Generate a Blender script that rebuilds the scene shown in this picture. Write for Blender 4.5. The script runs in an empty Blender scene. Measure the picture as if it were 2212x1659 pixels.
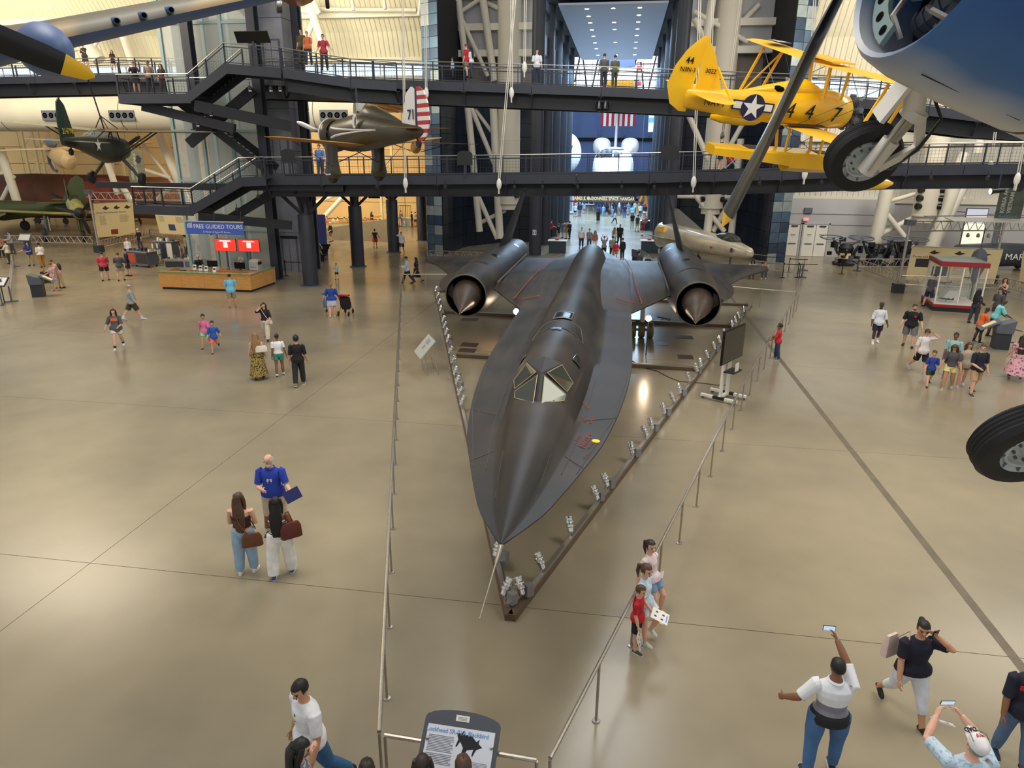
import bpy, bmesh, math, random
from math import sin, cos, pi, radians, sqrt, atan2
from mathutils import Vector, Matrix, Euler
random.seed(7)
SC = bpy.context.scene
COL = SC.collection
V = Vector
# camera
CAM_H = 7.5
camd = bpy.data.cameras.new('camera'); cam = bpy.data.objects.new('camera', camd); COL.objects.link(cam)
camd.sensor_fit = 'HORIZONTAL'; camd.sensor_width = 36.0; camd.lens = 36.0 * 1480 / 2212
camd.clip_start = .05; camd.clip_end = 600
_p, _r, _w = radians(18.2), radians(.46), radians(8.62)
_R = Matrix.Rotation(_w, 3, 'Z')
_fw = _R @ V((0, cos(_p),-sin(_p))); _u = _R @ V((0, sin(_p), cos(_p))); _x = _R @ V((1,0,0))
_rt = _x * cos(_r) + _u * sin(_r); _up = _u * cos(_r) - _x * sin(_r)
cam.matrix_world = Matrix(((_rt.x, _up.x, -_fw.x, 0),(_rt.y, _up.y, -_fw.y, 0),(_rt.z, _up.z, -_fw.z, CAM_H),(0,0,0,1)))
SC.camera = cam
def ray(px, py): return _fw * 1480 + _rt * (px - 1106) - _up * (py - 829.5)
def at(px, py, z=0.):                     # the point of the hall seen at a pixel, at a known height
 d = ray(px, py); t = (z - CAM_H) / d.z; return V((0,0, CAM_H)) + d * t
def aty(px, py, Y):                       # ... at a known distance along the hall
 d = ray(px, py); return V((0,0, CAM_H)) + d * (Y / d.y)
def atd(px, py, D):                       # ... at a known depth
 return V((0,0, CAM_H)) + ray(px, py) * (D / 1480.)
# world, exposure, big lights
SC.view_settings.view_transform = 'Standard'; SC.view_settings.look = 'None'
SC.view_settings.gamma = 1; SC.view_settings.use_curve_mapping = False
SC.view_settings.exposure = 0.3
W = bpy.data.worlds.new('hall_daylight'); SC.world = W; W.use_nodes = True
W.node_tree.nodes['Background'].inputs[0].default_value = (.86,.88,.90,1)
W.node_tree.nodes['Background'].inputs[1].default_value = .56
def area(name, loc, target, size, power, color, sy=None):
 l = bpy.data.lights.new(name, 'AREA'); l.energy = power; l.color = color; l.size = size
 if sy: l.shape = 'RECTANGLE'; l.size_y = sy
 o = bpy.data.objects.new(name, l); COL.objects.link(o); o.location = loc
 o.rotation_euler = (V(target) - V(loc)).to_track_quat('-Z', 'Y').to_euler()
 return o
WARM = (1,.86,.66); COOL = (.62,.80,1)
area('hall_lamp', (-8,10,21),(-8,16,0),9,1900,(1,.94,.84))
area('hall_lamp', (10,14,21),(10,18,0),9,1900,(1,.94,.84))
area('hall_lamp', (-2,32,22),(-2,32,0),10,1500,(.93,.96,1))
area('hall_lamp', (-34,34,19),(-34,40,0),10,2600, WARM)
area('hall_lamp', (24,36,19),(24,44,0),10,2000,(1,.93,.82))
area('gallery_lamp', (-38,66,9),(-40,80,3),10,3200,(1,.82,.58),5)
area('gallery_lamp', (-22,62,10),(-22,72,0),8,1500,(1,.80,.50))
area('wall_washer', (-26,48,17.5),(-26,60,20),14,2000,(1,.93,.72),4)
area('wall_washer', (-52,46,17.5),(-52,60,20),14,2600,(1,.92,.70),4)
area('wall_washer', (20,48,16),(22,60,16),14,1700,(1,.92,.78),3)
area('space_hall_lamp', (-1.3,98,17.5),(-1.3,98,0),12,15000,(.46,.72,1),30)
area('space_hall_lamp', (-1.3,122,24),(-1.3,132,6),14,3200,(.75,.88,1),8)
area('corridor_lamp', (-1.3,72,18),(-1.3,72,0),6,1800,(.55,.76,1),14)
# materials
def mat(name, col, rough=.5, metal=0., noise=0., nscale=4., bump=0., emit=None, es=0., spec=.5, alpha=None, trans=0., dark=None, coat=0., stretch=None):
 m = bpy.data.materials.new(name); m.use_nodes = True; nt = m.node_tree; b = nt.nodes['Principled BSDF']
 c = (*col, 1)
 b.inputs['Base Color'].default_value = c; b.inputs['Roughness'].default_value = rough; b.inputs['Metallic'].default_value = metal
 b.inputs['Specular IOR Level'].default_value = spec
 if coat: b.inputs['Coat Weight'].default_value = coat; b.inputs['Coat Roughness'].default_value = .12
 if trans: b.inputs['Transmission Weight'].default_value = trans
 if alpha is not None: b.inputs['Alpha'].default_value = alpha
 if emit: b.inputs['Emission Color'].default_value = (*emit, 1); b.inputs['Emission Strength'].default_value = es
 if noise or bump:
  tc = nt.nodes.new('ShaderNodeTexCoord'); n = nt.nodes.new('ShaderNodeTexNoise'); n.inputs['Scale'].default_value = nscale
  n.inputs['Detail'].default_value = 5
  if stretch:
   mp = nt.nodes.new('ShaderNodeMapping'); mp.inputs['Scale'].default_value = stretch
   nt.links.new(tc.outputs['Object'], mp.inputs[0]); nt.links.new(mp.outputs[0], n.inputs['Vector'])
  else: nt.links.new(tc.outputs['Object'], n.inputs['Vector'])
  if noise:
   r = nt.nodes.new('ShaderNodeValToRGB'); k = dark or tuple(x * (1 - noise) for x in col)
   r.color_ramp.elements[0].color = (*k, 1); r.color_ramp.elements[1].color = (*[min(1, x * (1 + noise * .55)) for x in col],1)
   r.color_ramp.elements[0].position = .32; r.color_ramp.elements[1].position = .7
   nt.links.new(n.outputs['Fac'], r.inputs[0]); nt.links.new(r.outputs[0], b.inputs['Base Color'])
  if bump:
   bp = nt.nodes.new('ShaderNodeBump'); bp.inputs['Strength'].default_value = bump; bp.inputs['Distance'].default_value = .02
   nt.links.new(n.outputs['Fac'], bp.inputs['Height']); nt.links.new(bp.outputs[0], b.inputs['Normal'])
 return m
_mc = {}
def cm(r, g, b, rough=.8, metal=0.):      # cached plain material from an sRGB colour
 k = (r, g, b, rough, metal)
 if k not in _mc:
  lin = tuple(((x / 255) / 12.92 if x / 255 <= .04045 else ((x / 255 + .055) / 1.055) ** 2.4) for x in (r, g, b))
  _mc[k] = mat('paint_%02x%02x%02x' % (r, g, b), lin, rough, metal, noise=.12, nscale=9)
 return _mc[k]
def lin(r, g, b): return tuple(((x / 255) / 12.92 if x / 255 <= .04045 else ((x / 255 + .055) / 1.055) ** 2.4) for x in (r, g, b))
def glow(name, col, s): return mat(name, (0,0,0),.5, emit=col, es=s)
M = {}
M['steel_dark'] = mat('dark_painted_steel', lin(48,51,60),.5, noise=.15, nscale=1.5)
M['steel_black'] = mat('blackened_steel', lin(28,29,34),.55, noise=.15, nscale=2)
M['steel_mid'] = mat('grey_painted_steel', lin(92,98,108),.5, noise=.12, nscale=2)
M['brushed'] = mat('brushed_stainless', lin(176,170,160),.32,.85, noise=.12, nscale=20)
M['chrome'] = mat('polished_aluminium', lin(215,212,205),.16,.95)
M['white_pipe'] = mat('white_painted_pipe', lin(214,208,192),.5, noise=.08, nscale=.7)
M['white'] = mat('white_paint', lin(226,222,212),.5, noise=.06, nscale=1)
M['cream'] = mat('cream_panel', lin(214,196,150),.6, noise=.1, nscale=.5)
M['rubber'] = mat('black_rubber', lin(26,27,31),.6, noise=.2, nscale=6)
M['glass'] = mat('clear_glass', (.75,.82,.8),.04, alpha=.22, spec=.6)
M['black'] = mat('black_gloss', lin(14,15,18),.25)
M['skylight'] = glow('daylit_window', (.62,.82,1),1.5)
M['lamp'] = glow('lamp_glow', (1,.94,.82),9)
# mesh builder
class MB:
 def __init__(s): s.v = []; s.f = []; s.m = []; s.flat = []
 def add(s, vs, fs, m=0, flat=False):
  o = len(s.v); s.v += [tuple(x) for x in vs]
  for f in fs: s.f.append(tuple(i + o for i in f)); s.m.append(m); s.flat.append(flat)
  return s
 def box(s, c, size, rz=0., R=None, m=0):
  x, y, z = [k / 2 for k in size]; vs = [V((a * x, b * y, d * z)) for a in (-1,1) for b in (-1,1) for d in (-1,1)]
  if R is None and rz: R = Matrix.Rotation(rz, 3, 'Z')
  c = V(c); vs = [(R @ q if R else q) + c for q in vs]
  return s.add(vs, [(0,1,3,2),(4,6,7,5),(0,4,5,1),(2,3,7,6),(0,2,6,4),(1,5,7,3)], m, True)
 def bb(s, a, b, m=0):                 # box from corner to corner
  a = V(a); b = V(b); return s.box((a + b) / 2,[abs(t) for t in (b - a)], m=m)
 def beam(s, p, q, w, h, m=0, up=(0,0,1)):
  p = V(p); q = V(q); d = q - p; L = d.length; d = d / L; up = V(up)
  if abs(d.dot(up)) > .99: up = V((1,0,0))
  sd = d.cross(up).normalized(); u = sd.cross(d)
  R = Matrix((sd, d, u)).transposed(); return s.box((p + q) / 2,(w, L, h), R=R, m=m)
 def sweep(s, pts, rad, n=8, m=0, caps=True, sq=1.):
  pts = [V(p) for p in pts]; k = len(pts)
  if not hasattr(rad, '__len__'): rad = [rad] * k
  rings = []; prev = None
  for i, p in enumerate(pts):
   t = (pts[min(i + 1, k - 1)] - pts[max(i - 1,0)]).normalized()
   if prev is None:
    u = V((0,0,1)) if abs(t.z) < .95 else V((0,1,0))
    a = t.cross(u).normalized()
   else:
    a = prev - t * prev.dot(t)
    a = a.normalized() if a.length > 1e-6 else t.orthogonal().normalized()
   prev = a; b = t.cross(a)
   rings.append([p + (a * cos(2 * pi * j / n) + b * sin(2 * pi * j / n) * sq) * rad[i] for j in range(n)])
  return s.rings(rings, m, caps)
 def rings(s, rings, m=0, caps=True, closed=True):
  n = len(rings[0]); vs = [q for r in rings for q in r]; fs = []
  for i in range(len(rings) - 1):
   for j in range(n if closed else n - 1):
    a = i * n + j; b = i * n + (j + 1) % n; fs.append((a, b, b + n, a + n))
  if caps: fs.append(tuple(range(n - 1,-1,-1))); fs.append(tuple(range((len(rings) - 1) * n, len(rings) * n)))
  return s.add(vs, fs, m)
 def tube(s, p, q, r, n=8, m=0, r2=None): return s.sweep([p, q],[r, r if r2 is None else r2], n, m)
 def lathe(s, prof, c=(0,0,0), axis=(0,0,1), n=20, m=0, caps=True):   # prof: (radius, distance along axis)
  ax = V(axis).normalized(); a = ax.orthogonal().normalized(); b = ax.cross(a); c = V(c)
  return s.rings([[c + ax * h + (a * cos(2 * pi * j / n) + b * sin(2 * pi * j / n)) * max(r, 1e-4) for j in range(n)] for r, h in prof], m, caps)
 def prism(s, poly, z0, z1, m=0, R=None, c=(0,0,0)):
  n = len(poly); vs = [V((x, y, z)) for z in (z0, z1) for x, y in poly]
  c = V(c); vs = [(R @ q if R else q) + c for q in vs]
  fs = [tuple(range(n - 1,-1,-1)), tuple(range(n, 2 * n))] + [(i, (i + 1) % n, (i + 1) % n + n, i + n) for i in range(n)]
  return s.add(vs, fs, m, True)
 def ell(s, c, r, n=12, k=8, m=0, R=None):
  c = V(c); rr = []
  for i in range(k + 1):
   t = pi * i / k; rr.append([V((r[0] * max(sin(t),1e-3) * cos(2 * pi * j / n), r[1] * max(sin(t),1e-3) * sin(2 * pi * j / n),-r[2] * cos(t))) for j in range(n)])
  return s.rings([[(R @ q if R else q) + c for q in ring] for ring in rr], m, True)
 def build(s, name, mats, parent=None, smooth=40, kind=None, label=None):
  me = bpy.data.meshes.new(name); me.from_pydata(s.v, [], s.f)
  if not isinstance(mats, (list, tuple)): mats = [mats]
  for k in mats: me.materials.append(k)
  me.polygons.foreach_set('material_index', s.m)
  if smooth:
   me.polygons.foreach_set('use_smooth', [not f for f in s.flat])
   me.update(); me.set_sharp_from_angle(angle=radians(smooth))
  me.validate(); me.update()
  o = bpy.data.objects.new(name, me); COL.objects.link(o)
  if parent: o.parent = parent
  if kind: o['kind'] = kind
  if label: o['label'] = label
  return o
def tag(o, label, cat, group=None, kind=None):
 o['label'] = label; o['category'] = cat
 if group: o['group'] = group
 if kind: o['kind'] = kind
 return o
def thing(name, label, cat, loc=(0,0,0), rz=0., group=None, R=None):
 o = bpy.data.objects.new(name, None); COL.objects.link(o); o.empty_display_size = .2
 if R is not None: o.matrix_world = Matrix.Translation(V(loc)) @ R.to_4x4()
 else: o.location = loc; o.rotation_euler = (0,0, rz)
 return tag(o, label, cat, group)
def solo(mb, name, mats, label, cat, loc=(0,0,0), rz=0., group=None, smooth=40):
 o = mb.build(name, mats, None, smooth); o.location = loc; o.rotation_euler = (0,0, rz); return tag(o, label, cat, group)
def struct(mb, name, mats, parent=None, smooth=40):
 o = mb.build(name, mats, parent, smooth)
 if not parent: o['kind'] = 'structure'
 return o
def kids(o): return [c for c in bpy.data.objects if c.parent == o]
def dup(root, loc=None, rz=None, label=None, group=None):
 r = root.copy(); COL.objects.link(r)
 if loc is not None: r.location = loc
 if rz is not None: r.rotation_euler = (0,0, rz)
 if label: r['label'] = label
 if group: r['group'] = group
 for ch in root.children:
  c = ch.copy(); COL.objects.link(c); c.parent = r
  for g in ch.children:
   d = g.copy(); COL.objects.link(d); d.parent = c
 return r
def remesh(o, vox):
 md = o.modifiers.new('weld', 'REMESH'); md.mode = 'VOXEL'; md.voxel_size = vox; md.use_smooth_shade = True
 return o
FONT = {}
def text(body, size, parent, mat_, M4, name='lettering', ext=.002, align='CENTER', italic=0., bold=0.):
 cu = bpy.data.curves.new(name, 'FONT'); cu.body = body; cu.size = size; cu.extrude = ext; cu.align_x = align; cu.align_y = 'CENTER'
 cu.shear = italic; cu.offset = bold
 cu.resolution_u = 2
 t_ = bpy.data.objects.new('tmp', cu); me = bpy.data.meshes.new_from_object(t_); bpy.data.objects.remove(t_); bpy.data.curves.remove(cu)
 me.materials.clear(); me.materials.append(mat_); me.name = name
 o = bpy.data.objects.new(name, me); COL.objects.link(o)
 if parent: o.parent = parent
 o.matrix_local = M4
 return o
def frame4(o, x, y):                     # matrix with origin o, x and y axes
 x = V(x).normalized(); y = V(y).normalized(); z = x.cross(y).normalized(); y = z.cross(x)
 return Matrix(((x.x, y.x, z.x, o[0]),(x.y, y.y, z.y, o[1]),(x.z, y.z, z.z, o[2]),(0,0,0,1)))
def interp(tab, x):
 if x <= tab[0][0]: return tab[0][1]
 for (a, p),(b, q) in zip(tab, tab[1:]):
  if x <= b:
   t = (x - a) / (b - a); return p + (q - p) * t
 return tab[-1][1]
def smoothtab(tab, x):
 if x <= tab[0][0]: return tab[0][1]
 if x >= tab[-1][0]: return tab[-1][1]
 for i in range(len(tab) - 1):
  if x <= tab[i + 1][0]:
   x0, y0 = tab[i]; x1, y1 = tab[i + 1]; h = x1 - x0; t = (x - x0) / h
   m0 = (y1 - tab[i - 1][1]) / (x1 - tab[i - 1][0]) if i > 0 else (y1 - y0) / h
   m1 = (tab[i + 2][1] - y0) / (tab[i + 2][0] - x0) if i + 2 < len(tab) else (y1 - y0) / h
   return (2*t**3 - 3*t*t + 1)*y0 + (t**3 - 2*t*t + t)*h*m0 + (-2*t**3 + 3*t*t)*y1 + (t**3 - t*t)*h*m1
# setting: floor
def floor_mat():
 m = mat('polished_concrete', lin(150,138,113),.3); nt = m.node_tree; b = nt.nodes['Principled BSDF']
 g = nt.nodes.new('ShaderNodeNewGeometry');
 def noise(sc, det=6):
  n = nt.nodes.new('ShaderNodeTexNoise'); n.inputs['Scale'].default_value = sc; n.inputs['Detail'].default_value = det; nt.links.new(g.outputs['Position'], n.inputs['Vector']); return n
 a = noise(.30,3); f = noise(1.4,4)
 mx = nt.nodes.new('ShaderNodeMath'); mx.operation = 'MULTIPLY_ADD'; mx.inputs[1].default_value = .22; nt.links.new(f.outputs['Fac'], mx.inputs[0]); nt.links.new(a.outputs['Fac'], mx.inputs[2])
 r = nt.nodes.new('ShaderNodeValToRGB'); r.color_ramp.elements[0].position = .35; r.color_ramp.elements[1].position = 1.0
 r.color_ramp.elements[0].color = (*lin(132,122,102),1); r.color_ramp.elements[1].color = (*lin(164,151,124),1)
 nt.links.new(mx.outputs[0], r.inputs[0]); nt.links.new(r.outputs[0], b.inputs['Base Color'])
 rr = nt.nodes.new('ShaderNodeMapRange'); rr.inputs[3].default_value = .17; rr.inputs[4].default_value = .26
 nt.links.new(mx.outputs[0], rr.inputs[0]); nt.links.new(rr.outputs[0], b.inputs['Roughness'])
 b.inputs['Specular IOR Level'].default_value = .55
 bp = nt.nodes.new('ShaderNodeBump'); bp.inputs['Strength'].default_value = .03; bp.inputs['Distance'].default_value = .05
 n3 = noise(.9,3); nt.links.new(n3.outputs['Fac'], bp.inputs['Height']); nt.links.new(bp.outputs[0], b.inputs['Normal'])
 return m
M['floor'] = floor_mat()
M['joint'] = mat('dark_joint_filler', lin(74,66,52),.7)
mb = MB(); mb.bb((-75,-9,-.3),(60,205,-.012)); floor = struct(mb, 'floor', M['joint'])
SX, SY = 16.4,8.22
sm = None
for i in range(-4,4):
 for j in range(-2,24):
  x0 = -9.77 + i * SX; y0 = 10.15 + j * SY; g = .013
  if sm is None:
   mb = MB(); mb.bb((0,0,-.012),(SX - g, SY - g, 0)); o = mb.build('floor_slab', M['floor'], floor); sm = o.data
  else: o = bpy.data.objects.new('floor_slab', sm); COL.objects.link(o); o.parent = floor
  o.location = (x0 + g / 2, y0 + g / 2,0)
mb = MB(); mb.bb((6.52,-5,0),(6.68,70,.004)); o = mb.build('expansion_strip', mat('worn_joint_strip', lin(110,100,82),.5, noise=.2, nscale=3), floor)
# setting: walls and vault
M['corr'] = mat('white_corrugated_metal', lin(220,212,186),.5, noise=.06, nscale=.6)
M['corr_grey'] = mat('grey_white_corrugated_metal', lin(196,192,182),.5, noise=.08, nscale=.6)
M['navy'] = mat('navy_glazed_tile', lin(26,30,42),.32, noise=.25, nscale=1.2)
M['taupe'] = mat('taupe_wall_panel', lin(128,116,106),.6, noise=.08, nscale=.5)
M['greywall'] = mat('pale_grey_wall', lin(176,176,178),.6, noise=.06, nscale=.5)
M['tile_a'] = mat('blue_steel_tile', lin(84,104,124),.3,.55, noise=.25, nscale=1.5)
M['tile_b'] = mat('light_steel_tile', lin(150,160,160),.35,.5, noise=.2, nscale=1.5)
M['tile_c'] = mat('dark_steel_tile', lin(60,74,94),.3,.55, noise=.25, nscale=1.5)
M['beige'] = mat('beige_gallery_wall', lin(214,182,122),.6, noise=.06, nscale=.4)
M['void'] = mat('dark_ceiling_void', lin(20,22,28),.8)
def corrugated(path, x0, x1, pitch=.42, amp=.07):
 """ribbed sheet: path of (y, z) swept along x, ribs running up the path"""
 mb = MB(); n = int((x1 - x0) / pitch); xs = []
 for i in range(n):
  x = x0 + i * pitch; xs += [(x, 0),(x + pitch * .34,0),(x + pitch * .46, amp),(x + pitch * .88, amp)]
 xs.append((x0 + n * pitch, 0)); rings = []
 for y, z in path: rings.append([V((x, y - a, z)) for x, a in xs])
 mb.rings(rings, 0, False, False); return mb
VAULT = [(62,15.5),(61.2,17.5),(59,20.2),(55.6,23.2),(51,26),(45,28.6),(38,30.5),(30,31.6)]
wl = struct(corrugated(VAULT, -78,-15.6), 'wall_back', M['corr'], None, 0)
mb = MB()
for (y, z), h in (((61.9,15.35),.5),((60.2,18.6),.5),((56.2,22.6),.5)): mb.bb((-78, y - .5, z - h / 2),(-15.6, y - .05, z + h / 2))
struct(mb, 'purlin', M['white_pipe'], wl)
mb = MB(); mb.bb((-78,61.7,12.9),(-15.6,62.3,14.2)); struct(mb, 'spandrel_panel', M['greywall'], wl)
win = struct(MB().bb((-78,62.35,14.1),(-15.6,62.4,15.4)), 'window_1', M['skylight'])
sh = None
for k in range(44):
 mb = MB(); mb.bb((-78 + k * 1.42,62.2,14.1),(-78 + k * 1.42 + .08,62.3,15.4)); mb.build('window_frame', M['greywall'], win)
for z in (14.1,14.6,15.36): struct(MB().bb((-78,62.15, z),(-15.6,62.3, z + .07)), 'window_frame', M['greywall'], win)
mb = MB()                                                     # service soffit over the gallery
for k in range(40): mb.bb((-78 + k * 1.6,62,12.55),(-77.75 + k * 1.6,84,12.8))
mb.bb((-78,62,12.85),(-15.6,84,13.0)); sof = struct(mb, 'ceiling', mat('soffit_ochre', lin(168,134,84),.7))
gw = struct(MB().bb((-98,86.3,0),(-15.0,86.6,12.8)), 'wall_gallery', mat('panel_shadow_gap', lin(120,96,62),.8))
pm = None
for i in range(14):
 for j in range(6):
  if pm is None: o = MB().bb((0,0,0),(5.86,.12,2.06)).build('wall_panel', M['beige'], gw); pm = o.data
  else: o = bpy.data.objects.new('wall_panel', pm); COL.objects.link(o); o.parent = gw
  o.location = (-97.9 + i * 5.92,86.15,.05 + j * 2.12)
def lattice(x, y, z1, name='lattice_column', w=1.5, m='cream', lab=None):
 t = thing(name, lab or 'tall cream lattice column against the beige gallery wall', 'column', (x, y, 0),0, 'lattice columns of the gallery')
 for dx in (-w / 2, w / 2): MB().bb((dx - .13,-.13,0),(dx + .13,.13, z1)).build('chord', M[m], t)
 k = int(z1 / 1.7); b = MB()
 for i in range(k):
  z = i * 1.7; s = 1 if i % 2 else -1
  b.beam((-s * w / 2,0, z),(s * w / 2,0, z + 1.7),.1,.1); b.beam((-w / 2,0, z),(w / 2,0, z),.1,.1)
 b.build('lacing', M[m], t); return t
for px, py in ((60,300),(95,300),(250,330),(395,330),(838,460)):
 p = aty(px, py, 84 if px != 838 else 80); lattice(p.x, p.y, 11.8)
AX = -1.45
def tiles(par, o, ux, uz, nx, nz, w, h, ms, seedk):
 rnd = random.Random(seedk); sh = {}
 o = V(o); ux = V(ux).normalized(); uz = V(uz); nrm = ux.cross(uz).normalized()
 for i in range(nx):
  for j in range(nz):
   m = rnd.choice(ms); key = m
   if key not in sh:
    mb = MB(); R = Matrix((ux, -nrm, uz)).transposed(); mb.box(R @ V((w / 2,0, h / 2)),(w - .03,.06, h - .03), R=R); sh[key] = mb.build('cladding_tile', M[m], par).data; q = bpy.data.objects[-1] if False else None
    ob = [c for c in par.children if c.data == sh[key]][0]
   else:
    ob = bpy.data.objects.new('cladding_tile', sh[key]); COL.objects.link(ob); ob.parent = par
   ob.location = o + ux * (w * i) + uz * (h * j)
def portal(sd):
 X = lambda x: AX + sd * x
 plan = [(X(14.2),56),(X(12.7),55.2),(X(12.0),61.0),(X(9.0),65.0),(X(5.6),66),(X(5.6),66.5),(X(9.3),65.6),(X(12.4),61.4),(X(13.4),62.4),(X(14.2),62.4)]
 if sd > 0: plan = plan[::-1]
 mb = MB(); mb.prism(plan, 0,19.3); w = struct(mb, 'wall_portal_left' if sd < 0 else 'wall_portal_right', M['void'], None, 0)
 a, b = V((X(14.2),56,0)), V((X(12.7),55.2,0)); a, b = (a, b) if sd < 0 else (b, a)
 d = (b - a).normalized(); nrm = d.cross(V((0,0,1)))
 tiles(w, a + nrm * .04, d, (0,0,1),2,25,.85,.77,['tile_a', 'tile_b', 'tile_c', 'tile_a'],3 + sd)
 def face(p, q, nx, nz, w_, h_, ms):
  p = V((X(p[0]), p[1],0)); q = V((X(q[0]), q[1],0)); p, q = (p, q) if sd < 0 else (q, p); d = (q - p); L = d.length; d = d / L
  tiles(w, p + d.cross(V((0,0,1))) * .04, d, (0,0,1), nx, nz, L / nx, h_, ms, 5)
 face((12.7,55.2),(12.0,61.0),5,10,1,1.17,['navy']); face((12.0,61.0),(9.0,65.0),5,10,1,1.17,['navy']); face((9.0,65.0),(5.6,66),3,10,1,1.17,['navy'])
 mb = MB(); mb.bb((X(11.8),60.8,11.8),(X(9.6),61.0,19.4)); mb.bb((X(9.6),60.6,11.8),(X(5.4),60.8,15.4)); struct(mb, 'upper_panel', M['taupe'], w)
 mb = MB(); mb.bb((X(12.2),60.2,15.4),(X(5.4),60.5,19.6)); struct(mb, 'upper_panel', M['greywall'], w)
 mb = MB()
 for z in (15.3,17.2,19.4): mb.bb((X(12.6),59.5, z),(X(5.4),60.2, z + .5))
 struct(mb, 'purlin', M['white_pipe'], w)
 struct(corrugated([(59.8,19.6),(57,22.5),(52,25.6),(44,28.8),(34,31.2)], min(X(14.4), X(5.2)), max(X(14.4), X(5.2))), 'vault_sheet', M['corr_grey'], w, 0)
 mb = MB(); mb.bb((X(5.6),66.2,0),(X(5.9),94,13)); sw = struct(mb, 'wall_corridor_left' if sd < 0 else 'wall_corridor_right', M['greywall'])
 win = struct(MB().bb((X(5.62),60,13.2),(X(5.7),94,21.5)), 'window_%d' % (2 if sd < 0 else 3), M['skylight'])
 mb = MB()
 for y in range(60,96,4): mb.bb((X(5.6), y, 13),(X(5.3), y + .5,22))
 for z in (13.0,15.6,18.4,21.4): mb.bb((X(5.6),60, z),(X(5.3),94, z + (1.5 if z == 15.6 else .5)))
 struct(mb, 'window_frame', M['steel_dark'], win)
 mb = MB(); mb.bb((X(5.3),60,19.6),(X(4.4),94,21.6)); struct(mb, 'ceiling', M['void'])
 for k, y in enumerate((56.1,63.5,71,79,87.5)):
  t = thing('round_column', 'dark round steel column standing %s on the %s of the space hall corridor' % (['at the mouth', 'second in line', 'third in line', 'fourth in line', 'deepest'][k], 'left' if sd < 0 else 'right'), 'column', (X(5.25), y, 0),0, 'round corridor columns')
  MB().lathe([(.5,0),(.5,21)], n=24).build('shaft', M['steel_dark'], t); MB().lathe([(.62,0),(.62,.06),(.5,.07)], n=24).build('base_plate', M['steel_mid'], t)
  if k == 0:
   MB().box((0,-.52,1.9),(.3,.04,.42)).build('restroom_sign', mat('white_pictogram', lin(205,208,225),.5), t)
   for dx in (-.07,.07):
    MB().lathe([(.03,0),(.03,.02)],(dx, -.54,2.02),(0,-1,0),8).build('pictogram', M['steel_dark'], t)
    MB().box((dx, -.545,1.88),(.06,.012,.18)).build('pictogram', M['steel_dark'], t)
portal(-1); portal(1)
t = thing('ceiling_raft', 'long white suspended ceiling raft with downlights above the corridor', 'ceiling panel', (AX, 76,19))
MB().bb((-4.25,-15.6,0),(4.25,16,.16)).build('panel', mat('raft_grey_white', lin(172,178,196),.6), t)
for y in (-14,-11,-8,-4.5,-1,3,7,12):
 for x in (-2.1,0,2.1):
  if (y in (-11,-1,7)) and x == 0: continue
  MB().lathe([(.17,-.012),(.17,.02)],(x, y, 0), n=14).build('downlight', M['lamp'], t)
struct(MB().bb((AX - 5.3,60,21.6),(AX + 5.3,94,21.9)), 'ceiling', M['void'])
wr = struct(corrugated([(62,4.6),(62,12.3)],13.2,95), 'wall_right', M['corr_grey'], None, 0)
struct(corrugated([(62,13.8),(61,16.5),(58.4,19.6),(54.6,22.8),(49.6,25.8),(42,28.8),(33,31)],12.6,95), 'vault_sheet', M['corr'], wr, 0)
w4 = struct(MB().bb((12.6,62.3,12.3),(95,62.4,13.7)), 'window_4', M['skylight'])
for k in range(34): struct(MB().bb((12.8 + k * 1.45,62.1,12.3),(12.95 + k * 1.45,62.25,13.7)), 'window_frame', M['greywall'], w4)
for z in (12.25,12.9,13.65): struct(MB().bb((12.6,62.05, z),(95,62.25, z + .1)), 'window_frame', M['greywall'], w4)
struct(MB().bb((13.2,61.5,4.3),(95,62,4.75)).bb((13.2,61.4,9.0),(95,61.9,9.5)), 'purlin', M['white_pipe'], wr)
struct(MB().bb((13.2,60.4,0),(21.6,60.8,4.6)).bb((21.6,61.7,0),(95,62,4.3)), 'lower_panel', M['greywall'], wr)
for z in (1.2,2.55,3.4): struct(MB().bb((13.2,60.37, z),(21.6,60.4, z + .03)), 'trim', M['steel_mid'], wr)
def door(name, p0, p1, h):
 a = at(*p0); b = at(*p1); x0, x1 = a.x, b.x
 f = struct(MB().bb((x0 - .12,60.22,0),(x0,60.42, h + .1)).bb((x1,60.22,0),(x1 + .12,60.42, h + .1)).bb((x0 - .12,60.22, h),(x1 + .12,60.42, h + .12)), name, M['greywall'])
 n = 2 if x1 - x0 > 1.5 else 1
 for k in range(n):
  xa = x0 + (x1 - x0) * k / n; xb = x0 + (x1 - x0) * (k + 1) / n
  MB().bb((xa + .02,60.28,.02),(xb - .02,60.34, h - .02)).build('door', M['white'], f)
  MB().bb((xa + .2,60.22,1.0),(xb - .2,60.28,1.08)).build('push_bar', M['steel_mid'], f)
  MB().bb((xb - .7,60.2, h - .2),(xb - .2,60.28, h - .1)).build('door_closer', M['steel_dark'], f)
  MB().bb((xa + .3,60.27,1.75),(xb - .3,60.28,1.8)).bb((xa + .34,60.27,1.65),(xb - .34,60.28,1.68)).build('notice_line', M['steel_mid'], f)
door('door_1', (1697,555),(1727,557),2.6); door('door_2', (1733,556),(1791,560),2.6)
e = thing('exit_sign', 'red lit exit sign above the white double doors', 'sign', (aty(1740,480,60.2).x, 60.2,3.0))
MB().bb((-.2,-.06,-.12),(.2,.04,.12)).build('housing', M['white'], e)
text('EXIT', .2, e, glow('exit_red', (1,.05,.06),4), frame4((0,-.07,0),(1,0,0),(0,0,1)), 'exit_lettering', bold=.008)
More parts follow.
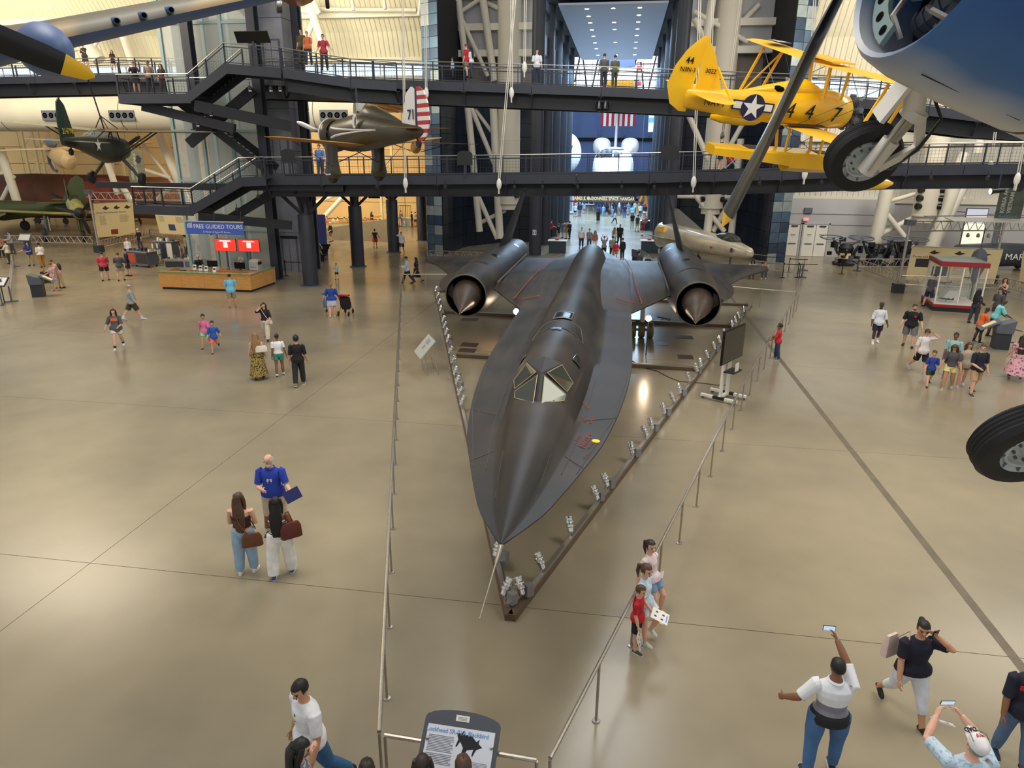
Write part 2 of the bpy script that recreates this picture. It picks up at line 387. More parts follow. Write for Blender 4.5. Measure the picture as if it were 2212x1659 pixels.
tag(MB().bb((15.0 - .2,60.2,3.5),(15.4,60.4,3.9)).build('junction_box', M['steel_mid']), 'grey junction box on the pale wall left above the exit sign', 'box')
# space hall beyond the corridor
M['space_wall'] = mat('navy_space_wall', lin(104,134,190),.6, noise=.12, nscale=.15)
sb = struct(MB().bb((-40,160,0),(40,160.4,19)), 'wall_space_hall', M['space_wall'])
struct(MB().bb((-40,159.6,11.3),(40,160,12.0)), 'trim', M['void'], sb)
for k in range(8):
 struct(MB().bb((-26 + k * 6.4,159.8,0),(-25.9 + k * 6.4,160,11.3)), 'panel_joint', mat('pale_blue_line', lin(110,134,180),.6) if k == 0 else bpy.data.materials['pale_blue_line'], sb)
 mb = MB(); x = -26 + k * 5.2; mb.beam((x - 1.3,159.4,19),(x, 159.4,12.2),.16,.16); mb.beam((x + 1.3,159.4,19),(x, 159.4,12.2),.16,.16); struct(mb, 'wall_brace', M['space_wall'], sb)
w5 = struct(MB().bb((-40,161,19.2),(40,161.2,32)), 'window_5', glow('white_daylight', (.86,.94,1),2.2))
mb = MB()
for k in range(21): mb.beam((-40 + k * 4,160.5,19),(-38 + k * 4,160.5,30),.35,.3); mb.beam((-36 + k * 4,160.5,19),(-38 + k * 4,160.5,30),.35,.3)
for k in range(60): mb.beam((-40 + k * 1.35,160.8,19),(-40 + k * 1.35,160.8,32),.1,.1)
for z in (20.5,22,23.5,25,26.6,28.2): mb.bb((-40,160.6, z),(40,160.8, z + .18))
struct(mb, 'window_frame', M['steel_dark'], w5)
struct(MB().bb((-40,95,0),(-39.6,160,19)).bb((39.6,95,0),(40,160,19)), 'wall_space_sides', M['space_wall'])
struct(MB().bb((-40,94,14),(AX - 5.6,94.5,30)).bb((AX + 5.6,94,14),(40,94.5,30)).bb((-40,94,0),(AX - 5.9,94.4,14)).bb((AX + 5.9,94,0),(40,94.4,14)), 'wall_space_front', M['space_wall'])
# the black jet
def black_skin():
 m = mat('black_heat_skin', lin(44,42,41),.52, noise=.0); nt = m.node_tree; b = nt.nodes['Principled BSDF']
 tc = nt.nodes.new('ShaderNodeTexCoord')
 def noise(sc, st):
  mp = nt.nodes.new('ShaderNodeMapping'); mp.inputs['Scale'].default_value = st; n = nt.nodes.new('ShaderNodeTexNoise')
  n.inputs['Scale'].default_value = sc; n.inputs['Detail'].default_value = 6; nt.links.new(tc.outputs['Object'], mp.inputs[0]); nt.links.new(mp.outputs[0], n.inputs['Vector']); return n
 a = noise(.55,(1,1,1)); s = noise(2.2,(1.6,.28,1))
 r = nt.nodes.new('ShaderNodeValToRGB'); r.color_ramp.elements[0].color = (*lin(25,27,30),1); r.color_ramp.elements[1].color = (*lin(52,45,40),1)
 r.color_ramp.elements[0].position = .36; r.color_ramp.elements[1].position = .66
 nt.links.new(a.outputs['Fac'], r.inputs[0])
 r2 = nt.nodes.new('ShaderNodeValToRGB'); r2.color_ramp.elements[0].color = (.78,.78,.78,1); r2.color_ramp.elements[1].color = (1.45,1.42,1.36,1)
 r2.color_ramp.elements[0].position = .35; r2.color_ramp.elements[1].position = .75
 nt.links.new(s.outputs['Fac'], r2.inputs[0])
 mx = nt.nodes.new('ShaderNodeMix'); mx.data_type = 'RGBA'; mx.blend_type = 'MULTIPLY'; mx.inputs[0].default_value = 1
 nt.links.new(r.outputs[0], mx.inputs[6]); nt.links.new(r2.outputs[0], mx.inputs[7]); nt.links.new(mx.outputs[2], b.inputs['Base Color'])
 rr = nt.nodes.new('ShaderNodeMapRange'); rr.inputs[3].default_value = .38; rr.inputs[4].default_value = .6
 nt.links.new(s.outputs['Fac'], rr.inputs[0]); nt.links.new(rr.outputs[0], b.inputs['Roughness'])
 return m
M['bird'] = black_skin()
M['bird_flat'] = mat('black_matte_panel', lin(30,30,32),.55, noise=.25, nscale=3)
M['bird_line'] = mat('worn_panel_seam', lin(88,82,74),.6)
M['bird_red'] = mat('faded_red_stencil', lin(150,62,48),.6, noise=.3, nscale=30)
M['inlet_black'] = mat('inlet_dark', lin(6,6,7),.9, spec=.1)
M['titan'] = mat('spike_bronze_black', lin(72,60,52),.45,.2, noise=.25, nscale=2)
JX, JY, JZ = -1.33,7.9,2.6
jet = thing('reconnaissance_jet', 'huge black twin engine reconnaissance jet parked nose first in the middle of the hall', 'aircraft', (JX, JY, 0))
WID = [(0,.02),(.25,.16),(.85,.46),(1.45,.66),(2.6,.99),(3.65,1.26),(5.6,1.57),(8.1,1.8),(10.8,1.87),(14,1.88),(17,1.88),(21,1.86),(26,1.7),(29,1.2),(31.4,.5)]
TOP = [(0,.03),(.85,.16),(1.8,.30),(2.8,.42),(3.6,.50),(4.2,.62),(4.6,.86),(5.3,1.08),(6.2,1.16),(7.2,1.15),(8.2,1.05),(10,.96),(14,.9),(20,.86),(26,.85),(28,.75),(30,.5),(31.4,.2)]
CORE = [(0,.02),(.85,.2),(1.8,.36),(2.8,.52),(3.6,.62),(5,.74),(8,.80),(14,.82),(26,.80),(29,.6),(31.4,.2)]
BOT = [(0,.02),(.85,.12),(2.8,.38),(5,.62),(9,.8),(26,.8),(29,.55),(31.4,.15)]
def jet_top(s, x):                        # height of the upper skin over the chine plane
 w = smoothtab(WID, s); h = smoothtab(TOP, s); r = smoothtab(CORE, s); a = abs(x)
 if a >= w: return 0.
 k = .40 * min(h, .62); sk = k * (1 - a / w) ** 1.25
 c = h * sqrt(max(0,1 - (a / r) ** 2)) if a < r else 0.
 e = .06 + .06 * min(1, s / 6)
 t = .5 + .5 * max(-1, min(1,(c - sk) / (2 * e)))
 return c * t + sk * (1 - t) + e * t * (1 - t)
NS, NA = 90,30
def fus_rings():
 out = []
 for i in range(NS + 1):
  s = 31.4 * (i / NS) ** 1.08; w = smoothtab(WID, s); b = smoothtab(BOT, s); r = smoothtab(CORE, s); ring = []
  for j in range(NA + 1):
   x = -w * cos(pi * j / NA); ring.append(V((x, s, JZ + max(jet_top(s, x),.0))))
  for j in range(NA - 1,0,-1):
   x = -w * cos(pi * j / NA); a = abs(x)
   z = -max(b * sqrt(max(0,1 - (a / (r * 1.05)) ** 2)) if a < r * 1.05 else 0,.12 * b * (1 - a / max(w, .01)))
   ring.append(V((x, s, JZ + z)))
  out.append(ring)
 return out
mb = MB(); mb.rings(fus_rings()); fus = mb.build('fuselage', M['bird'], jet, 55)
def wing(side):
 mb = MB()
 le = [(.4,14.3),(1.0,14.6),(1.88,15.0),(2.6,16.6),(3.3,18.3),(4.4,19.6),(5.3,20.3),(5.9,21.3),(6.6,23.0),(7.3,24.6),(7.9,25.7),(8.3,26.35),(8.5,26.75)]
 def te(y): return 27.75 if y < 5.3 else 27.75 - (y - 5.3) * .18
 cols = []
 n = 120
 for i in range(n + 1):
  y = .45 + (8.47 - .45) * i / n; a = interp(le, y); b = te(y); up = []; lo = []
  for k in range(13):
   t = k / 12; s = a + (b - a) * t; th = .30 * (1 - .62 * min(1, y / 8.5)) * (sin(pi * t ** .75) ** .8 if 0 < t < 1 else 0)
   fil = .24 * max(0,1 - abs(y - .45) / 2.0) ** 2.2 * min(1,2.2 * t) ** 1.5 * (1 if t < .98 else .6)
   ripple = .010 * (1 if i % 2 else -1) if (.12 < t < .93 and 1.9 < y < 8.2) else 0
   droop = -.16 * max(0,(y - 5.6) / 2.9) ** 1.5 * (1 - t)
   up.append(V((side * y, s, JZ + .02 + th + fil + ripple + droop))); lo.append(V((side * y, s, JZ - .02 - th * .7 + droop)))
  cols.append(up + lo[::-1])
 mb.rings(cols, 0, True, True)
 return mb.build('wing', M['bird'], jet, 60)
wing(-1); wing(1)
def nacelle(side):
 cx = side * 4.30; cz = JZ - .06; mb = MB()
 S = [17.35,17.4,17.9,18.8,20,22,24.5,26.5,28,29.2,30.2]; Rr = [.79,.81,.86,.93,.98,1.01,1.0,.97,.92,.86,.76]
 prof = list(zip(Rr, S))
 mb.lathe(prof + [(.70,30.2),(.62,29.0)],(cx, 0, cz),(0,1,0),40,0, False)
 mb.lathe([(.79,17.35),(.765,17.4),(.76,19.2),(.3,19.3)],(cx, 0, cz),(0,1,0),40,1, False)
 mb.lathe([(.62,29.0),(.05,28.8)],(cx, 0, cz),(0,1,0),40,1, False)
 rg = []
 for s, w in ((17.6,.05),(18.2,.35),(19.2,.62),(20.4,.8),(21.8,.85),(23.4,.8),(25,.6),(27,.3)):
  rg.append([V((cx + side * (.55 + .35 * t + w * t), s, cz + .1 + (.30 - .30 * t) * sg)) for t, sg in ((0,1),(.5,1),(1,1),(1,-1),(.5,-1),(0,-1))])
 mb.rings(rg, 0)
 o = mb.build('nacelle', [M['bird'], M['inlet_black']], jet, 50)
 sp = MB(); tip = V((side * 4.0,14.95, JZ - .25)); base = V((cx, 17.5, cz)); base2 = V((cx, 19.1, cz))
 prof = [(0,.004),(.25,.13),(.5,.27),(.75,.43),(1,.57)]
 pts = [tip + (base - tip) * t for t, _ in prof] + [base + (base2 - base) * .5, base2]; rad = [r for _, r in prof] + [.63,.45]
 sp.sweep(pts, rad, 36); sp.build('inlet_spike', M['titan'], o, 50)
 rim = MB(); rim.lathe([(.765,17.33),(.80,17.31),(.815,17.36)],(cx, 0, cz),(0,1,0),40,0, False); rim.build('inlet_lip', M['bird_line'], o, 50)
 def patch(ang, s0, s1, da, m, nm):
  p = MB(); k = 6
  def pt(a, s, e):
   r = smoothtab(list(zip(S, Rr)), s) + e; return V((cx + sin(a) * r, s, cz + cos(a) * r))
  vs = [pt(ang + da * (i / k - .5), s, .008) for s in (s0, s1) for i in range(k + 1)]
  p.add(vs, [(i, i + 1, i + k + 2, i + k + 1) for i in range(k)]); p.build(nm, m, o, 60)
 for q in range(3): patch(-.25 * side + .1,21.6 + q * .16,21.7 + q * .16,.32, M['black'], 'vent_louver')
 patch(-.1,19.6,19.85,1.1, M['bird_flat'], 'bleed_panel'); patch(.75 * side, 18.9,22,.02, M['bird_line'], 'seam_strip')
 for a in (-.6,.6): patch(a, 26.6,27.1,.3, M['black'], 'suck_in_door')
 sl = MB(); sl.rings([[V((side * (3.32), s, JZ + .2)), V((side * 3.26, s, JZ + .26)), V((side * 3.30, s, JZ + .33))] for s in (18.6,27.2)]); sl.build('seam_strip', M['bird_line'], o)
 f = MB(); rb = V((cx, 0, cz + .86)); cant = -side * .27
 def fin(z, s, e): return rb + V((cant * z + e, s, z))
 rr = []
 for z, a, b, th in ((-.1,24.1,28.6,.14),(.35,24.7,28.75,.12),(1.2,25.9,28.95,.08),(2.0,26.95,29.1,.05),(2.65,27.75,29.2,.03)):
  rr.append([fin(z, a, 0), fin(z, a + (b - a) * .3, th), fin(z, a + (b - a) * .65, th), fin(z, b, 0), fin(z, a + (b - a) * .65,-th), fin(z, a + (b - a) * .3,-th)])
 f.rings(rr); f.build('rudder_fin', M['bird_flat'], jet, 30)
 return o
nacelle(-1); nacelle(1)
pr = MB(); pr.sweep([(0,.12, JZ - .01),(0,-.35, JZ - .03),(.0,-.4, JZ - .03),(0,-1.45, JZ - .08)],[.042,.024,.013,.006],10); pr.build('pitot_probe', M['brushed'], jet)
# ---- cockpit glazing laid over the canopy
def skin(s, x, e=.02): return V((x, s, JZ + jet_top(s, x) + e))
def plate(name, quad, m, parent=jet, e=.018, n=6, border=None):
 """patch of the upper skin; quad corners are (s, x)"""
 p = MB(); a, b, c_, d = quad; vs = []
 for i in range(n + 1):
  for j in range(n + 1):
   u, v = i / n, j / n
   s = (a[0] * (1 - u) + b[0] * u) * (1 - v) + (d[0] * (1 - u) + c_[0] * u) * v
   x = (a[1] * (1 - u) + b[1] * u) * (1 - v) + (d[1] * (1 - u) + c_[1] * u) * v
   vs.append(skin(s, x, e))
 p.add(vs, [(i * (n + 1) + j, i * (n + 1) + j + 1,(i + 1) * (n + 1) + j + 1,(i + 1) * (n + 1) + j) for i in range(n) for j in range(n)])
 o = p.build(name, m, parent, 60)
 md = o.modifiers.new('t', 'SOLIDIFY'); md.thickness = .012; md.offset = 0
 if border:
  pts = []
  for q0, q1 in zip(quad, quad[1:] + quad[:1]):
   for t in range(6): pts.append(skin(q0[0] + (q1[0] - q0[0]) * t / 6, q0[1] + (q1[1] - q0[1]) * t / 6, e + .004))
  bm_ = MB(); bm_.sweep(pts + pts[:1],.013,5); bm_.build('window_frame', border, o)
 return o
M['cockpit_glass'] = mat('mirror_dark_glass', lin(74,78,70),.08,.45)
M['gold_edge'] = mat('tan_seal', lin(176,160,120),.45,.3)
cw = MB()                                  # raised windscreen wedge
apex0, apex1 = V((0,3.95, JZ + .50)), V((0,4.62, JZ + 1.0))
def side_pts(sd):
 return [apex0, apex1, V((sd * .52,4.5, JZ + .62)), V((sd * .50,4.36, JZ + .52)), V((sd * .62,5.05, JZ + .66)), V((sd * .34,5.2, JZ + 1.04)), V((0,5.3, JZ + 1.13))]
vs = []; fs = []
for sd in (-1,1):
 o_ = len(vs); vs += side_pts(sd); k = [(0,3,2,1),(1,2,4,5),(1,5,6)]
 fs += [tuple(i + o_ for i in (q if sd > 0 else q[::-1])) for q in k]
cw.add(vs, fs, 0, True); wsn = cw.build('windscreen_frame', M['bird_flat'], jet, 0)
def pane(name, pts, par, m, border):
 p = MB(); c0 = sum((V(q) for q in pts), V()) / len(pts); nrm = (V(pts[1]) - V(pts[0])).cross(V(pts[2]) - V(pts[0])).normalized()
 if nrm.z < 0: nrm = -nrm
 q = [c0 + (V(t) - c0) * .86 + nrm * .012 for t in pts]; p.add(q + [t - nrm * .02 for t in q],[tuple(range(len(q)))] + [(i, (i + 1) % len(q),(i + 1) % len(q) + len(q), i + len(q)) for i in range(len(q))],0, True)
 o = p.build(name, m, par, 0); e = MB(); e.sweep(q + q[:1],.009,5); e.build('seal', border, o)
for sd in (-1,1):
 s_ = side_pts(sd)
 pane('front_pane', [s_[0] * .9 + s_[1] * .1 + V((sd * .04,0,0)), s_[1] + V((sd * .03,-.02,0)), s_[2], s_[3]], jet, M['cockpit_glass'], M['gold_edge'])
 pane('side_pane', [s_[1] + V((sd * .06,.03,0)), s_[2] + V((0,.03,0)), s_[4], s_[5]], jet, M['cockpit_glass'], M['gold_edge'])
 plate('rear_window', [(6.0, sd * .50),(6.75, sd * .56),(6.75, sd * .68),(6.25, sd * .66)], M['cockpit_glass'])
plate('refuelling_receptacle', [(9.45,-.24),(10.35,-.24),(10.35,.24),(9.45,.24)], M['black'], e=.03, border=M['brushed'])
plate('astro_window', [(7.75,-.12),(7.95,-.12),(7.95,.12),(7.75,.12)], mat('pale_blue_glass', lin(150,180,220),.1), e=.035)
plate('canopy_hatch', [(8.1,-.62),(9.2,-.5),(9.2,.5),(8.1,.62)], M['bird_flat'], e=.014, border=M['bird_line'])
def seam(name, pts, r, m, e=.006):
 q = []
 for (s0, x0),(s1, x1) in zip(pts, pts[1:]):
  for t in range(12): q.append(skin(s0 + (s1 - s0) * t / 12, x0 + (x1 - x0) * t / 12, e))
 q.append(skin(*pts[-1], e)); b = MB(); b.sweep(q, r, 4); b.build(name, m, jet)
for sd in (-1,1):
 seam('panel_seam', [(2.2, sd * .62),(4.2, sd * .84),(7.2, sd * .98)],.008, M['bird_line'])
 seam('panel_seam', [(2.55, sd * .95),(2.9, sd * .62)],.008, M['bird_line'])
 seam('panel_seam', [(5.0, sd * 1.48),(4.6, sd * .86)],.007, M['bird_line'])
 seam('panel_seam', [(2.3, sd * .86),(5.0, sd * 1.44),(8, sd * 1.73),(14, sd * 1.81)],.007, M['bird_line'])
 seam('chine_rivets', [(1.2, sd * .3),(2.6, sd * .4)],.005, M['bird_line'])
 q = [V((sd * x, s, z)) for x, s, z in ((1.35,16.2, JZ + .26),(1.9,15.9, JZ + .2),(2.25,15.9, JZ + .16),(2.05,19, JZ + .38),(1.95,22, JZ + .4),(1.7,25, JZ + .42),(1.5,27.3, JZ + .3))]
 b = MB(); b.sweep(q, .016,5); b.build('red_walk_line', M['bird_red'], jet)
seam('red_stencil', [(4.5,.98),(4.95,1.02)],.012, M['bird_red'])
def stencil(body, s, x, size, ang=90):
 c0 = skin(s, x, .012); dx = (skin(s, x + .1,.012) - c0).normalized(); ds = (skin(s + .1, x, .012) - c0).normalized(); a = radians(ang)
 text(body, size, jet, M['bird_red'], frame4(c0, dx * cos(a) + ds * sin(a), ds * cos(a) - dx * sin(a)), 'red_stencil', .001)
stencil('RESCUE', 3.62,.93,.15,75); stencil('NO STEP', 3.5,1.04,.07,75); stencil('NO STEP', 4.7,.84,.08,105); stencil('RESCUE', 5.4,.86,.09,110)
stencil('NO STEP', 3.75,.80,.08,75); stencil('NO STEP', 3.05,.98,.06,75)
seam('red_stencil', [(3.35,.87),(3.95,.98),(3.95,1.03)],.007, M['bird_red']); seam('red_stencil', [(3.35,.87),(3.33,.95)],.007, M['bird_red'])
d = MB(); d.lathe([(.075,0),(.075,.015),(.0,.016)], skin(3.7,1.12,.0),(skin(3.7,1.22) - skin(3.7,1.12)).cross(skin(3.8,1.12) - skin(3.7,1.12)),16); d.build('yellow_disc', mat('yellow_paint', lin(236,210,20),.5), jet)
# ---- landing gear
def gear(x, s, n, R, z0=JZ - .4):
 g = MB(); g.tube((x, s, z0),(x, s, R + .08),.10,12); g.tube((x, s, R),(x - .52 if n == 3 else x - .25, s, R),.06,10); g.tube((x, s, R),(x + .52 if n == 3 else x + .25, s, R),.06,10)
 g.tube((x, s + .9, z0),(x, s, R + .5),.05,8); o = g.build('landing_gear_leg', M['brushed'], jet)
 for k in ([-.38,0,.38] if n == 3 else [-.2,.2]):
  w = MB(); w.lathe([(.12,-.13),(R - .06,-.14),(R, -.08),(R, .08),(R - .06,.14),(.12,.13)],(x + k, s, R),(1,0,0),24); w.build('wheel', mat('silver_tyre', lin(118,104,72),.5,.2), o)
gear(-2.55,22.2,3,.36); gear(2.55,22.2,3,.36); gear(0,7.6,2,.31)
# walkways, stairs, lift tower
def sub(pts, k=1):                       # points along a polyline at roughly step k
 out = []
 for a, b in zip(pts, pts[1:]):
  a = V(a); b = V(b); n = max(1, round((b - a).length / k))
  out += [a + (b - a) * (i / n) for i in range(n)]
 return out + [V(pts[-1])]
_post = {}
def railing(par, pts, h=1.07, step=1.65, mesh=True, m='steel_dark'):
 """handrail along deck edge points, posts as single parts"""
 pts = [V(p) for p in pts]; up = V((0,0,1))
 b = MB(); b.sweep([p + up * h for p in pts],.028,6); b.build('handrail', M['brushed'], par)
 b = MB()
 for a, q in zip(pts, pts[1:]):
  for z in (h - .17,.12): b.beam(a + up * z, q + up * z, .035,.05)
 b.build('rail_bar', M[m], par)
 for p in sub(pts, step):
  key = (round(h, 2), m)
  if key not in _post: o = MB().bb((-.022,-.05,-.25),(.022,.05, h - .03)).build('post', M[m], par); _post[key] = o.data
  else: o = bpy.data.objects.new('post', _post[key]); COL.objects.link(o); o.parent = par
  o.location = p
 if mesh:
  b = MB()
  for a, q in zip(pts, pts[1:]):
   L = (q - a).length; n = max(1, int(L / .16))
   for i in range(n): c = a + (q - a) * (i / n); b.beam(c + up * .12, c + up * (h - .17),.008,.008)
   for z in (.27,.42,.57,.72): b.beam(a + up * z, q + up * z, .008,.008)
  o = b.build('wire_infill', M[m], par, 0); o['kind'] = 'stuff'
def walkway(name, label, front, wid, back_rail=True, gdrop=.62, plate=2.35):
 t = thing(name, label, 'walkway'); up = V((0,0,1)); front = [V(p) for p in front]; d = V((0, wid, 0))
 b = MB()
 for a, q in zip(front, front[1:]): b.add([a, q, q + d, a + d, a - up * .08, q - up * .08, q + d - up * .08, a + d - up * .08],[(0,1,2,3),(7,6,5,4),(0,4,5,1),(2,6,7,3)],0, True)
 b.build('deck', M['steel_dark'], t)
 for a, q in zip(sub(front, plate * 1.4), sub(front, plate * 1.4)[1:]):    # fascia in lengths with open joints
  u = (q - a).normalized() * .012
  for yy in (-.03, wid + .03): MB().add([a + u + V((0, yy + e, z)) for e in (-.025,.025) for z in (.06,-.42)] + [q - u + V((0, yy + e, z)) for e in (-.025,.025) for z in (.06,-.42)],[(0,1,5,4),(2,6,7,3),(0,4,6,2),(1,3,7,5),(0,2,3,1),(4,5,7,6)],0, True).build('fascia_plate', M['steel_dark'], t)
 b = MB()
 for a, q in zip(front, front[1:]):
  for yy in (.45, wid - .45):
   for z, w in ((-.44,.3),(-.44 - gdrop, .3)): b.beam(a + V((0, yy, z)), q + V((0, yy, z)), w, .04)
   b.beam(a + V((0, yy, -.44 - gdrop / 2)), q + V((0, yy, -.44 - gdrop / 2)),.04, gdrop)
 b.build('girder', M['steel_black'], t)
 for p in sub(front, plate * 1.6):
  b = MB(); b.bb((-.15,.0,-.47),(.15,.12,-.42)); b.beam((0,.06,-.45),(0,.42,-.45 - gdrop),.05,.1); o = b.build('bracket', M['steel_dark'], t); o.location = p
 railing(t, [p + V((0,.06,0)) for p in front])
 if back_rail: railing(t, [p + V((0, wid - .06,0)) for p in front], mesh=False)
 return t
LOW = [(-20.0,38,6.4),(-10,38,6.55),(1.4,38,6.77),(8,38,7.0),(13.9,38,7.28),(19,38,7.39),(34,38,7.6)]
low = walkway('lower_walkway', 'dark steel lower walkway crossing the hall just above the black jet', LOW, 2.4)
HIGH = [(-70,46,12.25),(-34,46,12.7),(-25,43.5,12.2),(-16.2,41,11.8),(-9.1,41,11.51),(-1.4,41,11.22),(2.4,41,11.04),(9,41,10.75),(13,41,10.5),(18,41,9.9),(28,41,9.4)]
high = walkway('upper_walkway', 'dark steel upper walkway high across the hall below the ceiling raft', HIGH, 2.2, gdrop=.7)
def oval_plate(px, py, Y, w, label, dark=True):
 p = aty(px, py, Y); t = thing('walkway_sign', label, 'sign', p)
 q = [(-w / 2,0),(w / 2,0),(w / 2,.55)] + [(w / 2 * cos(a),.55 + .2 * sin(a)) for a in [pi * k / 8 for k in range(1,8)]] + [(-w / 2,.55)]
 MB().prism(q, -.02,.02, R=Matrix(((1,0,0),(0,0,-1),(0,1,0)))).build('panel', M['steel_black'], t); MB().bb((-.05,-.02,-.6),(.05,.03,0)).build('bracket', M['steel_dark'], t)
oval_plate(1004,357,37.9,.85, 'dark arched reading panel on the lower walkway rail left of the corridor')
oval_plate(1446,345,37.9,.9, 'dark arched reading panel on the lower walkway rail right of the corridor')
oval_plate(624,352,37.9,.8, 'dark arched reading panel on the lower walkway rail beside the lift tower')
# ---- stairs
def stair(name, label, landing_l, landing_r, top, topr, wid, rev=True):
 """landing (left) -> flight -> upper landing; each a world point on the front edge"""
 t = thing(name, label, 'staircase'); L0, L1, T0, T1 = [V(p) for p in (landing_l, landing_r, top, topr)]; d = V((0, wid, 0)); up = V((0,0,1))
 for a, q in ((L0, L1),(T0, T1)):
  b = MB(); b.add([a, q, q + d, a + d, a - up * .1, q - up * .1, q + d - up * .1, a + d - up * .1],[(0,1,2,3),(7,6,5,4),(0,4,5,1),(2,6,7,3),(1,5,6,2),(0,3,7,4)],0, True)
  b.build('landing', M['steel_dark'], t)
  for yy in (0, wid): MB().beam(a + V((0, yy, -.2)), q + V((0, yy, -.2)),.06,.5).build('landing_fascia', M['steel_dark'], t)
 MB().beam(L0 + V((0,0,-.2)), L0 + d + V((0,0,-.2)),.06,.5).build('landing_fascia', M['steel_dark'], t)
 n = max(6, round((T0.z - L1.z) / .17)); run = (T0.x - L1.x) / n; tm = None
 for i in range(n):
  o = None
  if tm is None: o = MB().bb((0,.05,-.05),(run * 1.02, wid - .05,0)).bb((0,.06,-.17),(.015, wid - .06,-.05)).build('tread', M['steel_black'], t); tm = o.data
  else: o = bpy.data.objects.new('tread', tm); COL.objects.link(o); o.parent = t
  o.location = (L1.x + run * i, L1.y, L1.z + (T0.z - L1.z) / n * (i + 1))
 for yy in (0, wid): MB().beam(L1 + V((-.1, yy, -.15)), T0 + V((.1, yy, -.15)),.07,.5).build('stringer', M['steel_dark'], t)
 railing(t, [L0 + V((0,.05,0)), L1 + V((0,.05,0)), T0 + V((0,.05,0)), T1 + V((0,.05,0))], step=1.8)
 railing(t, [L0 + V((0, wid - .05,0)), L1 + V((0, wid - .05,0)), T0 + V((0, wid - .05,0))], step=1.8, mesh=False)
 railing(t, [L0 + V((.05,.05,0)), L0 + V((.05, wid - .05,0))], step=1.2, mesh=False)
 return t
su = stair('upper_staircase', 'dark open steel stair flight rising to the upper walkway beside the lift tower', (-28.4,38,10.75),(-24.0,38,10.75),(-21.7,38,12.25),(-18.5,38,12.0),2.0)
sl = stair('lower_staircase', 'dark open steel stair flight rising to the lower walkway above the tour banner', (-27.8,37,4.75),(-24.1,37,4.7),(-21.0,37,6.35),(-19.6,37.2,6.42),2.0)
def flight_back(par, a, b, wid, n):       # return flight going down behind the landing
 a = V(a); b = V(b)
 for yy in (0, wid): MB().beam(a + V((0, yy, -.15)), b + V((0, yy, -.15)),.07,.45).build('stringer', M['steel_black'], par)
 for i in range(n):
  p = a + (b - a) * ((i + .5) / n); MB().bb(p + V((-.16,.05,-.05)), p + V((.16, wid - .05,0))).build('tread', M['steel_black'], par)
flight_back(su, (-26.2,40.2,10.7),(-21.2,40.2,7.0),1.7,20)
walkway('stair_bridge', 'short dark steel ramp linking the upper stair landing to the upper walkway', [(-18.5,38.2,12.0),(-15.2,39.6,11.6),(-13.0,41,11.55)],2.0, False)
b = MB(); b.beam((-24.0,38.3,10.2),(-19.4,40.5,9.2),.3,.6); b.beam((-27.4,38.6,10.2),(-22,38.8,9.0),.3,.5); b.beam((-25.6,39.8,8.2),(-21.6,40.6,11.2),.35,.55)
b.build('cantilever_beam', M['steel_black'], su)
b = MB(); b.beam((-24.0,37.3,4.2),(-19.4,39.5,3.6),.3,.5); b.beam((-24.4,38.8,3.2),(-20.6,39.6,5.4),.35,.5); b.build('cantilever_beam', M['steel_black'], sl)
p = aty(545,80,38); t = thing('slanted_reading_panel', 'black slanted reading panel on the upper stair landing rail', 'sign', p)
MB().box((0,0,0),(1.9,.06,.6), R=Matrix.Rotation(.5,3, 'X')).build('panel', M['black'], t); MB().bb((-.06,0,-.9),(.06,.06,-.2)).build('bracket', M['steel_dark'], t)
# ---- tall square columns and branching columns
def square_col(px, py, z0, z1, w, label, Y=None):
 p = at(px, py, 0) if Y is None else aty(px, py, Y); p.z = z0
 t = thing('steel_column', label, 'column', p)
 b = MB()
 for s in (-1,1): b.bb((-w / 2, s * w / 2 - .03,0),(w / 2, s * w / 2 + .03, z1 - z0))
 b.bb((-.03,-w / 2,0),(.03, w / 2, z1 - z0)); b.build('shaft', M['steel_dark'], t); MB().bb((-w * .7,-w * .7,0),(w * .7, w * .7,.05)).build('base_plate', M['steel_mid'], t); return t
square_col(600,604,0,17,.5, 'tall dark steel column at the front corner of the glass lift tower')
square_col(448,570,0,16.5,.5, 'tall dark steel column beside the tour desk screens')
square_col(395,0,9.0,19,.5, 'tall dark steel column rising behind the upper stair flight', 41)
square_col(635,0,0,19,.45, 'slim dark steel column behind the lift core', 45.5)
for k, (px, py) in enumerate(((668,617),(773,576),(849,545),(909,520))):
 p = at(px, py); p.x = -18.5
 t = thing('branching_column', 'dark round column with branching struts, %s in the row behind the stroller' % ['nearest', 'second', 'third', 'farthest'][k], 'column', p, 0, 'branching columns under the walkway')
 MB().lathe([(.46,0),(.46,4.2),(.44,4.25)], n=24).build('shaft', M['steel_dark'], t); MB().lathe([(.3,4.2),(.3,5.7)], n=20).build('neck', M['steel_dark'], t); MB().lathe([(.6,0),(.6,.05),(.46,.06)], n=24).build('base_plate', M['steel_mid'], t)
 for a, c in ((-1.9,0),(1.9,0),(0,1.5),(0,-1.2)): b = MB(); b.beam((0,0,4.1),(a, c, 5.8),.14,.16); b.build('branch_strut', M['steel_black'], t)
tag(MB().bb((-31,38.2,5.65),(-15.5,38.6,6.0)).bb((-20,44,5.7),(-16.5,66,6.0)).build('transfer_beam', M['steel_black']), 'dark transfer beam carrying the walkway on the branching columns', 'beam')
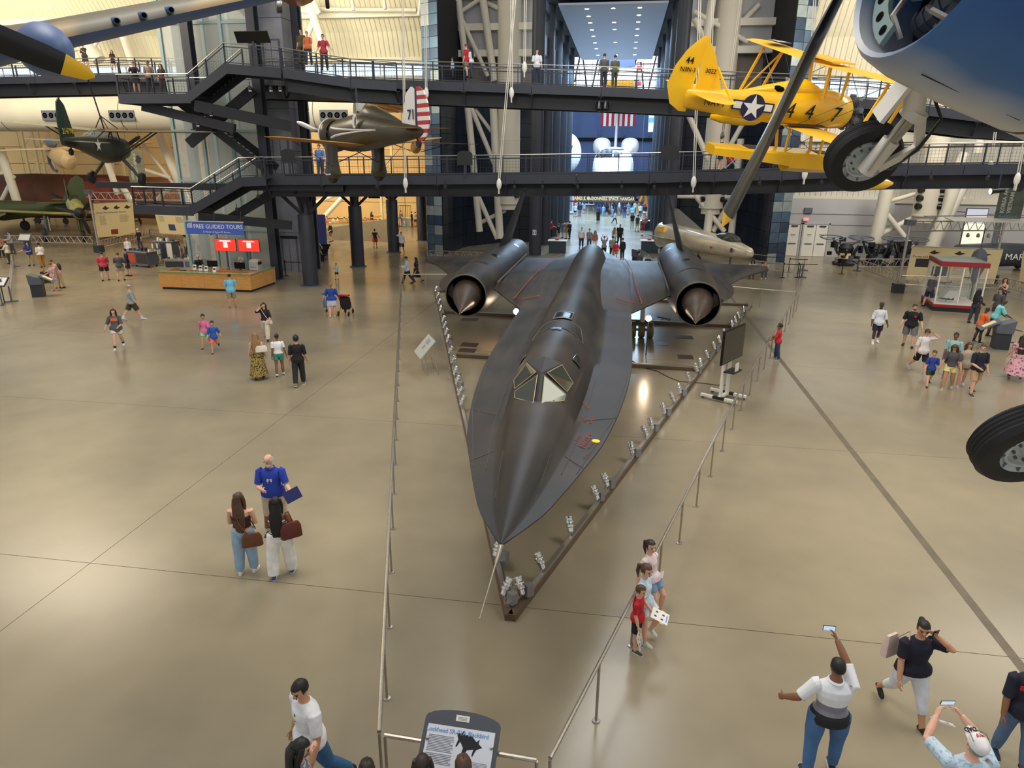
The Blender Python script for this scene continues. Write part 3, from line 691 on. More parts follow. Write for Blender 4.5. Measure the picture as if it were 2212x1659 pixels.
# ---- glass lift tower
t = thing('lift_tower', 'glass walled lift tower with pale steel framing behind the tour desk', 'lift tower', (-24.6,43.5,0))
fx0, fx1, fy0, fy1 = -3.3,2.6,-1.6,2.0
M['tower_frame'] = mat('pale_green_frame', lin(140,164,164),.45)
cab = []
for z in range(0,18,3):
 for k in range(3):
  x = fx0 + (fx1 - fx0) * k / 3
  o = MB().bb((x + .05, fy0 - .02, z + .05),(x + (fx1 - fx0) / 3 - .05, fy0 + .02, z + 2.95)).build('glass_pane', M['glass'], t)
 MB().bb((fx0, fy0 - .08, z - .06),(fx1, fy0 + .08, z + .08)).build('transom', M['tower_frame'], t)
 MB().bb((fx0 - .02, fy0 + .05, z + .05),(fx0 + .02, fy1, z + 2.95)).build('glass_pane', M['glass'], t)
for k in range(4):
 x = fx0 + (fx1 - fx0) * k / 3; MB().bb((x - .1, fy0 - .1,0),(x + .1, fy0 + .1,18)).build('mullion', M['tower_frame'], t)
MB().bb((fx0, fy1,0),(fx1, fy1 + .2,18)).build('rear_wall', mat('tower_rear_wall', lin(120,122,104),.6, noise=.15, nscale=.5), t)
for k in range(3): MB().bb((-2 + k * 1.7,.6,0),(-1.8 + k * 1.7,.8,18)).build('guide_rail', M['tower_frame'], t)
p = V((-22.9,44.6,0)); t = thing('lift_core', 'brushed stainless lift core with doors beside the glass tower', 'lift', p)
M['core'] = mat('lift_steel', lin(150,150,160),.36,.3, noise=.2, nscale=.8)
for j in range(7): MB().bb((-.3,0, j * 2.62),(1.5,3, j * 2.62 + 2.59)).build('cladding_panel', M['core'], t)
MB().bb((-.26,.03,0),(1.46,2.97,18.3)).build('core_body', M['steel_dark'], t)
for z in (0,6.45,12.2):
 MB().bb((.15,-.05, z),(1.25,0, z + 2.3)).build('door_frame', M['steel_mid'], t)
 for x in (.22,.72): MB().bb((x, -.08, z),(x + .46,-.04, z + 2.2)).build('lift_door', M['core'], t)
MB().bb((.1,-.12,2.25),(1.3,-.02,2.4)).build('door_header', M['steel_black'], t)
# ---- round ducts
M['duct'] = mat('white_fabric_duct', lin(206,198,180),.6, noise=.05, nscale=.5)
def nozzles(par, c, n, dx, r=.24, back=True):
 b = MB(); w = n * dx; b.bb((c[0] - w / 2, c[1] - .08, c[2] - .42),(c[0] + w / 2, c[1] + .3, c[2] + .42)); b.build('nozzle_plate', M['steel_mid'], par)
 for i in range(n):
  x = c[0] + (i - (n - 1) / 2) * dx; MB().lathe([(r, 0),(r * 1.1,-.12),(r * .7,-.1),(r * .6,.02)],(x, c[1] - .08, c[2]),(0,-1,0),14).build('air_nozzle', M['black'], par)
t = thing('horizontal_duct', 'huge white round air duct running along the left gallery', 'air duct', (-40,60,11.1))
MB().lathe([(1.55,-30),(1.55,17.6)],(0,0,0),(1,0,0),36).build('duct_run', M['duct'], t)
for x in range(-28,18,6): MB().lathe([(1.57, x),(1.57, x + .06)],(0,0,0),(1,0,0),36).build('seam_band', M['steel_mid'], t)
for px in (120,265,722):
 x = aty(px, 258,58.5).x + 40; nozzles(t, (x, -1.5,-.25),4,.62)
for x in range(-28,18,4): MB().tube((x, 0,1.5),(x, 0,2.9),.05,6).build('hanger', M['white_pipe'], t)
def vduct(px, py0, py1, Y, r, label, noz=True, ptop=None):
 a = aty(px, py1, Y); t = thing('vertical_duct', label, 'air duct', a); top = aty(px if ptop is None else ptop, py0, Y) - a
 top.x = top.x; H = top.z
 MB().lathe([(.02,0),(r * .8,0),(r * .8,.4),(r, .45),(r, H * .5),(r, H + 6)], n=28).build('duct_run', M['duct'], t)
 for z in (.5, H * .35, H * .62): MB().lathe([(r + .02, z),(r + .02, z + .08)], n=28).build('seam_band', M['white_pipe'], t)
 if noz:
  for q in (-1,1):
   for k in range(3): MB().lathe([(.22,0),(.24,.3),(.12,.28)],(q * r * .7,-r * .6,1.2 + k * .6),(q, -.4,0),12).build('air_nozzle', M['black'], t)
vduct(1098,0,452,60,.95, 'white vertical air duct with black nozzles left of the corridor')
vduct(1534,0,462,60,.95, 'white vertical air duct with black nozzles right of the corridor')
vduct(1993,250,480,58,.85, 'white vertical air duct with black nozzles above the engine display')
# ---- trusses of white pipe
def frame_pipes(name, label, segs, Y, plinth=None):
 P = [(aty(x0, y0, Y + dy), aty(x1, y1, Y + dy), r) for x0, y0, x1, y1, r, dy in segs]
 lo = min([min(a.z, b.z) for a, b, _ in P]); base = V((sum(a.x for a, _, _ in P) / len(P), Y, max(0, lo)))
 t = thing(name, label, 'truss', base)
 for a, b_, r in P: MB().tube(a - base, b_ - base, r, 12).build('strut', M['white_pipe'], t)
 return t
LT = [(990,0,1008,150,.28,0),(1042,-10,1068,175,.3,0),(990,25,1054,165,.18,0),(996,25,1040,-4,.16,0),(1045,3,1092,25,.2,.5),
  (1008,205,1036,500,.3,0),(1064,200,1080,515,.33,0),(1016,226,1050,205,.16,0),(1018,229,1074,229,.16,0),(1018,233,1070,360,.2,0),(1026,236,1066,290,.16,.4),(1070,375,1110,320,.2,.6),(1029,415,1074,516,.2,0),(1036,482,1092,454,.18,.5)]
frame_pipes('pipe_truss', 'white pipe truss leg left of the corridor mouth', LT, 59.5)
RT = [(1540,-10,1506,210,.3,0),(1590,-10,1566,230,.3,0),(1615,90,1500,25,.18,0),(1500,40,1560,160,.2,0),(1640,10,1590,60,.2,.4),
  (1486,245,1530,345,.22,0),(1500,420,1565,500,.2,0),(1620,240,1560,345,.2,0),(1602,390,1540,500,.22,.4),(1560,225,1528,500,.33,0),(1600,300,1580,505,.28,0),(1460,424,1590,426,.16,0),(1458,418,1500,405,.14,0),(1530,405,1595,440,.18,.3)]
frame_pipes('pipe_truss', 'white pipe truss leg right of the corridor mouth', RT, 59.5)
frame_pipes('pipe_truss', 'white pipe truss rising past the camouflaged wing', [(160,60,215,130,.55,0),(150,60,152,130,.2,0),(232,30,175,110,.16,0),(255,45,290,150,.3,0),(225,55,200,110,.14,0)],58)
frame_pipes('pipe_truss', 'white pipe truss on the vault beside the clock discs', [(680,35,640,140,.22,0),(665,0,708,125,.35,0),(690,28,640,22,.16,0),(676,0,690,30,.2,0),(760,0,764,22,.14,0),(830,0,832,20,.14,0),(910,0,905,35,.18,0),(595,20,900,22,.16,1)],58)
frame_pipes('pipe_truss', 'white pipe truss leg behind the green observation plane', [(345,290,405,440,.42,0),(0,320,45,460,.42,0),(230,345,255,420,.3,0),(262,400,290,445,.3,0),(290,360,370,385,.18,0),(300,300,385,410,.16,0),(0,440,30,380,.2,0),(0,375,22,372,.16,0),(340,430,380,395,.2,0)],64)
frame_pipes('pipe_truss', 'white pipe truss of the gallery seen behind the branching columns', [(660,448,740,414,.22,0),(690,480,750,415,.25,0),(655,560,690,470,.22,1)],72)
frame_pipes('pipe_truss', 'white pipe truss against the right wall above the engine display', [(1918,400,1880,565,.5,0),(2062,400,2010,545,.5,0),(1902,445,1985,552,.2,0),(1910,438,2050,398,.16,.3),(1905,505,2030,440,.2,.4),(2082,400,2010,550,.35,0),(2060,395,2080,430,.2,0),(2085,330,2050,400,.35,0),(2000,268,2040,330,.22,0),(2140,180,2112,330,.3,0)],58)
for k, (px, p2, y0, y1, Y, lb) in enumerate(((870,876,0,400,37.6, 'left of the patterned fighter tail'),(1112,1078,0,402,37.6, 'left of the corridor columns'),(918,921,-5,205,40.6, 'in front of the left tiled strip'),(1105,1105,0,205,40.6, 'beside the walkway stroller'),(1135,1133,0,150,40.6, 'near the corridor raft'),(1512,1498,0,398,37.6, 'right of the corridor columns'),(1540,1532,0,220,40.6, 'behind the yellow tail fin'),(1600,1560,0,300,44, 'over the yellow cockpit'),(1760,1738,0,380,37.6, 'behind the black propeller blade'),(2150,2138,285,365,38.4, 'under the blue fighter belly'),(2212,2196,310,392,36, 'at the far right of the lower walkway'))):
 a = aty(px, y0, Y); b_ = aty(p2, y1, Y)
 t = thing('hanger_rod', 'white twin hanger rod with clevis %s' % lb, 'hanger rod', b_, 0, 'white hanger rods')
 for dx in (-.045,.045): MB().tube((dx, 0,.3), a - b_ + V((dx, 0,0)),.024,6).build('rod', M['white_pipe'], t)
 MB().ell((0,0,.1),(.14,.1,.3),10,6).build('clevis', M['white'], t); MB().bb((-.03,-.08,-.4),(.03,.08,0)).build('clevis_plate', M['white_pipe'], t)
# ---- small spotlights under the walkways
def can_light(px, py, Y, label, tilt=.3):
 p = aty(px, py, Y); t = thing('walkway_spotlight', label, 'spotlight', p, 0, 'small spotlights under the walkways')
 MB().lathe([(.05,.12),(.09,.1),(.11,-.08),(.10,-.1)], n=12).build('lamp_can', M['steel_black'], t)
 MB().lathe([(.085,-.095),(.085,-.1)], n=12).build('lens', M['lamp'], t); MB().tube((0,0,.12),(0,0,.35),.025,6).build('stem', M['steel_black'], t)
W8 = ['first', 'second', 'third', 'fourth', 'fifth', 'sixth']
for k, px in enumerate((1111,1172,1248,1343,1413,1470)): can_light(px, 405,37.9, 'small lit spotlight under the lower walkway, %s from the left over the corridor' % W8[k])
for k, (px, py, lb) in enumerate(((815,404, 'over the third branching column'),(962,404, 'left of the dark portal'),(558,425, 'by the lift tower'),(512,453, 'over the tour banner'),(456,246, 'under the upper landing'),(540,192, 'high on the glass tower'),(427,268, 'left edge of the glass tower'),(585,192, 'by the stainless core'),(605,192, 'right of the stainless core'),(1640,396, 'under the yellow float'),(1774,395, 'left of the big tyre'),(2010,385, 'right of the big tyre'),(2132,386, 'at the right walkway end'))):
 can_light(px, py, 37.5, 'small spotlight under the walkways ' + lb)
t = thing('stage_light', 'pair of black stage lights hung under the upper walkway', 'spotlight', aty(1303,226,40.8))
for dx in (-.22,.12): MB().lathe([(.16,.25),(.2,0),(.17,-.22),(.1,-.24)],(dx, 0,-.1),(0,.5,1),14).build('lamp_can', M['black'], t)
MB().bb((-.3,-.03,.15),(.25,.03,.2)).build('yoke', M['steel_black'], t)
# light rails, fence, signs round the jet
M['alu'] = mat('anodised_aluminium', lin(190,184,176),.3,.8)
M['railbase'] = mat('bronze_rail_base', lin(104,86,68),.45,.3, noise=.15, nscale=3)
CR = V((-1.5,9.75,0)); RE = V((7.25,38.0,0)); LE = V((-10.6,39.2,0))
def light_rail(name, label, a, b, strip0=0.):
 a = V(a); b = V(b); d = (b - a); L = d.length; t = thing(name, label, 'light rail', a, atan2(-d.x, d.y))
 MB().bb((-.07,0,0),(.07, L, .13)).build('base_channel', M['railbase'], t); MB().bb((-.045, strip0,.13),(.045, L, .19)).build('power_strip', M['alu'], t)
 return t
light_rail('light_rail', 'long floor light rail along the right side of the black jet', CR + V((.05,0,0)), RE, .55); light_rail('light_rail', 'long floor light rail along the left side of the black jet', CR, LE, .2)
def cross_bar(label, a, b):
 a = V(a); b = V(b); t = thing('cross_rail', label, 'light rail', a); MB().beam((0,0,.07), b - a + V((0,0,.07)),.12,.12).build('base_channel', M['railbase'], t); MB().beam((0,0,.15), b - a + V((0,0,.15)),.07,.05).build('power_strip', M['alu'], t)
cross_bar('floor cross rail under the engine nacelles of the black jet', (-8.6,33.3,0),(5.6,32.8,0)); cross_bar('floor cross rail under the nose gear side of the black jet', (-6.1,25.55,0),(3.1,25.3,0)); cross_bar('farthest floor cross rail behind the black jet', (-10.4,38.9,0),(7.1,38.1,0))
proto = None
def floodlight(px, py, side, ballast, label, aim):
 """chrome floodlight on the rail; side -1 left rail, 1 right rail"""
 a, b = (CR, RE) if side > 0 else (CR, LE); p = at(px, py, .38)
 d = (b - a).normalized(); s = (p - a).dot(d); q = a + d * s; q.z = .19
 t = thing('floodlight', label, 'spotlight', q, aim, 'chrome floodlights on the floor rails')
 R = Matrix.Rotation(-.55,3, 'X'); o = V((0,.0,.22)); ax = R @ V((0,0,1))
 b_ = MB(); b_.lathe([(.05,-.16),(.085,-.13),(.09,-.02),(.12,.0),(.125,.05),(.09,.07),(.10,.1),(.13,.12),(.13,.16),(.10,.18),(.10,.25),(.115,.26),(.11,.30),(.02,.30)], o, ax, 16); b_.build('lamp_body', M['chrome'], t)
 MB().lathe([(.1,.302),(.02,.306)], o, ax, 16).build('lens', M['glass'], t)
 b_ = MB(); b_.bb((-.02,-.03,0),(.02,.03,.2)); b_.build('yoke', M['alu'], t)
 if ballast: MB().bb((.14,-.09,-.04),(.34,.09,.26)).build('ballast_box', mat('ballast_grey', lin(150,150,152),.4,.5) if 'ballast_grey' not in bpy.data.materials else bpy.data.materials['ballast_grey'], t)
 for c_ in t.children: c_.scale = (.72,.72,.72)
 return t
ORD = ['first', 'second', 'third', 'fourth', 'fifth', 'sixth', 'seventh', 'eighth', 'ninth', 'tenth', 'eleventh', 'twelfth', 'thirteenth', 'fourteenth', 'fifteenth', 'sixteenth', 'seventeenth', 'eighteenth', 'nineteenth', 'twentieth', 'twenty-first', 'twenty-second', 'twenty-third']
RL = [(1113,1265,1),(1165,1213,0),(1230,1135,0),(1278,1064,1),(1312,1039,1),(1368,970,1),(1394,932,0),(1404,916,1),(1431,883,1),(1455,859,0),(1474,842,1),(1492,816,0),(1510,796,1),(1516,785,0),(1532,767,1),(1549,749,1),(1560,735,0),(1572,720,1),(1585,701,1),(1593,692,0),(1601,683,1),(1610,670,1)]
for k, (x, y, bx) in enumerate(RL): floodlight(x, y, 1, bx, 'chrome floodlight on the right floor rail, %s from its near end' % ORD[k],.7 + .3 * sin(k * 2.3))
LL = [(1087,1270,1),(1069,1187,1),(1005,866,0),(1000,846,0),(989,822,1),(984,802,1),(976,778,1),(972,757,1),(966,733,1),(967,718,1),(956,703,1),(957,690,0),(951,667,1),(948,652,0),(943,639,1),(942,625,1)]
for k, (x, y, bx) in enumerate(LL): floodlight(x, y, -1, bx, 'chrome floodlight on the left floor rail, %s from its near end' % ORD[k],-.7 + .3 * sin(k * 1.7))
def fence(name, label, pts, skip=()):
 pts = [V(p) for p in pts]; t = thing(name, label, 'fence', pts[0]); o = pts[0]; up = V((0,0,1))
 MB().sweep([p - o + up * 1.0 for p in pts],.028,8).build('handrail', M['brushed'], t)
 sh = None
 for p in sub(pts, 1.66):
  if sh is None:
   q = MB().tube((0,0,0),(0,0,.98),.02,8).lathe([(.06,0),(.055,.02),(.02,.025)], n=10).build('post', M['brushed'], t); sh = q.data
  else: q = bpy.data.objects.new('post', sh); COL.objects.link(q); q.parent = t
  q.location = p - o
 return t
fence('visitor_fence', 'long steel visitor fence left of the black jet', [(-2.5,6.15,0),(-12.5,38.7,0)])
fence('visitor_fence', 'steel visitor fence far behind the left wing of the jet', [(-12.4,38.8,0),(-9.8,39.3,0)])
fence('visitor_fence', 'short steel visitor fence in front of the jet nose carrying the title sign', [(-2.42,6.12,0),(-.6,6.05,0)])
fence('visitor_fence', 'long steel visitor fence right of the black jet with children leaning on it', [(-.45,6.1,0),(4.1,21.1,0),(9.4,37.2,0)])
fence('visitor_fence', 'steel visitor fence behind the right nacelle of the jet', [(9.3,37.3,0),(6.05,38.45,0)])
def lines(mb, x0, x1, y0, n, pitch, h, jag=.15, z=.001, seed=1):
 r = random.Random(seed)
 for i in range(n): mb.bb((x0, y0 - i * pitch - h, 0),(x1 - r.random() * jag * (x1 - x0) * (1 if i % 5 == 4 else .25), y0 - i * pitch, z))
tilt = Matrix.Rotation(radians(38),3, 'X'); yaw = Matrix.Rotation(-.03,3, 'Z')
t = thing('title_sign', 'grey arched reading sign about the black jet on the front fence', 'sign', (-1.5,6.02,.82), R=yaw)
def on(mb, name, m, par, R=tilt, off=(0,0,.25)):
 mb.v = [tuple(R @ V(q) + V(off)) for q in mb.v]; return mb.build(name, m, par, 0)
arch = [(-.45,-.33),(.45,-.33),(.45,.27)] + [(.45 * cos(a),.27 + .11 * sin(a)) for a in [pi * k / 10 for k in range(1,10)]] + [(-.45,.27)]
on(MB().prism(arch, -.03,0), 'sign_board', mat('charcoal_board', lin(72,76,84),.5), t)
on(MB().bb((-.40,-.28,.0),(.40,.20,.004)), 'printed_sheet', mat('pale_sheet', lin(214,218,226),.5), t)
on(MB().bb((-.085,.265,0),(.075,.33,.006)), 'donor_plate', M['white'], t); mb = MB(); lines(mb, -.06,.05,.31,3,.014,.005); on(mb, 'donor_text', M['steel_mid'], t, off=V((0,0,.25)) + tilt @ V((0,0,.006)))
text('Lockheed SR-71A Blackbird', .066, t, mat('title_blue', lin(106,150,204),.6), frame4(V((-.04,0,.25)) + tilt @ V((0,.145,.006)),(1,0,0), tilt @ V((0,1,0))), 'title_lettering', .001, bold=.0012)
mb = MB(); lines(mb, -.37,-.06,.09,11,.016,.007, seed=2); lines(mb, -.37,-.06,-.10,7,.016,.007, seed=3); lines(mb, .16,.36,-.13,7,.014,.005, seed=4); on(mb, 'body_text', M['steel_mid'], t, off=V((0,0,.25)) + tilt @ V((0,0,.004)))
pic = [(-.015,.5),(.02,.1),(.05,-.1),(.17,-.18),(.19,-.05),(.22,-.05),(.23,-.2),(.33,-.3),(.22,-.33),(.2,-.42),(.16,-.34),(0,-.4),(-.16,-.34),(-.2,-.42),(-.22,-.33),(-.33,-.3),(-.23,-.2),(-.22,-.05),(-.19,-.05),(-.17,-.18),(-.05,-.1),(-.02,.1)]
Rz = Matrix.Rotation(radians(160),3, 'Z'); mb = MB(); mb.add([Rz @ V((x * .52, y * .52,.006)) + V((.06,-.06,0)) for x, y in pic],[tuple(range(len(pic)))],0, True); on(mb, 'aircraft_picture', M['black'], t)
for x in (-.38,.38): MB().tube((x, .03,.02),(x, .03,.3),.02,8).build('bracket', M['brushed'], t)
p = V((-6.75,23.3,0)); t = thing('stand_sign', 'thin pale reading sign on a slim wire stand left of the jet', 'sign', p, radians(-62))
R = Matrix.Rotation(radians(48),3, 'X')
on(MB().bb((-.55,-.42,-.015),(.55,.42,.015)), 'sign_board', mat('stand_board', lin(186,188,178),.4,.2), t, R, (0,0,1.0)); mb = MB(); lines(mb, -.2,.2,.3,4,.05,.02); lines(mb, -.12,.1,.05,6,.03,.012); on(mb, 'body_text', M['steel_mid'], t, R, V((0,0,1.0)) + R @ V((0,0,.018)))
for x in (-.4,.4): MB().tube((x, .0,0),(x, -.1,.8),.018,6).tube((x, .4,0),(x, .2,1.1),.018,6).build('leg', M['alu'], t)
MB().tube((-.4,.1,.3),(.4,.1,.3),.014,6).build('stretcher', M['alu'], t)
t = thing('screen_stand', 'wheeled white stand with a large dark screen beside the right fence', 'screen', (3.7,22.2,0), radians(58))
for x in (-.24,.24): MB().bb((x - .06,-.04,.12),(x + .06,.04,1.55)).build('upright', M['white'], t)
for x in (-.36,.36): MB().bb((x - .05,-.62,.09),(x + .05,.62,.17)).bb((x - .055,-.2,.085),(x + .055,.2,.175),1).build('base_rail', [M['white'], M['steel_black']], t)
for x in (-.36,.36):
 for y in (-.55,.55): MB().lathe([(.045,-.025),(.045,.025)],(x, y, .045),(1,0,0),12).build('caster', M['steel_mid'], t)
MB().bb((-.36,-.05,.1),(.36,.05,.18)).build('cross_member', M['white'], t)
MB().bb((-.8,-.16,1.35),(.8,-.1,2.45)).build('screen_body', M['black'], t); MB().bb((-.77,-.175,1.38),(.77,-.16,2.42)).build('screen_face', mat('dark_screen', lin(48,44,38),.12), t)
MB().prism([(-.3,-.4),(.3,-.4),(.34,-.05),(-.34,-.05)],1.0,1.04).build('shelf', M['steel_black'], t); MB().bb((-.12,-.36,1.04),(.12,-.33,1.3)).build('notice_card', M['white'], t); MB().bb((-.3,.02,1.3),(.3,.06,1.36)).build('bracket', M['steel_black'], t)
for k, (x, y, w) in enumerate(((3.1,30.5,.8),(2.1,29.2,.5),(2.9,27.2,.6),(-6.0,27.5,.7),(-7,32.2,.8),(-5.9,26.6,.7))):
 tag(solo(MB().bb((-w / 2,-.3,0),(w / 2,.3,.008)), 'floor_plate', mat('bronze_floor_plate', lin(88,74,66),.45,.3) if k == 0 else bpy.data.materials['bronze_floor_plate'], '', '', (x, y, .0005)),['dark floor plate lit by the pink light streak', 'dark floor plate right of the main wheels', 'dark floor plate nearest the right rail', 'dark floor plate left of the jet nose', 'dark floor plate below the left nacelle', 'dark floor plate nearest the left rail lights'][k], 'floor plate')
cab = [at(px, py, .012) for px, py in ((1363,778),(1385,792),(1400,797),(1420,802),(1445,815),(1468,824),(1495,826),(1520,828),(1548,832),(1572,832))]
mb = MB(); mb.sweep(cab, .018,6); tag(mb.build('power_cable', mat('dark_cable', lin(60,52,44),.7)), 'dark power cable snaking over the floor to the screen stand', 'cable')
cab = [at(px, py, .012) for px, py in ((1412,690),(1425,697),(1434,686),(1440,694),(1430,700),(1448,690),(1420,684))]
mb = MB(); mb.sweep(cab, .02,6); tag(mb.build('power_cable', bpy.data.materials['dark_cable']), 'tangled dark cable on the floor under the right wing', 'cable')
def flood(px, py, z, label, aim, e):
 p = at(px, py, z); t = thing('work_lamp', label, 'lamp', p)
 MB().lathe([(.05,.12),(.12,.02),(.13,-.03)],(0,0,0),(0,1,0),12).build('reflector', M['chrome'], t); MB().lathe([(.11,-.03),(.02,-.035)],(0,0,0),(0,1,0),12).build('bulb', glow('bulb_glow', (1,.78,.52),40), t)
 MB().tube((0,0,-z),(0,0,-.05),.025,6).build('stand', M['steel_dark'], t)
 l = bpy.data.lights.new('lamp_beam', 'POINT'); l.energy = e; l.color = (1,.72,.5); l.shadow_soft_size = .12; o = bpy.data.objects.new('lamp_beam', l); COL.objects.link(o); o.location = p + V((0,-.25,.1))
flood(1115,673,1.5, 'bright work lamp on a stand under the left wing', 0,90); flood(1401,688,1.5, 'bright work lamp beside the right main wheels', 0,30)
for (x, y),(tx, ty, tz), e in (((6.9,33, ),(3,31,0),260),((5.9,35),(2.9,27,2.5),250),((-8.5,33),(-5.8,27,2.5),250),((4.8,37.5),(-1,33,3.6),380),((-8.5,38),(-3,33,3.6),420),((2.5,24),(3,27,2.6),60)):
 l = bpy.data.lights.new('rail_spot', 'SPOT'); l.energy = e; l.color = (1,.70,.50); l.spot_size = .45; l.spot_blend = .6; l.shadow_soft_size = .08; o = bpy.data.objects.new('rail_spot', l); COL.objects.link(o)
 o.location = (x, y, .55 if y < 37 else 4.6); o.rotation_euler = (V((tx, ty, tz)) - o.location).to_track_quat('-Z', 'Y').to_euler()
# hanging and parked aircraft
def fuse(mb, secs, n=20, m=0, ex=1.):
 """secs: (x, half width, half height, z centre)"""
 R = []
 for x, w, h, zc in secs:
  R.append([V((x, w * math.copysign(abs(cos(a)) ** ex, cos(a)), zc + h * math.copysign(abs(sin(a)) ** ex, sin(a)))) for a in [2 * pi * k / n for k in range(n)]])
 return mb.rings(R, m)
def foil(mb, root, tip, cr, ct, th=.13, n=10, m=0, k=8, round_tip=True, vert=False):
 """lifting surface from root leading edge to tip leading edge (points), chords cr, ct towards -x"""
 root = V(root); tip = V(tip); R = []
 st = [i / k for i in range(k + 1)] + ([1.02] if round_tip else [])
 d = tip - root; nrm = (V((1,0,0)).cross(d)).normalized()
 for t in st:
  tt = min(t, 1); c = cr + (ct - cr) * tt; sh = 1
  if round_tip:
   e = max(0,(tt - .8) / .2); sh = sqrt(max(.02,1 - e * e * .97))
  if t > 1: sh = .05
  p = root + d * tt; le = p.x - c * (1 - sh) * .45; cc = c * sh; up = []; lo = []
  for j in range(n + 1):
   u = 1 - cos(pi * j / 2 / n * 1.0) if False else (j / n) ** 1.5
   y = th * c * sh * 1.6 * (sqrt(u) * .9 - u * .6 - u * u * .3) if u < 1 else 0
   q = V((le - cc * u, p.y, p.z)); up.append(q + nrm * y * .75); lo.append(q - nrm * y * .45)
  R.append(up + lo[::-1][:-1] if False else up + lo[::-1])
 return mb.rings(R, m)
def orient(az, pitch=0, bank=0):
 """az: heading in degrees left of the hall axis; local x = nose, y = left wing, z = up"""
 a = radians(az); f = V((-sin(a) * cos(radians(pitch)), cos(a) * cos(radians(pitch)), sin(radians(pitch))))
 l0 = V((-cos(a),-sin(a),0)); u0 = f.cross(l0); b = radians(bank)
 l = l0 * cos(b) + u0 * sin(b); u = f.cross(l); return Matrix((f, l, u)).transposed()
def star_poly(r, r2=None): return [((r if k % 2 == 0 else (r2 or r * .382)) * sin(pi * k / 5),(r if k % 2 == 0 else (r2 or r * .382)) * cos(pi * k / 5)) for k in range(10)]
def decal(par, poly, M4, m, name, z=0.):
 mb = MB(); mb.add([M4 @ V((x, y, z)) for x, y in poly],[tuple(range(len(poly)))],0, True); return mb.build(name, m, par, 0)
def disc(r, n=24): return [(r * cos(2 * pi * k / n), r * sin(2 * pi * k / n)) for k in range(n)]
def blade(mb, hub, ang, L, w, axis_x=0, m=0, tw=.5, tipm=None, tipf=.88):
 """propeller blade in the y-z plane at the hub"""
 c, s = cos(ang), sin(ang); R = []; T = [0.04,.15,.35,.6,.8, tipf, .97,1.0]; Wd = [.25,.45,.9,1,.92,.82,.5,.1]
 def ring(t, k):
  tws = tw * (1 - t) + .15; out = []
  for a in [2 * pi * j / 8 for j in range(8)]:
   u = cos(a) * w * .5 * k; v = sin(a) * w * .11 * k + .0
   x = u * sin(tws) + v * cos(tws); y = u * cos(tws) - v * sin(tws)
   out.append(V(hub) + V((x, c * t * L - s * y, s * t * L + c * y)))
  return out
 rr = [ring(t, k) for t, k in zip(T, Wd)]
 if tipm is None: mb.rings(rr, m)
 else: mb.rings(rr[:6], m); mb.rings(rr[5:], tipm)
def wheel(mb, c, axis, r, w, mt=0, mh=1, n=20):
 mb.lathe([(r * .62,-w * .5),(r * .9,-w * .5),(r, -w * .25),(r, w * .25),(r * .9, w * .5),(r * .62, w * .5)], c, axis, n, mt)
 mb.lathe([(.03,-w * .42),(r * .62,-w * .4),(r * .62, w * .4),(.03, w * .42)], c, axis, n, mh)
def cyl_engine(par, x, z, r, m, n=9):
 for k in range(n):
  a = 2 * pi * k / n; b = MB(); d = V((0, cos(a), sin(a))); b.tube(V((x, 0, z)) + d * r * .3, V((x, 0, z)) + d * r, r * .17,8)
  for q in range(4): b.tube(V((x, 0, z)) + d * r * (.5 + q * .13), V((x, 0, z)) + d * r * (.55 + q * .13), r * .2,8)
  b.build('engine_cylinder', m, par)
 MB().lathe([(.05,.3),(r * .22,.25),(r * .36,.05),(r * .36,-.2)],(x, 0, z),(1,0,0),16).build('crankcase', m, par)
def cables(name, label, pts, tops, r=.012):
 base = sum((V(p) for p in pts), V()) / len(pts); t = thing(name, label, 'cable', base)
 for p, q in zip(pts, tops): MB().tube(V(p) - base, V(q) - base, r, 4).build('cable', M['steel_mid'], t)
 return t
def topx(px0, p, ztop=22):   # straight up from a point
 return V((p.x, p.y, ztop))
# olive fighter with scalloped tail
M['olive'] = mat('glossy_olive', lin(56,48,27),.32, noise=.12, nscale=1, coat=.2); M['wing_yellow'] = mat('chrome_yellow_wing', lin(206,148,40),.3, noise=.1, nscale=1, coat=.3)
M['wing_yellow_u'] = mat('ochre_wing', lin(186,128,44),.35, noise=.12, nscale=1)
M['whitep'] = mat('white_gloss', lin(228,226,220),.3); M['redp'] = mat('red_gloss', lin(178,38,46),.35); M['navyp'] = mat('navy_gloss', lin(24,32,66),.35)
O = orient(52,0,-1.2); p0 = atd(801,289,28.6)
t = thing('pursuit_plane', 'olive open cockpit fighter with yellow wings and striped tail hanging before the walkway', 'aircraft', p0, R=O); P26 = t
mb = MB(); fuse(mb, [(2.95,.5,.55,.0),(2.5,.56,.62,0),(1.6,.6,.72,.02),(.6,.58,.78,.08),(-.2,.52,.74,.1),(-1.2,.42,.56,.06),(-2.4,.27,.36,.0),(-3.5,.1,.2,.0),(-3.75,.03,.1,.02)]); mb.build('fuselage', M['olive'], t)
mb = MB(); fuse(mb, [(.4,.3,.3,.62),(.05,.34,.52,.66),(-.5,.3,.46,.62),(-1.6,.16,.2,.48),(-2.3,.05,.06,.36)]); mb.build('headrest_fairing', M['olive'], t)
mb = MB(); mb.lathe([(.62,-.35),(.7,-.2),(.73,0),(.7,.2),(.62,.3),(.6,.2),(.66,0),(.6,-.3)],(3.0,0,0),(1,0,0),28,0, False); mb.build('engine_ring', M['olive'], t)
mb = MB(); mb.lathe([(.735,-.02),(.735,.1)],(3.05,0,0),(1,0,0),28,0, False); mb.build('ring_stripe', M['whitep'], t)
cyl_engine(t, 2.95,0,.6, M['steel_black'])
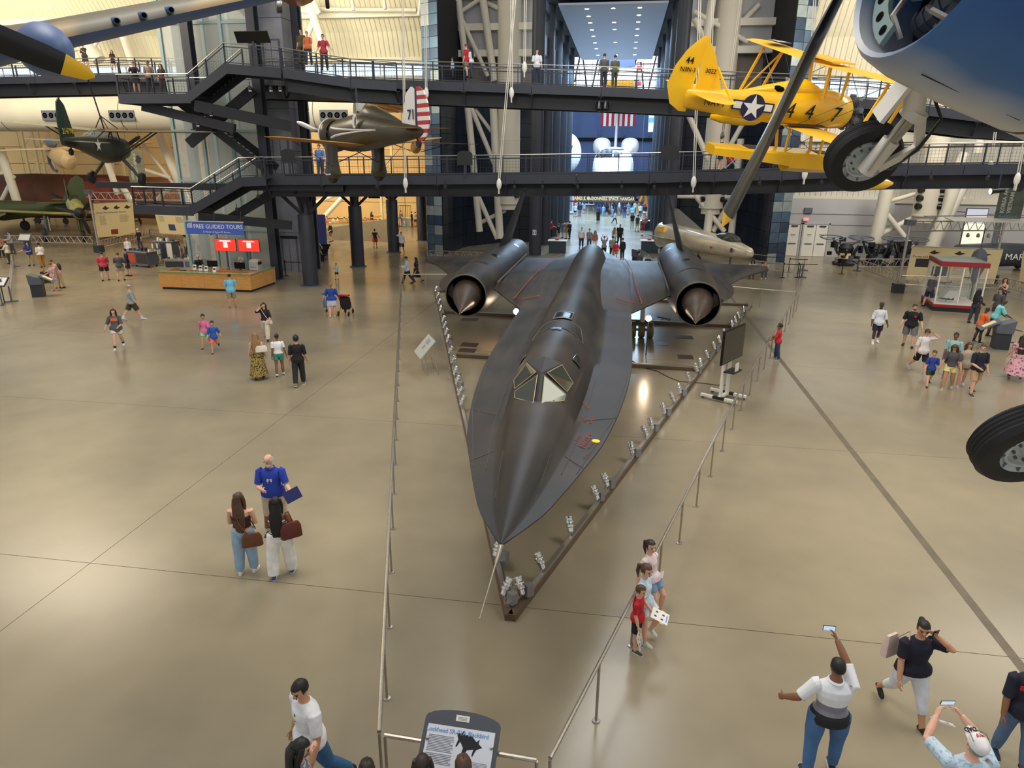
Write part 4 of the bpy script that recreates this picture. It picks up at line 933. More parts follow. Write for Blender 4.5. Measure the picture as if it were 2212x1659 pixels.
for sd in (1,-1):
 mb = MB(); foil(mb, (1.7, sd * .3,-.45),(1.35, sd * 4.25,-.12),1.85,1.25,.15); mb.build('wing', M['wing_yellow_u'], t)
 mb = MB(); foil(mb, (-2.75, sd * .12,.14),(-3.0, sd * 1.6,.16),.85,.6,.09); mb.build('tailplane', M['wing_yellow_u'], t)
 mb = MB(); mb.rings([[V((1.35 + dx * L, sd * 1.15 + dy * w_, z)) for dx, dy in ((1,0),(.5,1),(-.6,.8),(-1,0),(-.6,-.8),(.5,-1))] for z, L, w_ in ((-.4,.55,.14),(-1.0,.5,.15),(-1.35,.55,.2),(-1.6,.6,.24),(-1.78,.4,.2))]); leg = mb.build('wheel_spat', M['olive'], t)
 mb = MB(); wheel(mb, (1.4, sd * 1.15,-1.62),(0,1,0),.36,.2); mb.build('wheel', [M['rubber'], M['olive']], leg)
 mb = MB(); mb.sweep([(1.95, sd * 1.15,-1.4),(1.8, sd * 1.32,-1.55),(1.5, sd * 1.38,-1.62),(1.2, sd * 1.36,-1.6)],.035,6); mb.build('white_trim', M['whitep'], leg)
 for z0, z1 in ((.28,.14),(-.12,.1)):
  pts = []
  for k in range(9):
   x = 2.3 - k * .42; zz = z0 + (z1 - z0) * min(1, k / 6) ** .6; h = interp([(-3.5,.2),(-2.4,.36),(-1.2,.56),(-.2,.74),(.6,.78),(1.6,.72),(2.5,.62)], x); w_ = interp([(-3.5,.1),(-2.4,.27),(-1.2,.42),(-.2,.52),(.6,.58),(1.6,.6),(2.5,.56)], x)
   pts.append((x, sd * (w_ * sqrt(max(.05,1 - ((zz - .05) / h) ** 2)) + .005), zz))
  mb = MB(); mb.sweep(pts, [.05,.05,.045,.04,.035,.03,.025,.02,.01],5); mb.build('white_stripe', M['whitep'], t)
 e4 = frame4((.15, sd * .585,.45),(-sd, 0,0) if sd > 0 else (1,0,0),(.15,-.12 * sd, 1))
 decal(t, [(x * .17 - .05, y * .3 + .05) for x, y in disc(1,14)], e4, M['whitep'], 'squadron_mark', .04); decal(t, [(x * .06 + .02, y * .2 + .02) for x, y in disc(1,12)], e4, M['steel_dark'], 'squadron_mark', .046)
mb = MB(); foil(mb, (-2.2,0,.2),(-2.75,0,1.62),1.2,.66,.08); mb.build('fin', M['whitep'], t)
fs = [(-3.3,-.3),(-3.35,1.5),(-3.5,1.62),(-3.8,1.5),(-4.05,1.0),(-4.12,.4),(-4.0,-.1),(-3.7,-.38)]
mb = MB(); mb.prism([(-3.22,-.1),(-3.36,-.15),(-3.4,1.52),(-3.28,1.52)],-.03,.03, R=Matrix(((1,0,0),(0,0,1),(0,1,0)))); mb.build('blue_rudder_band', M['navyp'], t)
nst = 13
for k in range(nst):
 z0 = -.34 + k * 1.94 / nst; z1 = z0 + 1.94 / nst
 def bx(z): return interp([(-.38,-3.6),(-.1,-3.95),(.4,-4.12),(1.0,-4.05),(1.5,-3.8),(1.62,-3.5)], z)
 mb = MB(); mb.prism([(-3.38, z0),(-3.38, z1),(bx(z1), z1),(bx(z0), z0)],-.028,.028, R=Matrix(((1,0,0),(0,0,1),(0,1,0)))); mb.build('rudder_stripe', M['redp'] if k % 2 == 0 else M['whitep'], t)
text('71', .5, t, M['navyp'], frame4((-3.02,.06,.62),(-1,0,0),(0,0,1)), 'tail_number', .002, bold=.01)
mb = MB(); wheel(mb, (-3.35,0,-.42),(0,1,0),.14,.1); mb.tube((-3.2,0,-.1),(-3.35,0,-.42),.04); mb.build('tail_wheel', [M['rubber'], M['steel_dark']], t)
mb = MB(); blade(mb, (3.5,0,0), radians(200),1.6,.24); blade(mb, (3.5,0,0), radians(20),1.6,.24); mb.lathe([(.02,.25),(.13,.1),(.14,-.15)],(3.5,0,0),(1,0,0),12); mb.build('propeller', M['alu'], t)
mb = MB(); mb.add([(.5,-.3,.9),(.5,.3,.9),(.62,.22,1.22),(.62,-.22,1.22),(.52,-.3,.9),(.52,.3,.9),(.64,.22,1.22),(.64,-.22,1.22)],[(0,1,2,3),(7,6,5,4),(0,4,5,1),(1,5,6,2),(2,6,7,3),(3,7,4,0)],0, True); mb.build('windscreen', M['glass'], t); MB().tube((.9,.0,.8),(.9,0,1.8),.035,6).build('mast', M['steel_dark'], t)
mb = MB()
for sd in (1,-1):
 mb.tube((1.4, sd * 1.0,-.6),(2.2, sd * .2,-.6),.02,4); mb.tube((1.2, sd * 1.15,-1.2),(1.0,-sd * .1,-.7),.018,4); mb.tube((1.5, sd * 2.9,-.2),(1.0, sd * 1.15,-1.4),.012,4)
mb.build('brace_wire', M['steel_dark'], t)
# green observation plane
M['od'] = mat('dull_olive_green', lin(58,60,46),.5, noise=.12, nscale=1.5); M['od_wing'] = mat('faded_green_wing', lin(104,106,78),.5, noise=.12, nscale=1)
O = orient(15.7,2.2,2.5); p0 = atd(222,312,33.3)
t = thing('observation_plane', 'dark green high wing observation plane with a white star hanging at the left', 'aircraft', p0, R=O); L5 = t
mb = MB(); fuse(mb, [(2.35,.3,.3,-.25),(2.2,.42,.5,-.25),(1.3,.46,.62,-.25),(.2,.46,.66,-.22),(-1,.36,.5,-.05),(-2.4,.2,.3,.1),(-3.7,.07,.18,.2),(-4.0,.03,.15,.2)], ex=.8); mb.build('fuselage', M['od'], t)
for sd in (1,-1):
 mb = MB(); foil(mb, (.95, sd * .2,.62),(.95, sd * 5.2,.85),1.5,1.3,.12); mb.build('wing', M['od_wing'], t)
 mb = MB(); foil(mb, (-2.9, sd * .08,.22),(-3.15, sd * 1.75,.22),1.0,.7,.07); mb.build('tailplane', M['od'], t)
 mb = MB(); mb.tube((.75, sd * .45,-.6),(.6, sd * 2.4,.7),.035,6); mb.tube((.2, sd * .45,-.6),(-.1, sd * 2.4,.7),.03,6); mb.build('wing_strut', M['steel_black'], t)
 mb = MB(); mb.sweep([(1.1, sd * .4,-.7),(1.15, sd * .8,-1.2),(1.1, sd * 1.1,-1.6)],[.09,.08,.06],8); leg = mb.build('landing_gear_leg', M['od'], t)
 mb = MB(); wheel(mb, (1.1, sd * 1.2,-1.65),(0,1,.1),.33,.2); mb.build('wheel', [M['rubber'], M['steel_dark']], leg)
 e4 = frame4((-1.35, sd * .345,.02),(sd * -1,0,0) if sd > 0 else (1,0,0),(0,0,1)); e4 = e4 @ Matrix.Translation((0,0,.02))
 decal(t, star_poly(.33), e4, M['whitep'], 'white_star')
mb = MB(); mb.rings([[V((1.0,.42 * s, z)) for s, z in ((1,.2),(-1,.2),(-.8,.62),(.8,.62))],[V((-.2,.42 * s, z)) for s, z in ((1,.28),(-1,.28),(-.7,.66),(.7,.66))],[V((-1.6,.24 * s, z)) for s, z in ((1,.36),(-1,.36),(-.5,.5),(.5,.5))]]); cano = mb.build('cabin_glazing', M['glass'], t)
mb = MB()
for a, b_ in (((1.0,.42,.2),(.9,.36,.65)),((.2,.43,.2),(.2,.36,.65)),((-.4,.4,.25),(.2,.36,.65)),((-1.2,.28,.35),(-.3,.3,.65))):
 for s in (1,-1): mb.tube((a[0], a[1] * s, a[2]),(b_[0], b_[1] * s, b_[2]),.03,5)
mb.build('cabin_frame', M['steel_black'], cano)
mb = MB(); foil(mb, (-2.7,0,.3),(-3.35,0,1.9),1.4,.6,.08); mb.build('fin', M['od'], t)
mb = MB(); mb.prism([(-3.4,-.05),(-3.5,1.7),(-3.7,1.98),(-3.95,1.8),(-4.12,1.0),(-4.05,.1)],-.025,.025, R=Matrix(((1,0,0),(0,0,1),(0,1,0)))); mb.build('rudder', mat('teal_green_rudder', lin(36,58,46),.5), t)
ng = mat('yellow_lettering', lin(200,176,50),.6); text('214798', .33, t, ng, frame4((-3.5,-.09,.62),(1,0,0),(0,0,1)), 'tail_number', .002, bold=.006)
mb = MB(); wheel(mb, (-3.3,0,-.25),(0,1,0),.15,.1); mb.tube((-3.2,0,.05),(-3.3,0,-.25),.03); mb.build('tail_wheel', [M['rubber'], M['steel_dark']], t)
mb = MB(); blade(mb, (2.5,0,-.2), radians(145),1.05,.2); blade(mb, (2.5,0,-.2), radians(-35),1.05,.2); mb.lathe([(.02,.15),(.1,.05),(.1,-.15)],(2.5,0,-.2),(1,0,0),12); mb.build('propeller', M['steel_black'], t)
mb = MB(); mb.tube((.4,0,.7),(-.4,.1,3.0),.035,6); mb.tube((.7,.5,.75),(.2,0,1.3),.025,5); mb.tube((-.4,-.5,.75),(.2,0,1.3),.025,5); mb.tube((.7,-.5,.75),(.2,0,1.3),.025,5); mb.build('hanging_frame', M['steel_black'], t)
# yellow float biplane
M['ny'] = mat('navy_trainer_yellow', lin(244,190,22),.25, noise=.06, nscale=1, coat=.5); M['nyw'] = mat('yellow_fabric', lin(240,186,48),.5, noise=.08, nscale=1)
O = orient(-66,-3,16); p0 = atd(1684,232,24.4)
t = thing('float_biplane', 'bright yellow navy biplane on floats hanging right of the corridor', 'aircraft', p0, R=O); NB = t
mb = MB(); fuse(mb, [(2.75,.45,.45,.05),(2.65,.52,.56,.05),(1.9,.54,.66,.08),(.8,.52,.66,.08),(-.6,.46,.56,.02),(-2.2,.28,.42,-.02),(-3.6,.1,.32,.0),(-3.8,.04,.3,0)]); mb.build('fuselage', M['ny'], t)
mb = MB(); fuse(mb, [(1.2,.3,.16,.68),(.7,.34,.3,.7),(.1,.3,.24,.66),(-.8,.2,.14,.55),(-1.6,.05,.05,.42)]); mb.build('cockpit_fairing', M['ny'], t)
for x in (.95,-.35): MB().ell((x, 0,.72 if x > 0 else .62),(.36,.3,.14),14,6).build('cockpit_opening', M['inlet_black'], t)
for x, z in ((1.35,.95),(.05,.85)): MB().box((x, 0, z),(.02,.4,.26), R=Matrix.Rotation(-.4,3, 'Y')).build('windscreen', M['glass'], t)
cyl_engine(t, 2.95,.05,.62, M['steel_mid'])
mb = MB(); blade(mb, (3.4,0,.05), radians(5),1.35,.22, tipm=1); blade(mb, (3.4,0,.05), radians(185),1.35,.22, tipm=1); mb.lathe([(.02,.1),(.1,.0),(.1,-.2)],(3.4,0,.05),(1,0,0),12); mb.build('propeller', [M['black'], M['ny']], t)
for sd in (1,-1):
 mb = MB(); foil(mb, (2.1, sd * .3,1.55),(2.1, sd * 5.15,1.65),1.5,1.45,.15); mb.build('upper_wing', M['nyw'], t)
 mb = MB(); foil(mb, (1.5, sd * .35,-.5),(1.5, sd * 5.1,-.32),1.5,1.45,.14); lw = mb.build('lower_wing', M['nyw'], t)
 mb = MB(); mb.add([(1.55, sd * .52,-.36),(.0, sd * .5,-.42),(.0, sd * .95,-.4),(1.55, sd * .95,-.36)],[(0,1,2,3)],0, True); mb.build('wing_walk', M['steel_black'], lw)
 for y in (3.6,):
  for x0, x1 in ((1.9,1.3),(1.0,.4)): MB().beam((x0, sd * y, 1.55),(x1, sd * y, -.4),.05,.1).build('wing_strut', M['ny'], t)
  MB().beam((1.9, sd * y, 1.5),(.4, sd * y, -.4),.04,.06).build('wing_strut', M['ny'], t)
 for x0, x1 in ((1.9,2.0),(1.1,1.3)): MB().beam((x0, sd * .55,1.55),(x1, sd * .5,.5),.05,.09).build('cabane_strut', M['ny'], t)
 mb = MB()
 for a, b_ in (((1.9, sd * 3.6,1.55),(1.3, sd * .5,-.4)),((1.3, sd * 3.6,-.35),(1.9, sd * .6,1.5)),((1.0, sd * 3.6,1.5),(.6, sd * .5,-.4))): mb.tube(a, b_, .012,4)
 mb.build('brace_wire', M['steel_mid'], t)
 mb = MB(); foil(mb, (-2.3, sd * .2,.26),(-2.9, sd * 2.0,.26),1.5,.9,.06); mb.build('tailplane', M['nyw'], t)
 MB().beam((-2.75, sd * 1.2,.28),(-2.85, sd * .03,1.05),.05,.07).build('tail_strut', M['ny'], t)
 y = sd * 4.1; mb = MB(); fuse(mb, [(2.2,.03,.05,-1.3),(1.9,.16,.16,-1.32),(1.2,.2,.2,-1.35),(.3,.16,.16,-1.33),(-.2,.04,.1,-1.28)],12); mb.v = [(a, b_ + y, c) for a, b_, c in mb.v]; f = mb.build('tip_float', M['ny'], t)
 for x in (1.4,.5): MB().tube((x, y, -1.2),(x - .1, y, -.4),.03,6).build('float_strut', M['ny'], f)
 if sd < 0:
  e4 = frame4((-1.35,-.43,-.02),(1,-.10,0),(0,0,1))
  decal(t, [(-.78,-.12),(.78,-.12),(.78,.2),(-.78,.2)], e4, M['navyp'], 'insignia_bar', 0); decal(t, [(-.72,-.07),(.72,-.07),(.72,.15),(-.72,.15)], e4, M['whitep'], 'insignia_bar', .004)
  decal(t, disc(.44), e4, M['navyp'], 'insignia_disc', .008); decal(t, star_poly(.42), e4, M['whitep'], 'insignia_star', .012)
  for k, x in enumerate((.15,.95,2.05)): text('4' if k < 2 else '7', .72, t, M['black'], frame4((x - .1,-.56,.0),(1,-.02,0),(.0,.06,1)), 'fuselage_number', .002, bold=.0, italic=.15)
  text('NAVY', .3, t, M['black'], frame4((-2.75,-.29,-.02),(1,-.12,0),(0,0,1)), 'navy_lettering', .002)
  for k in range(4): MB().lathe([(.03,0),(.08,.1),(.05,.2)],(.2 - k * .17,-.35,-.6),(-1,-.3,0),8).build('exhaust_fitting', M['steel_black'], t)
mb = MB(); mb.beam((1.3,-.9,1.72),(1.3,.9,1.72),.9,.05); mb.build('centre_section', M['nyw'], t)
e4 = frame4((1.3,3.2,1.76),(1,0,0),(0,1,0)); decal(t, disc(.5), e4, M['navyp'], 'insignia_disc', .06); decal(t, star_poly(.48), e4, M['whitep'], 'insignia_star', .065)
mb = MB(); mb.rings([[V((x, s * th, z)) for x, s in ((xa, 0),((xa + xb) / 2,1),(xb, 0),((xa + xb) / 2,-1))] for z, xa, xb, th in ((.1,-2.35,-3.45,.06),(.9,-2.75,-3.5,.045),(1.45,-3.05,-3.5,.03),(1.75,-3.3,-3.52,.015))]); mb.build('fin', M['ny'], t)
mb = MB(); mb.rings([[V((x, s * th, z)) for x, s in ((xa, 0),((xa + xb) / 2,1),(xb, 0),((xa + xb) / 2,-1))] for z, xa, xb, th in ((-.42,-3.62,-3.9,.03),(-.2,-3.6,-4.3,.05),(.4,-3.58,-4.55,.055),(1.0,-3.55,-4.4,.05),(1.5,-3.45,-4.1,.04),(1.85,-3.35,-3.75,.03),(1.95,-3.4,-3.6,.01))]); mb.build('rudder', M['ny'], t)
for b_, s, x, z in (('44', .3,-3.95,1.18),('N3N-3', .2,-3.95,.9),('3022', .2,-3.1,.92)): text(b_, s, t, M['black'], frame4((x, -.075, z),(1,0,0),(0,0,1)), 'tail_lettering', .002, bold=.002)
def boat(secs, name, m, par):
 R = []
 for x, w, top, ch, keel in secs: R.append([V((x, 0, keel)), V((x, -w, ch)), V((x, -w, top - .06)), V((x, -w * .8, top)), V((x, w * .8, top)), V((x, w, top - .06)), V((x, w, ch))])
 mb = MB(); mb.rings(R); return mb.build(name, m, par, 30)
FLX = 1.3; fl = boat([(x_ + FLX, *q_) for x_, *q_ in [(3.6,.04,-1.55,-1.62,-1.66),(3.3,.28,-1.48,-1.72,-1.86),(2.5,.44,-1.44,-1.88,-2.1),(1.0,.48,-1.43,-1.95,-2.2),(-.4,.48,-1.43,-1.95,-2.2),(-.42,.46,-1.43,-1.9,-2.02),(-2.2,.4,-1.43,-1.78,-1.86),(-3.6,.34,-1.43,-1.72,-1.76)]], 'main_float', M['ny'], t)
for x in (2.4,-.6): MB().bb((x - .3,-.25,-1.43),(x + .3,.25,-1.415)).build('float_hatch', M['steel_black'], fl)
for x0, x1 in ((2.1,1.9),(.6,.4)):
 for s in (1,-1): MB().beam((x0, s * .3,-1.43),(x1, s * .42,-.5),.06,.11).build('float_strut', M['ny'], fl)
mb = MB(); mb.tube((2.1,.3,-1.43),(.4,.42,-.5),.012,4); mb.tube((.6,-.3,-1.43),(1.9,-.42,-.5),.012,4); mb.build('brace_wire', M['steel_mid'], fl)
# blue carrier fighter close overhead (banked)
def camdir(a, b, c): return (_rt * a + _up * b + _fw * c)
CF = {}
M['sea_blue'] = None
def corsair_skin():
 m = mat('three_tone_sea_blue', lin(60,90,130),.38); nt = m.node_tree; b = nt.nodes['Principled BSDF']
 tc = nt.nodes.new('ShaderNodeTexCoord'); sx = nt.nodes.new('ShaderNodeSeparateXYZ'); nt.links.new(tc.outputs['Object'], sx.inputs[0])
 n = nt.nodes.new('ShaderNodeTexNoise'); n.inputs['Scale'].default_value = 1.2; nt.links.new(tc.outputs['Object'], n.inputs['Vector'])
 ad = nt.nodes.new('ShaderNodeMath'); ad.operation = 'MULTIPLY_ADD'; ad.inputs[1].default_value = .25; nt.links.new(n.outputs['Fac'], ad.inputs[0]); nt.links.new(sx.outputs['Z'], ad.inputs[2])
 r = nt.nodes.new('ShaderNodeValToRGB'); e = r.color_ramp.elements; e[0].position = .0; e[0].color = (*lin(206,204,200),1); e[1].position = 1; e[1].color = (*lin(34,52,80),1)
 e.new(.24).color = (*lin(198,200,202),1); e.new(.36).color = (*lin(66,110,160),1); e.new(.55).color = (*lin(38,80,134),1)
 mr = nt.nodes.new('ShaderNodeMapRange'); mr.inputs[1].default_value = -1.0; mr.inputs[2].default_value = 1.1; nt.links.new(ad.outputs[0], mr.inputs[0]); nt.links.new(mr.outputs[0], r.inputs[0]); nt.links.new(r.outputs[0], b.inputs['Base Color']); return m
M['sea_blue'] = corsair_skin()
lf = camdir(-.0164,-.7231,-.6244).normalized(); fx = camdir(-1.05,.3618,-.1784); fx = (fx - lf * fx.dot(lf)).normalized(); upv = fx.cross(lf)
w1 = V((0,0, CAM_H)) + camdir(3.8974,2.5166,7.6082)           # the far main wheel
O = Matrix((fx, lf, upv)).transposed(); WX, WY, WZ = -2.0,1.95,-2.05
p0 = w1 - O @ V((WX, -WY, WZ))
t = thing('carrier_fighter', 'blue and white carrier fighter overhead with open cowling and black propeller', 'aircraft', p0, R=O); CF = t
mb = MB(); mb.lathe([(.60,-.5),(.585,-.08),(.60,-.02),(.635,0),(.67,-.05),(.71,-.25),(.735,-.7),(.74,-1.25)],(0,0,0),(1,0,0),40,0, False); mb.build('engine_cowling', M['sea_blue'], t)
mb = MB(); fuse(mb, [(-1.27,.73,.74,0),(-2.2,.7,.78,.02),(-3.4,.62,.76,.05),(-4.8,.48,.62,.08),(-6.4,.28,.42,.12),(-7.9,.1,.2,.15)],28); mb.build('fuselage', M['sea_blue'], t)
mb = MB(); mb.lathe([(.742,-1.24),(.742,-1.28)],(0,0,0),(1,0,0),40,0, False); mb.build('panel_gap', M['steel_black'], t)
for a in (-1.9,-2.9,-.8):
 mb = MB(); mb.sweep([V((-.2 - k * .17, cos(a) * (.712 + .005 * k), sin(a) * (.712 + .005 * k))) for k in range(6)],.004,4); mb.build('panel_gap', M['steel_black'], t)
cyl_engine(t, -.45,0,.5, M['steel_mid'])
mb = MB(); mb.lathe([(.57,-.52),(.05,-.6)],(0,0,0),(1,0,0),30,0, False); mb.build('firewall', M['inlet_black'], t)
mb = MB(); rr = []
for k in range(6):
 a = radians(222 + k * 10); rr.append([V((x, cos(a) * r, sin(a) * r)) for x, r in ((-.1,.56),(-.1,.42),(-.14,.42),(-.14,.56))])
mb.rings(rr); duct = mb.build('inlet_duct', M['tower_frame'], t)
for k in range(3): a = radians(230 + k * 17); MB().lathe([(.035,0),(.02,.005)],(-.095, cos(a) * .49, sin(a) * .49),(1,0,0),12).build('lightening_hole', M['inlet_black'], duct)
mb = MB()
for k in range(6): a = k * 1.05 + .2; mb.sweep([(-.12, cos(a) * .3, sin(a) * .3),(-.08, cos(a + .25) * .38, sin(a + .25) * .38),(-.2, cos(a + .4) * .47, sin(a + .4) * .47)],.022,6)
mb.build('push_rod', M['alu'], t)['kind'] = 'stuff'
M['prop_black'] = mat('prop_black', lin(20,21,26),.28, noise=.1)
hub = V((.42,0,0))
for k in range(3):
 mb = MB(); blade(mb, hub, 5.02 + k * 2 * pi / 3,2.02,.36, tw=.75, tipm=1, tipf=.95); mb.build('propeller_blade', [M['prop_black'], M['nyw']], t)
mb = MB(); mb.lathe([(.02,.35),(.12,.3),(.16,.1),(.2,-.1),(.26,-.5)], hub, (1,0,0),18); mb.build('propeller_hub', M['alu'], t)
for sd in (1,-1):
 mb = MB(); foil(mb, (-1.0, sd * .5,-.42),(-1.25, sd * 1.95,-1.0),2.55,2.3,.17, round_tip=False, k=6); mb.build('wing_stub', M['sea_blue'], t)
 mb = MB(); foil(mb, (-1.25, sd * 1.95,-1.0),(-1.5, sd * (2.7 if sd > 0 else 6.2),-.85 if sd > 0 else -.1),2.3,2.1 if sd > 0 else 1.3,.15, round_tip=sd < 0, k=6); mb.build('wing', M['sea_blue'], t)
 o_ = V((WX, sd * WY, WZ)); top = V((-1.75, sd * (WY - .05),-1.05)); a_ = V((0,-sd * .17,0)) if sd > 0 else V((0,.17,0))
 s0 = o_ + V((.0,.2 if sd < 0 else .2,.02)); leg = MB().tube(top + V((0,.12,0)), s0 + V((0,0,.62)),.105,14).lathe([(.13,0),(.13,.1)], s0 + V((0,0,.58)),(0,0,1),14).tube(s0 + V((0,0,.62)), s0 + V((0,0,.25)),.065,12,1).tube(s0 + V((0,0,.32)), s0 + V((0,0,-.08)),.095,14).build('main_gear_leg', [M['white'], M['brushed']], t)
 MB().box(top * .6 + s0 * .4 + V((.13,.04,.12)),(.05,.24,.50)).build('gear_door', M['whitep'], leg)
 mb = MB(); mb.beam(s0 + V((-.1,0,.62)), s0 + V((-.32,0,.36)),.06,.09); mb.beam(s0 + V((-.32,0,.36)), s0 + V((-.1,0,.0)),.06,.08); mb.build('torque_link', M['white'], leg)
 mb = MB(); mb.sweep([top + V((-.1,.1,.0)), s0 + V((-.26,.06,.7)), s0 + V((-.3,.05,.35)), s0 + V((-.24,.0,.05)), s0 + V((-.05,-.1,-.1))],.018,6); mb.build('brake_hose', M['black'], leg); MB().tube(s0 + V((.1,.05,.65)), s0 + V((.06,.1,-.02)),.016,6).build('brake_rod', M['alu'], leg)
 wl_ = MB()
 prof = [(.24,-.1),(.31,-.115),(.37,-.105)] + [q for k in range(5) for q in ((.397 + (.006 if k == 2 else .002),-.075 + k * .034),(.39,-.062 + k * .034))] + [(.37,.105),(.31,.115),(.24,.1)]
 wl_.lathe(prof, o_, (0,1,0),44,0, False); wh = wl_.build('tyre', M['rubber'], t, 25)
 hb = MB(); hb.lathe([(.03,.06),(.08,.07),(.09,.04),(.17,.05),(.18,.075),(.2,.08),(.21,.06),(.235,.085),(.245,.1),(.25,.07),(.25,-.07),(.235,-.085),(.03,-.06)], o_, (0,1,0),40,0, True); hubo = hb.build('wheel_hub', mat('pale_grey_hub', lin(196,204,202),.5, noise=.15, nscale=12) if sd > 0 else bpy.data.materials['pale_grey_hub'], wh, 30)
 mb = MB()
 for k in range(10): a = 2 * pi * k / 10; mb.lathe([(.012,0),(.012,.02)], o_ + V((cos(a) * .135,.05, sin(a) * .135)),(0,1,0),8); mb.beam(o_ + V((cos(a) * .2,.075, sin(a) * .2)), o_ + V((cos(a) * .24,.085, sin(a) * .24)),.012,.02)
 mb.build('hub_bolts', M['steel_mid'], wh)['kind'] = 'stuff'
# desert camouflaged fighter overhead at the left
def camo():
 m = mat('desert_camouflage', lin(150,128,80),.5); nt = m.node_tree; b = nt.nodes['Principled BSDF']
 tc = nt.nodes.new('ShaderNodeTexCoord'); sx = nt.nodes.new('ShaderNodeSeparateXYZ'); nt.links.new(tc.outputs['Object'], sx.inputs[0])
 n = nt.nodes.new('ShaderNodeTexNoise'); n.inputs['Scale'].default_value = .75; n.inputs['Detail'].default_value = 1; nt.links.new(tc.outputs['Object'], n.inputs['Vector'])
 r = nt.nodes.new('ShaderNodeValToRGB'); r.color_ramp.interpolation = 'EASE'; e = r.color_ramp.elements; e[0].position = .46; e[1].position = .54; e[0].color = (*lin(76,70,46),1); e[1].color = (*lin(142,114,62),1); nt.links.new(n.outputs['Fac'], r.inputs[0]); nt.links.new(r.outputs[0], b.inputs['Base Color']); return m
M['camo'] = camo(); M['azure'] = mat('azure_underside', lin(74,98,142),.5)
f_ = camdir(.4525,-.2446,-.4801).normalized(); l_ = camdir(1.1972,-.013,-.1924); l_ = (l_ - f_ * l_.dot(f_)).normalized(); u_ = f_.cross(l_)
O = Matrix((f_, l_, u_)).transposed(); p0 = V((0,0, CAM_H)) + camdir(-4.507,2.6742,4.282)
t = thing('desert_fighter', 'tan and olive camouflaged fighter wing overhead with yellow tipped propeller blade', 'aircraft', p0, R=O); PF = t
mb = MB(); fuse(mb, [(-.15,.36,.42,0),(-.9,.44,.6,-.12),(-2.2,.46,.66,-.08),(-3.6,.44,.66,.0),(-6,.28,.42,.08),(-8.6,.06,.2,.15)],24); mb.build('fuselage', M['camo'], t)
mb = MB(); mb.lathe([(.01,.5),(.14,.4),(.25,.2),(.33,0),(.35,-.14)],(0,0,0),(1,0,0),22); mb.build('spinner', M['camo'], t)
for a in (-.5473,-.5473 + 2.094,-.5473 - 2.094):
 mb = MB(); blade(mb, (.06,0,0), a, 1.68,.20, tw=.3, tipm=1, tipf=.87); mb.build('propeller_blade', [M['prop_black'], M['ny']], t)
def camo_wing(sd):
 mb = MB(); R = []; N = 12
 for i in range(N + 1):
  tt = i / N; y = sd * (.3 + 5.4 * tt); c = 2.7 * (1 - .5 * tt) * (sqrt(max(.03,1 - max(0,(tt - .82) / .18) ** 2))); x0 = -1.75 - .15 * tt; z = -.76 + .56 * tt; up = []; lo = []
  for j in range(12):
   u = (j / 11) ** 1.6; yy = .25 * c * (1.5 + .5 * max(0,1 - tt * 4)) * (sqrt(u) * .92 - u * .62 - u * u * .3) if u < 1 else 0; up.append(V((x0 - c * u, y, z + yy * .62 + .0))); lo.append(V((x0 - c * u, y, z - yy * .5)))
  R.append(up + lo[::-1])
 n = len(R[0]); vs = [q for r in R for q in r]; fs = []; ms = []
 mu = MB(); ml = MB()
 for i in range(N):
  for j in range(n):
   k = (j + 1) % n; q = (i * n + j, i * n + k, (i + 1) * n + k, (i + 1) * n + j); (mu if j < 12 or j == n - 1 else ml).f.append(q)
 for m_ in (mu, ml): m_.v = [tuple(q) for q in vs]; m_.m = [0 if m_ is mu else 1] * len(m_.f); m_.flat = [False] * len(m_.f)
 w = MB(); w.v = [tuple(q) for q in vs]; w.f = mu.f + ml.f; w.m = mu.m + ml.m; w.flat = mu.flat + ml.flat; w.f.append(tuple(range(N * n, N * n + n))); w.m.append(0); w.flat.append(False)
 o = w.build('wing', [M['camo'], M['azure']], t)
 for y in (2.15,2.42,2.7): MB().lathe([(.036,-.1),(.036,.04),(.026,.05),(.022,-.05)],(-1.82, sd * y, -.53 + (y - 2) * .1),(1,0,0),14).lathe([(.022,.045),(.001,.04)],(-1.82, sd * y, -.53 + (y - 2) * .1),(1,0,0),12,1).build('gun_port', [M['azure'], M['inlet_black']], o)
 mb = MB(); mb.ell((-1.62, sd * 1.41,-.70),(.45,.235,.24),22,14); mb.build('gear_fairing', M['azure'], t)
 return o
camo_wing(1); camo_wing(-1)
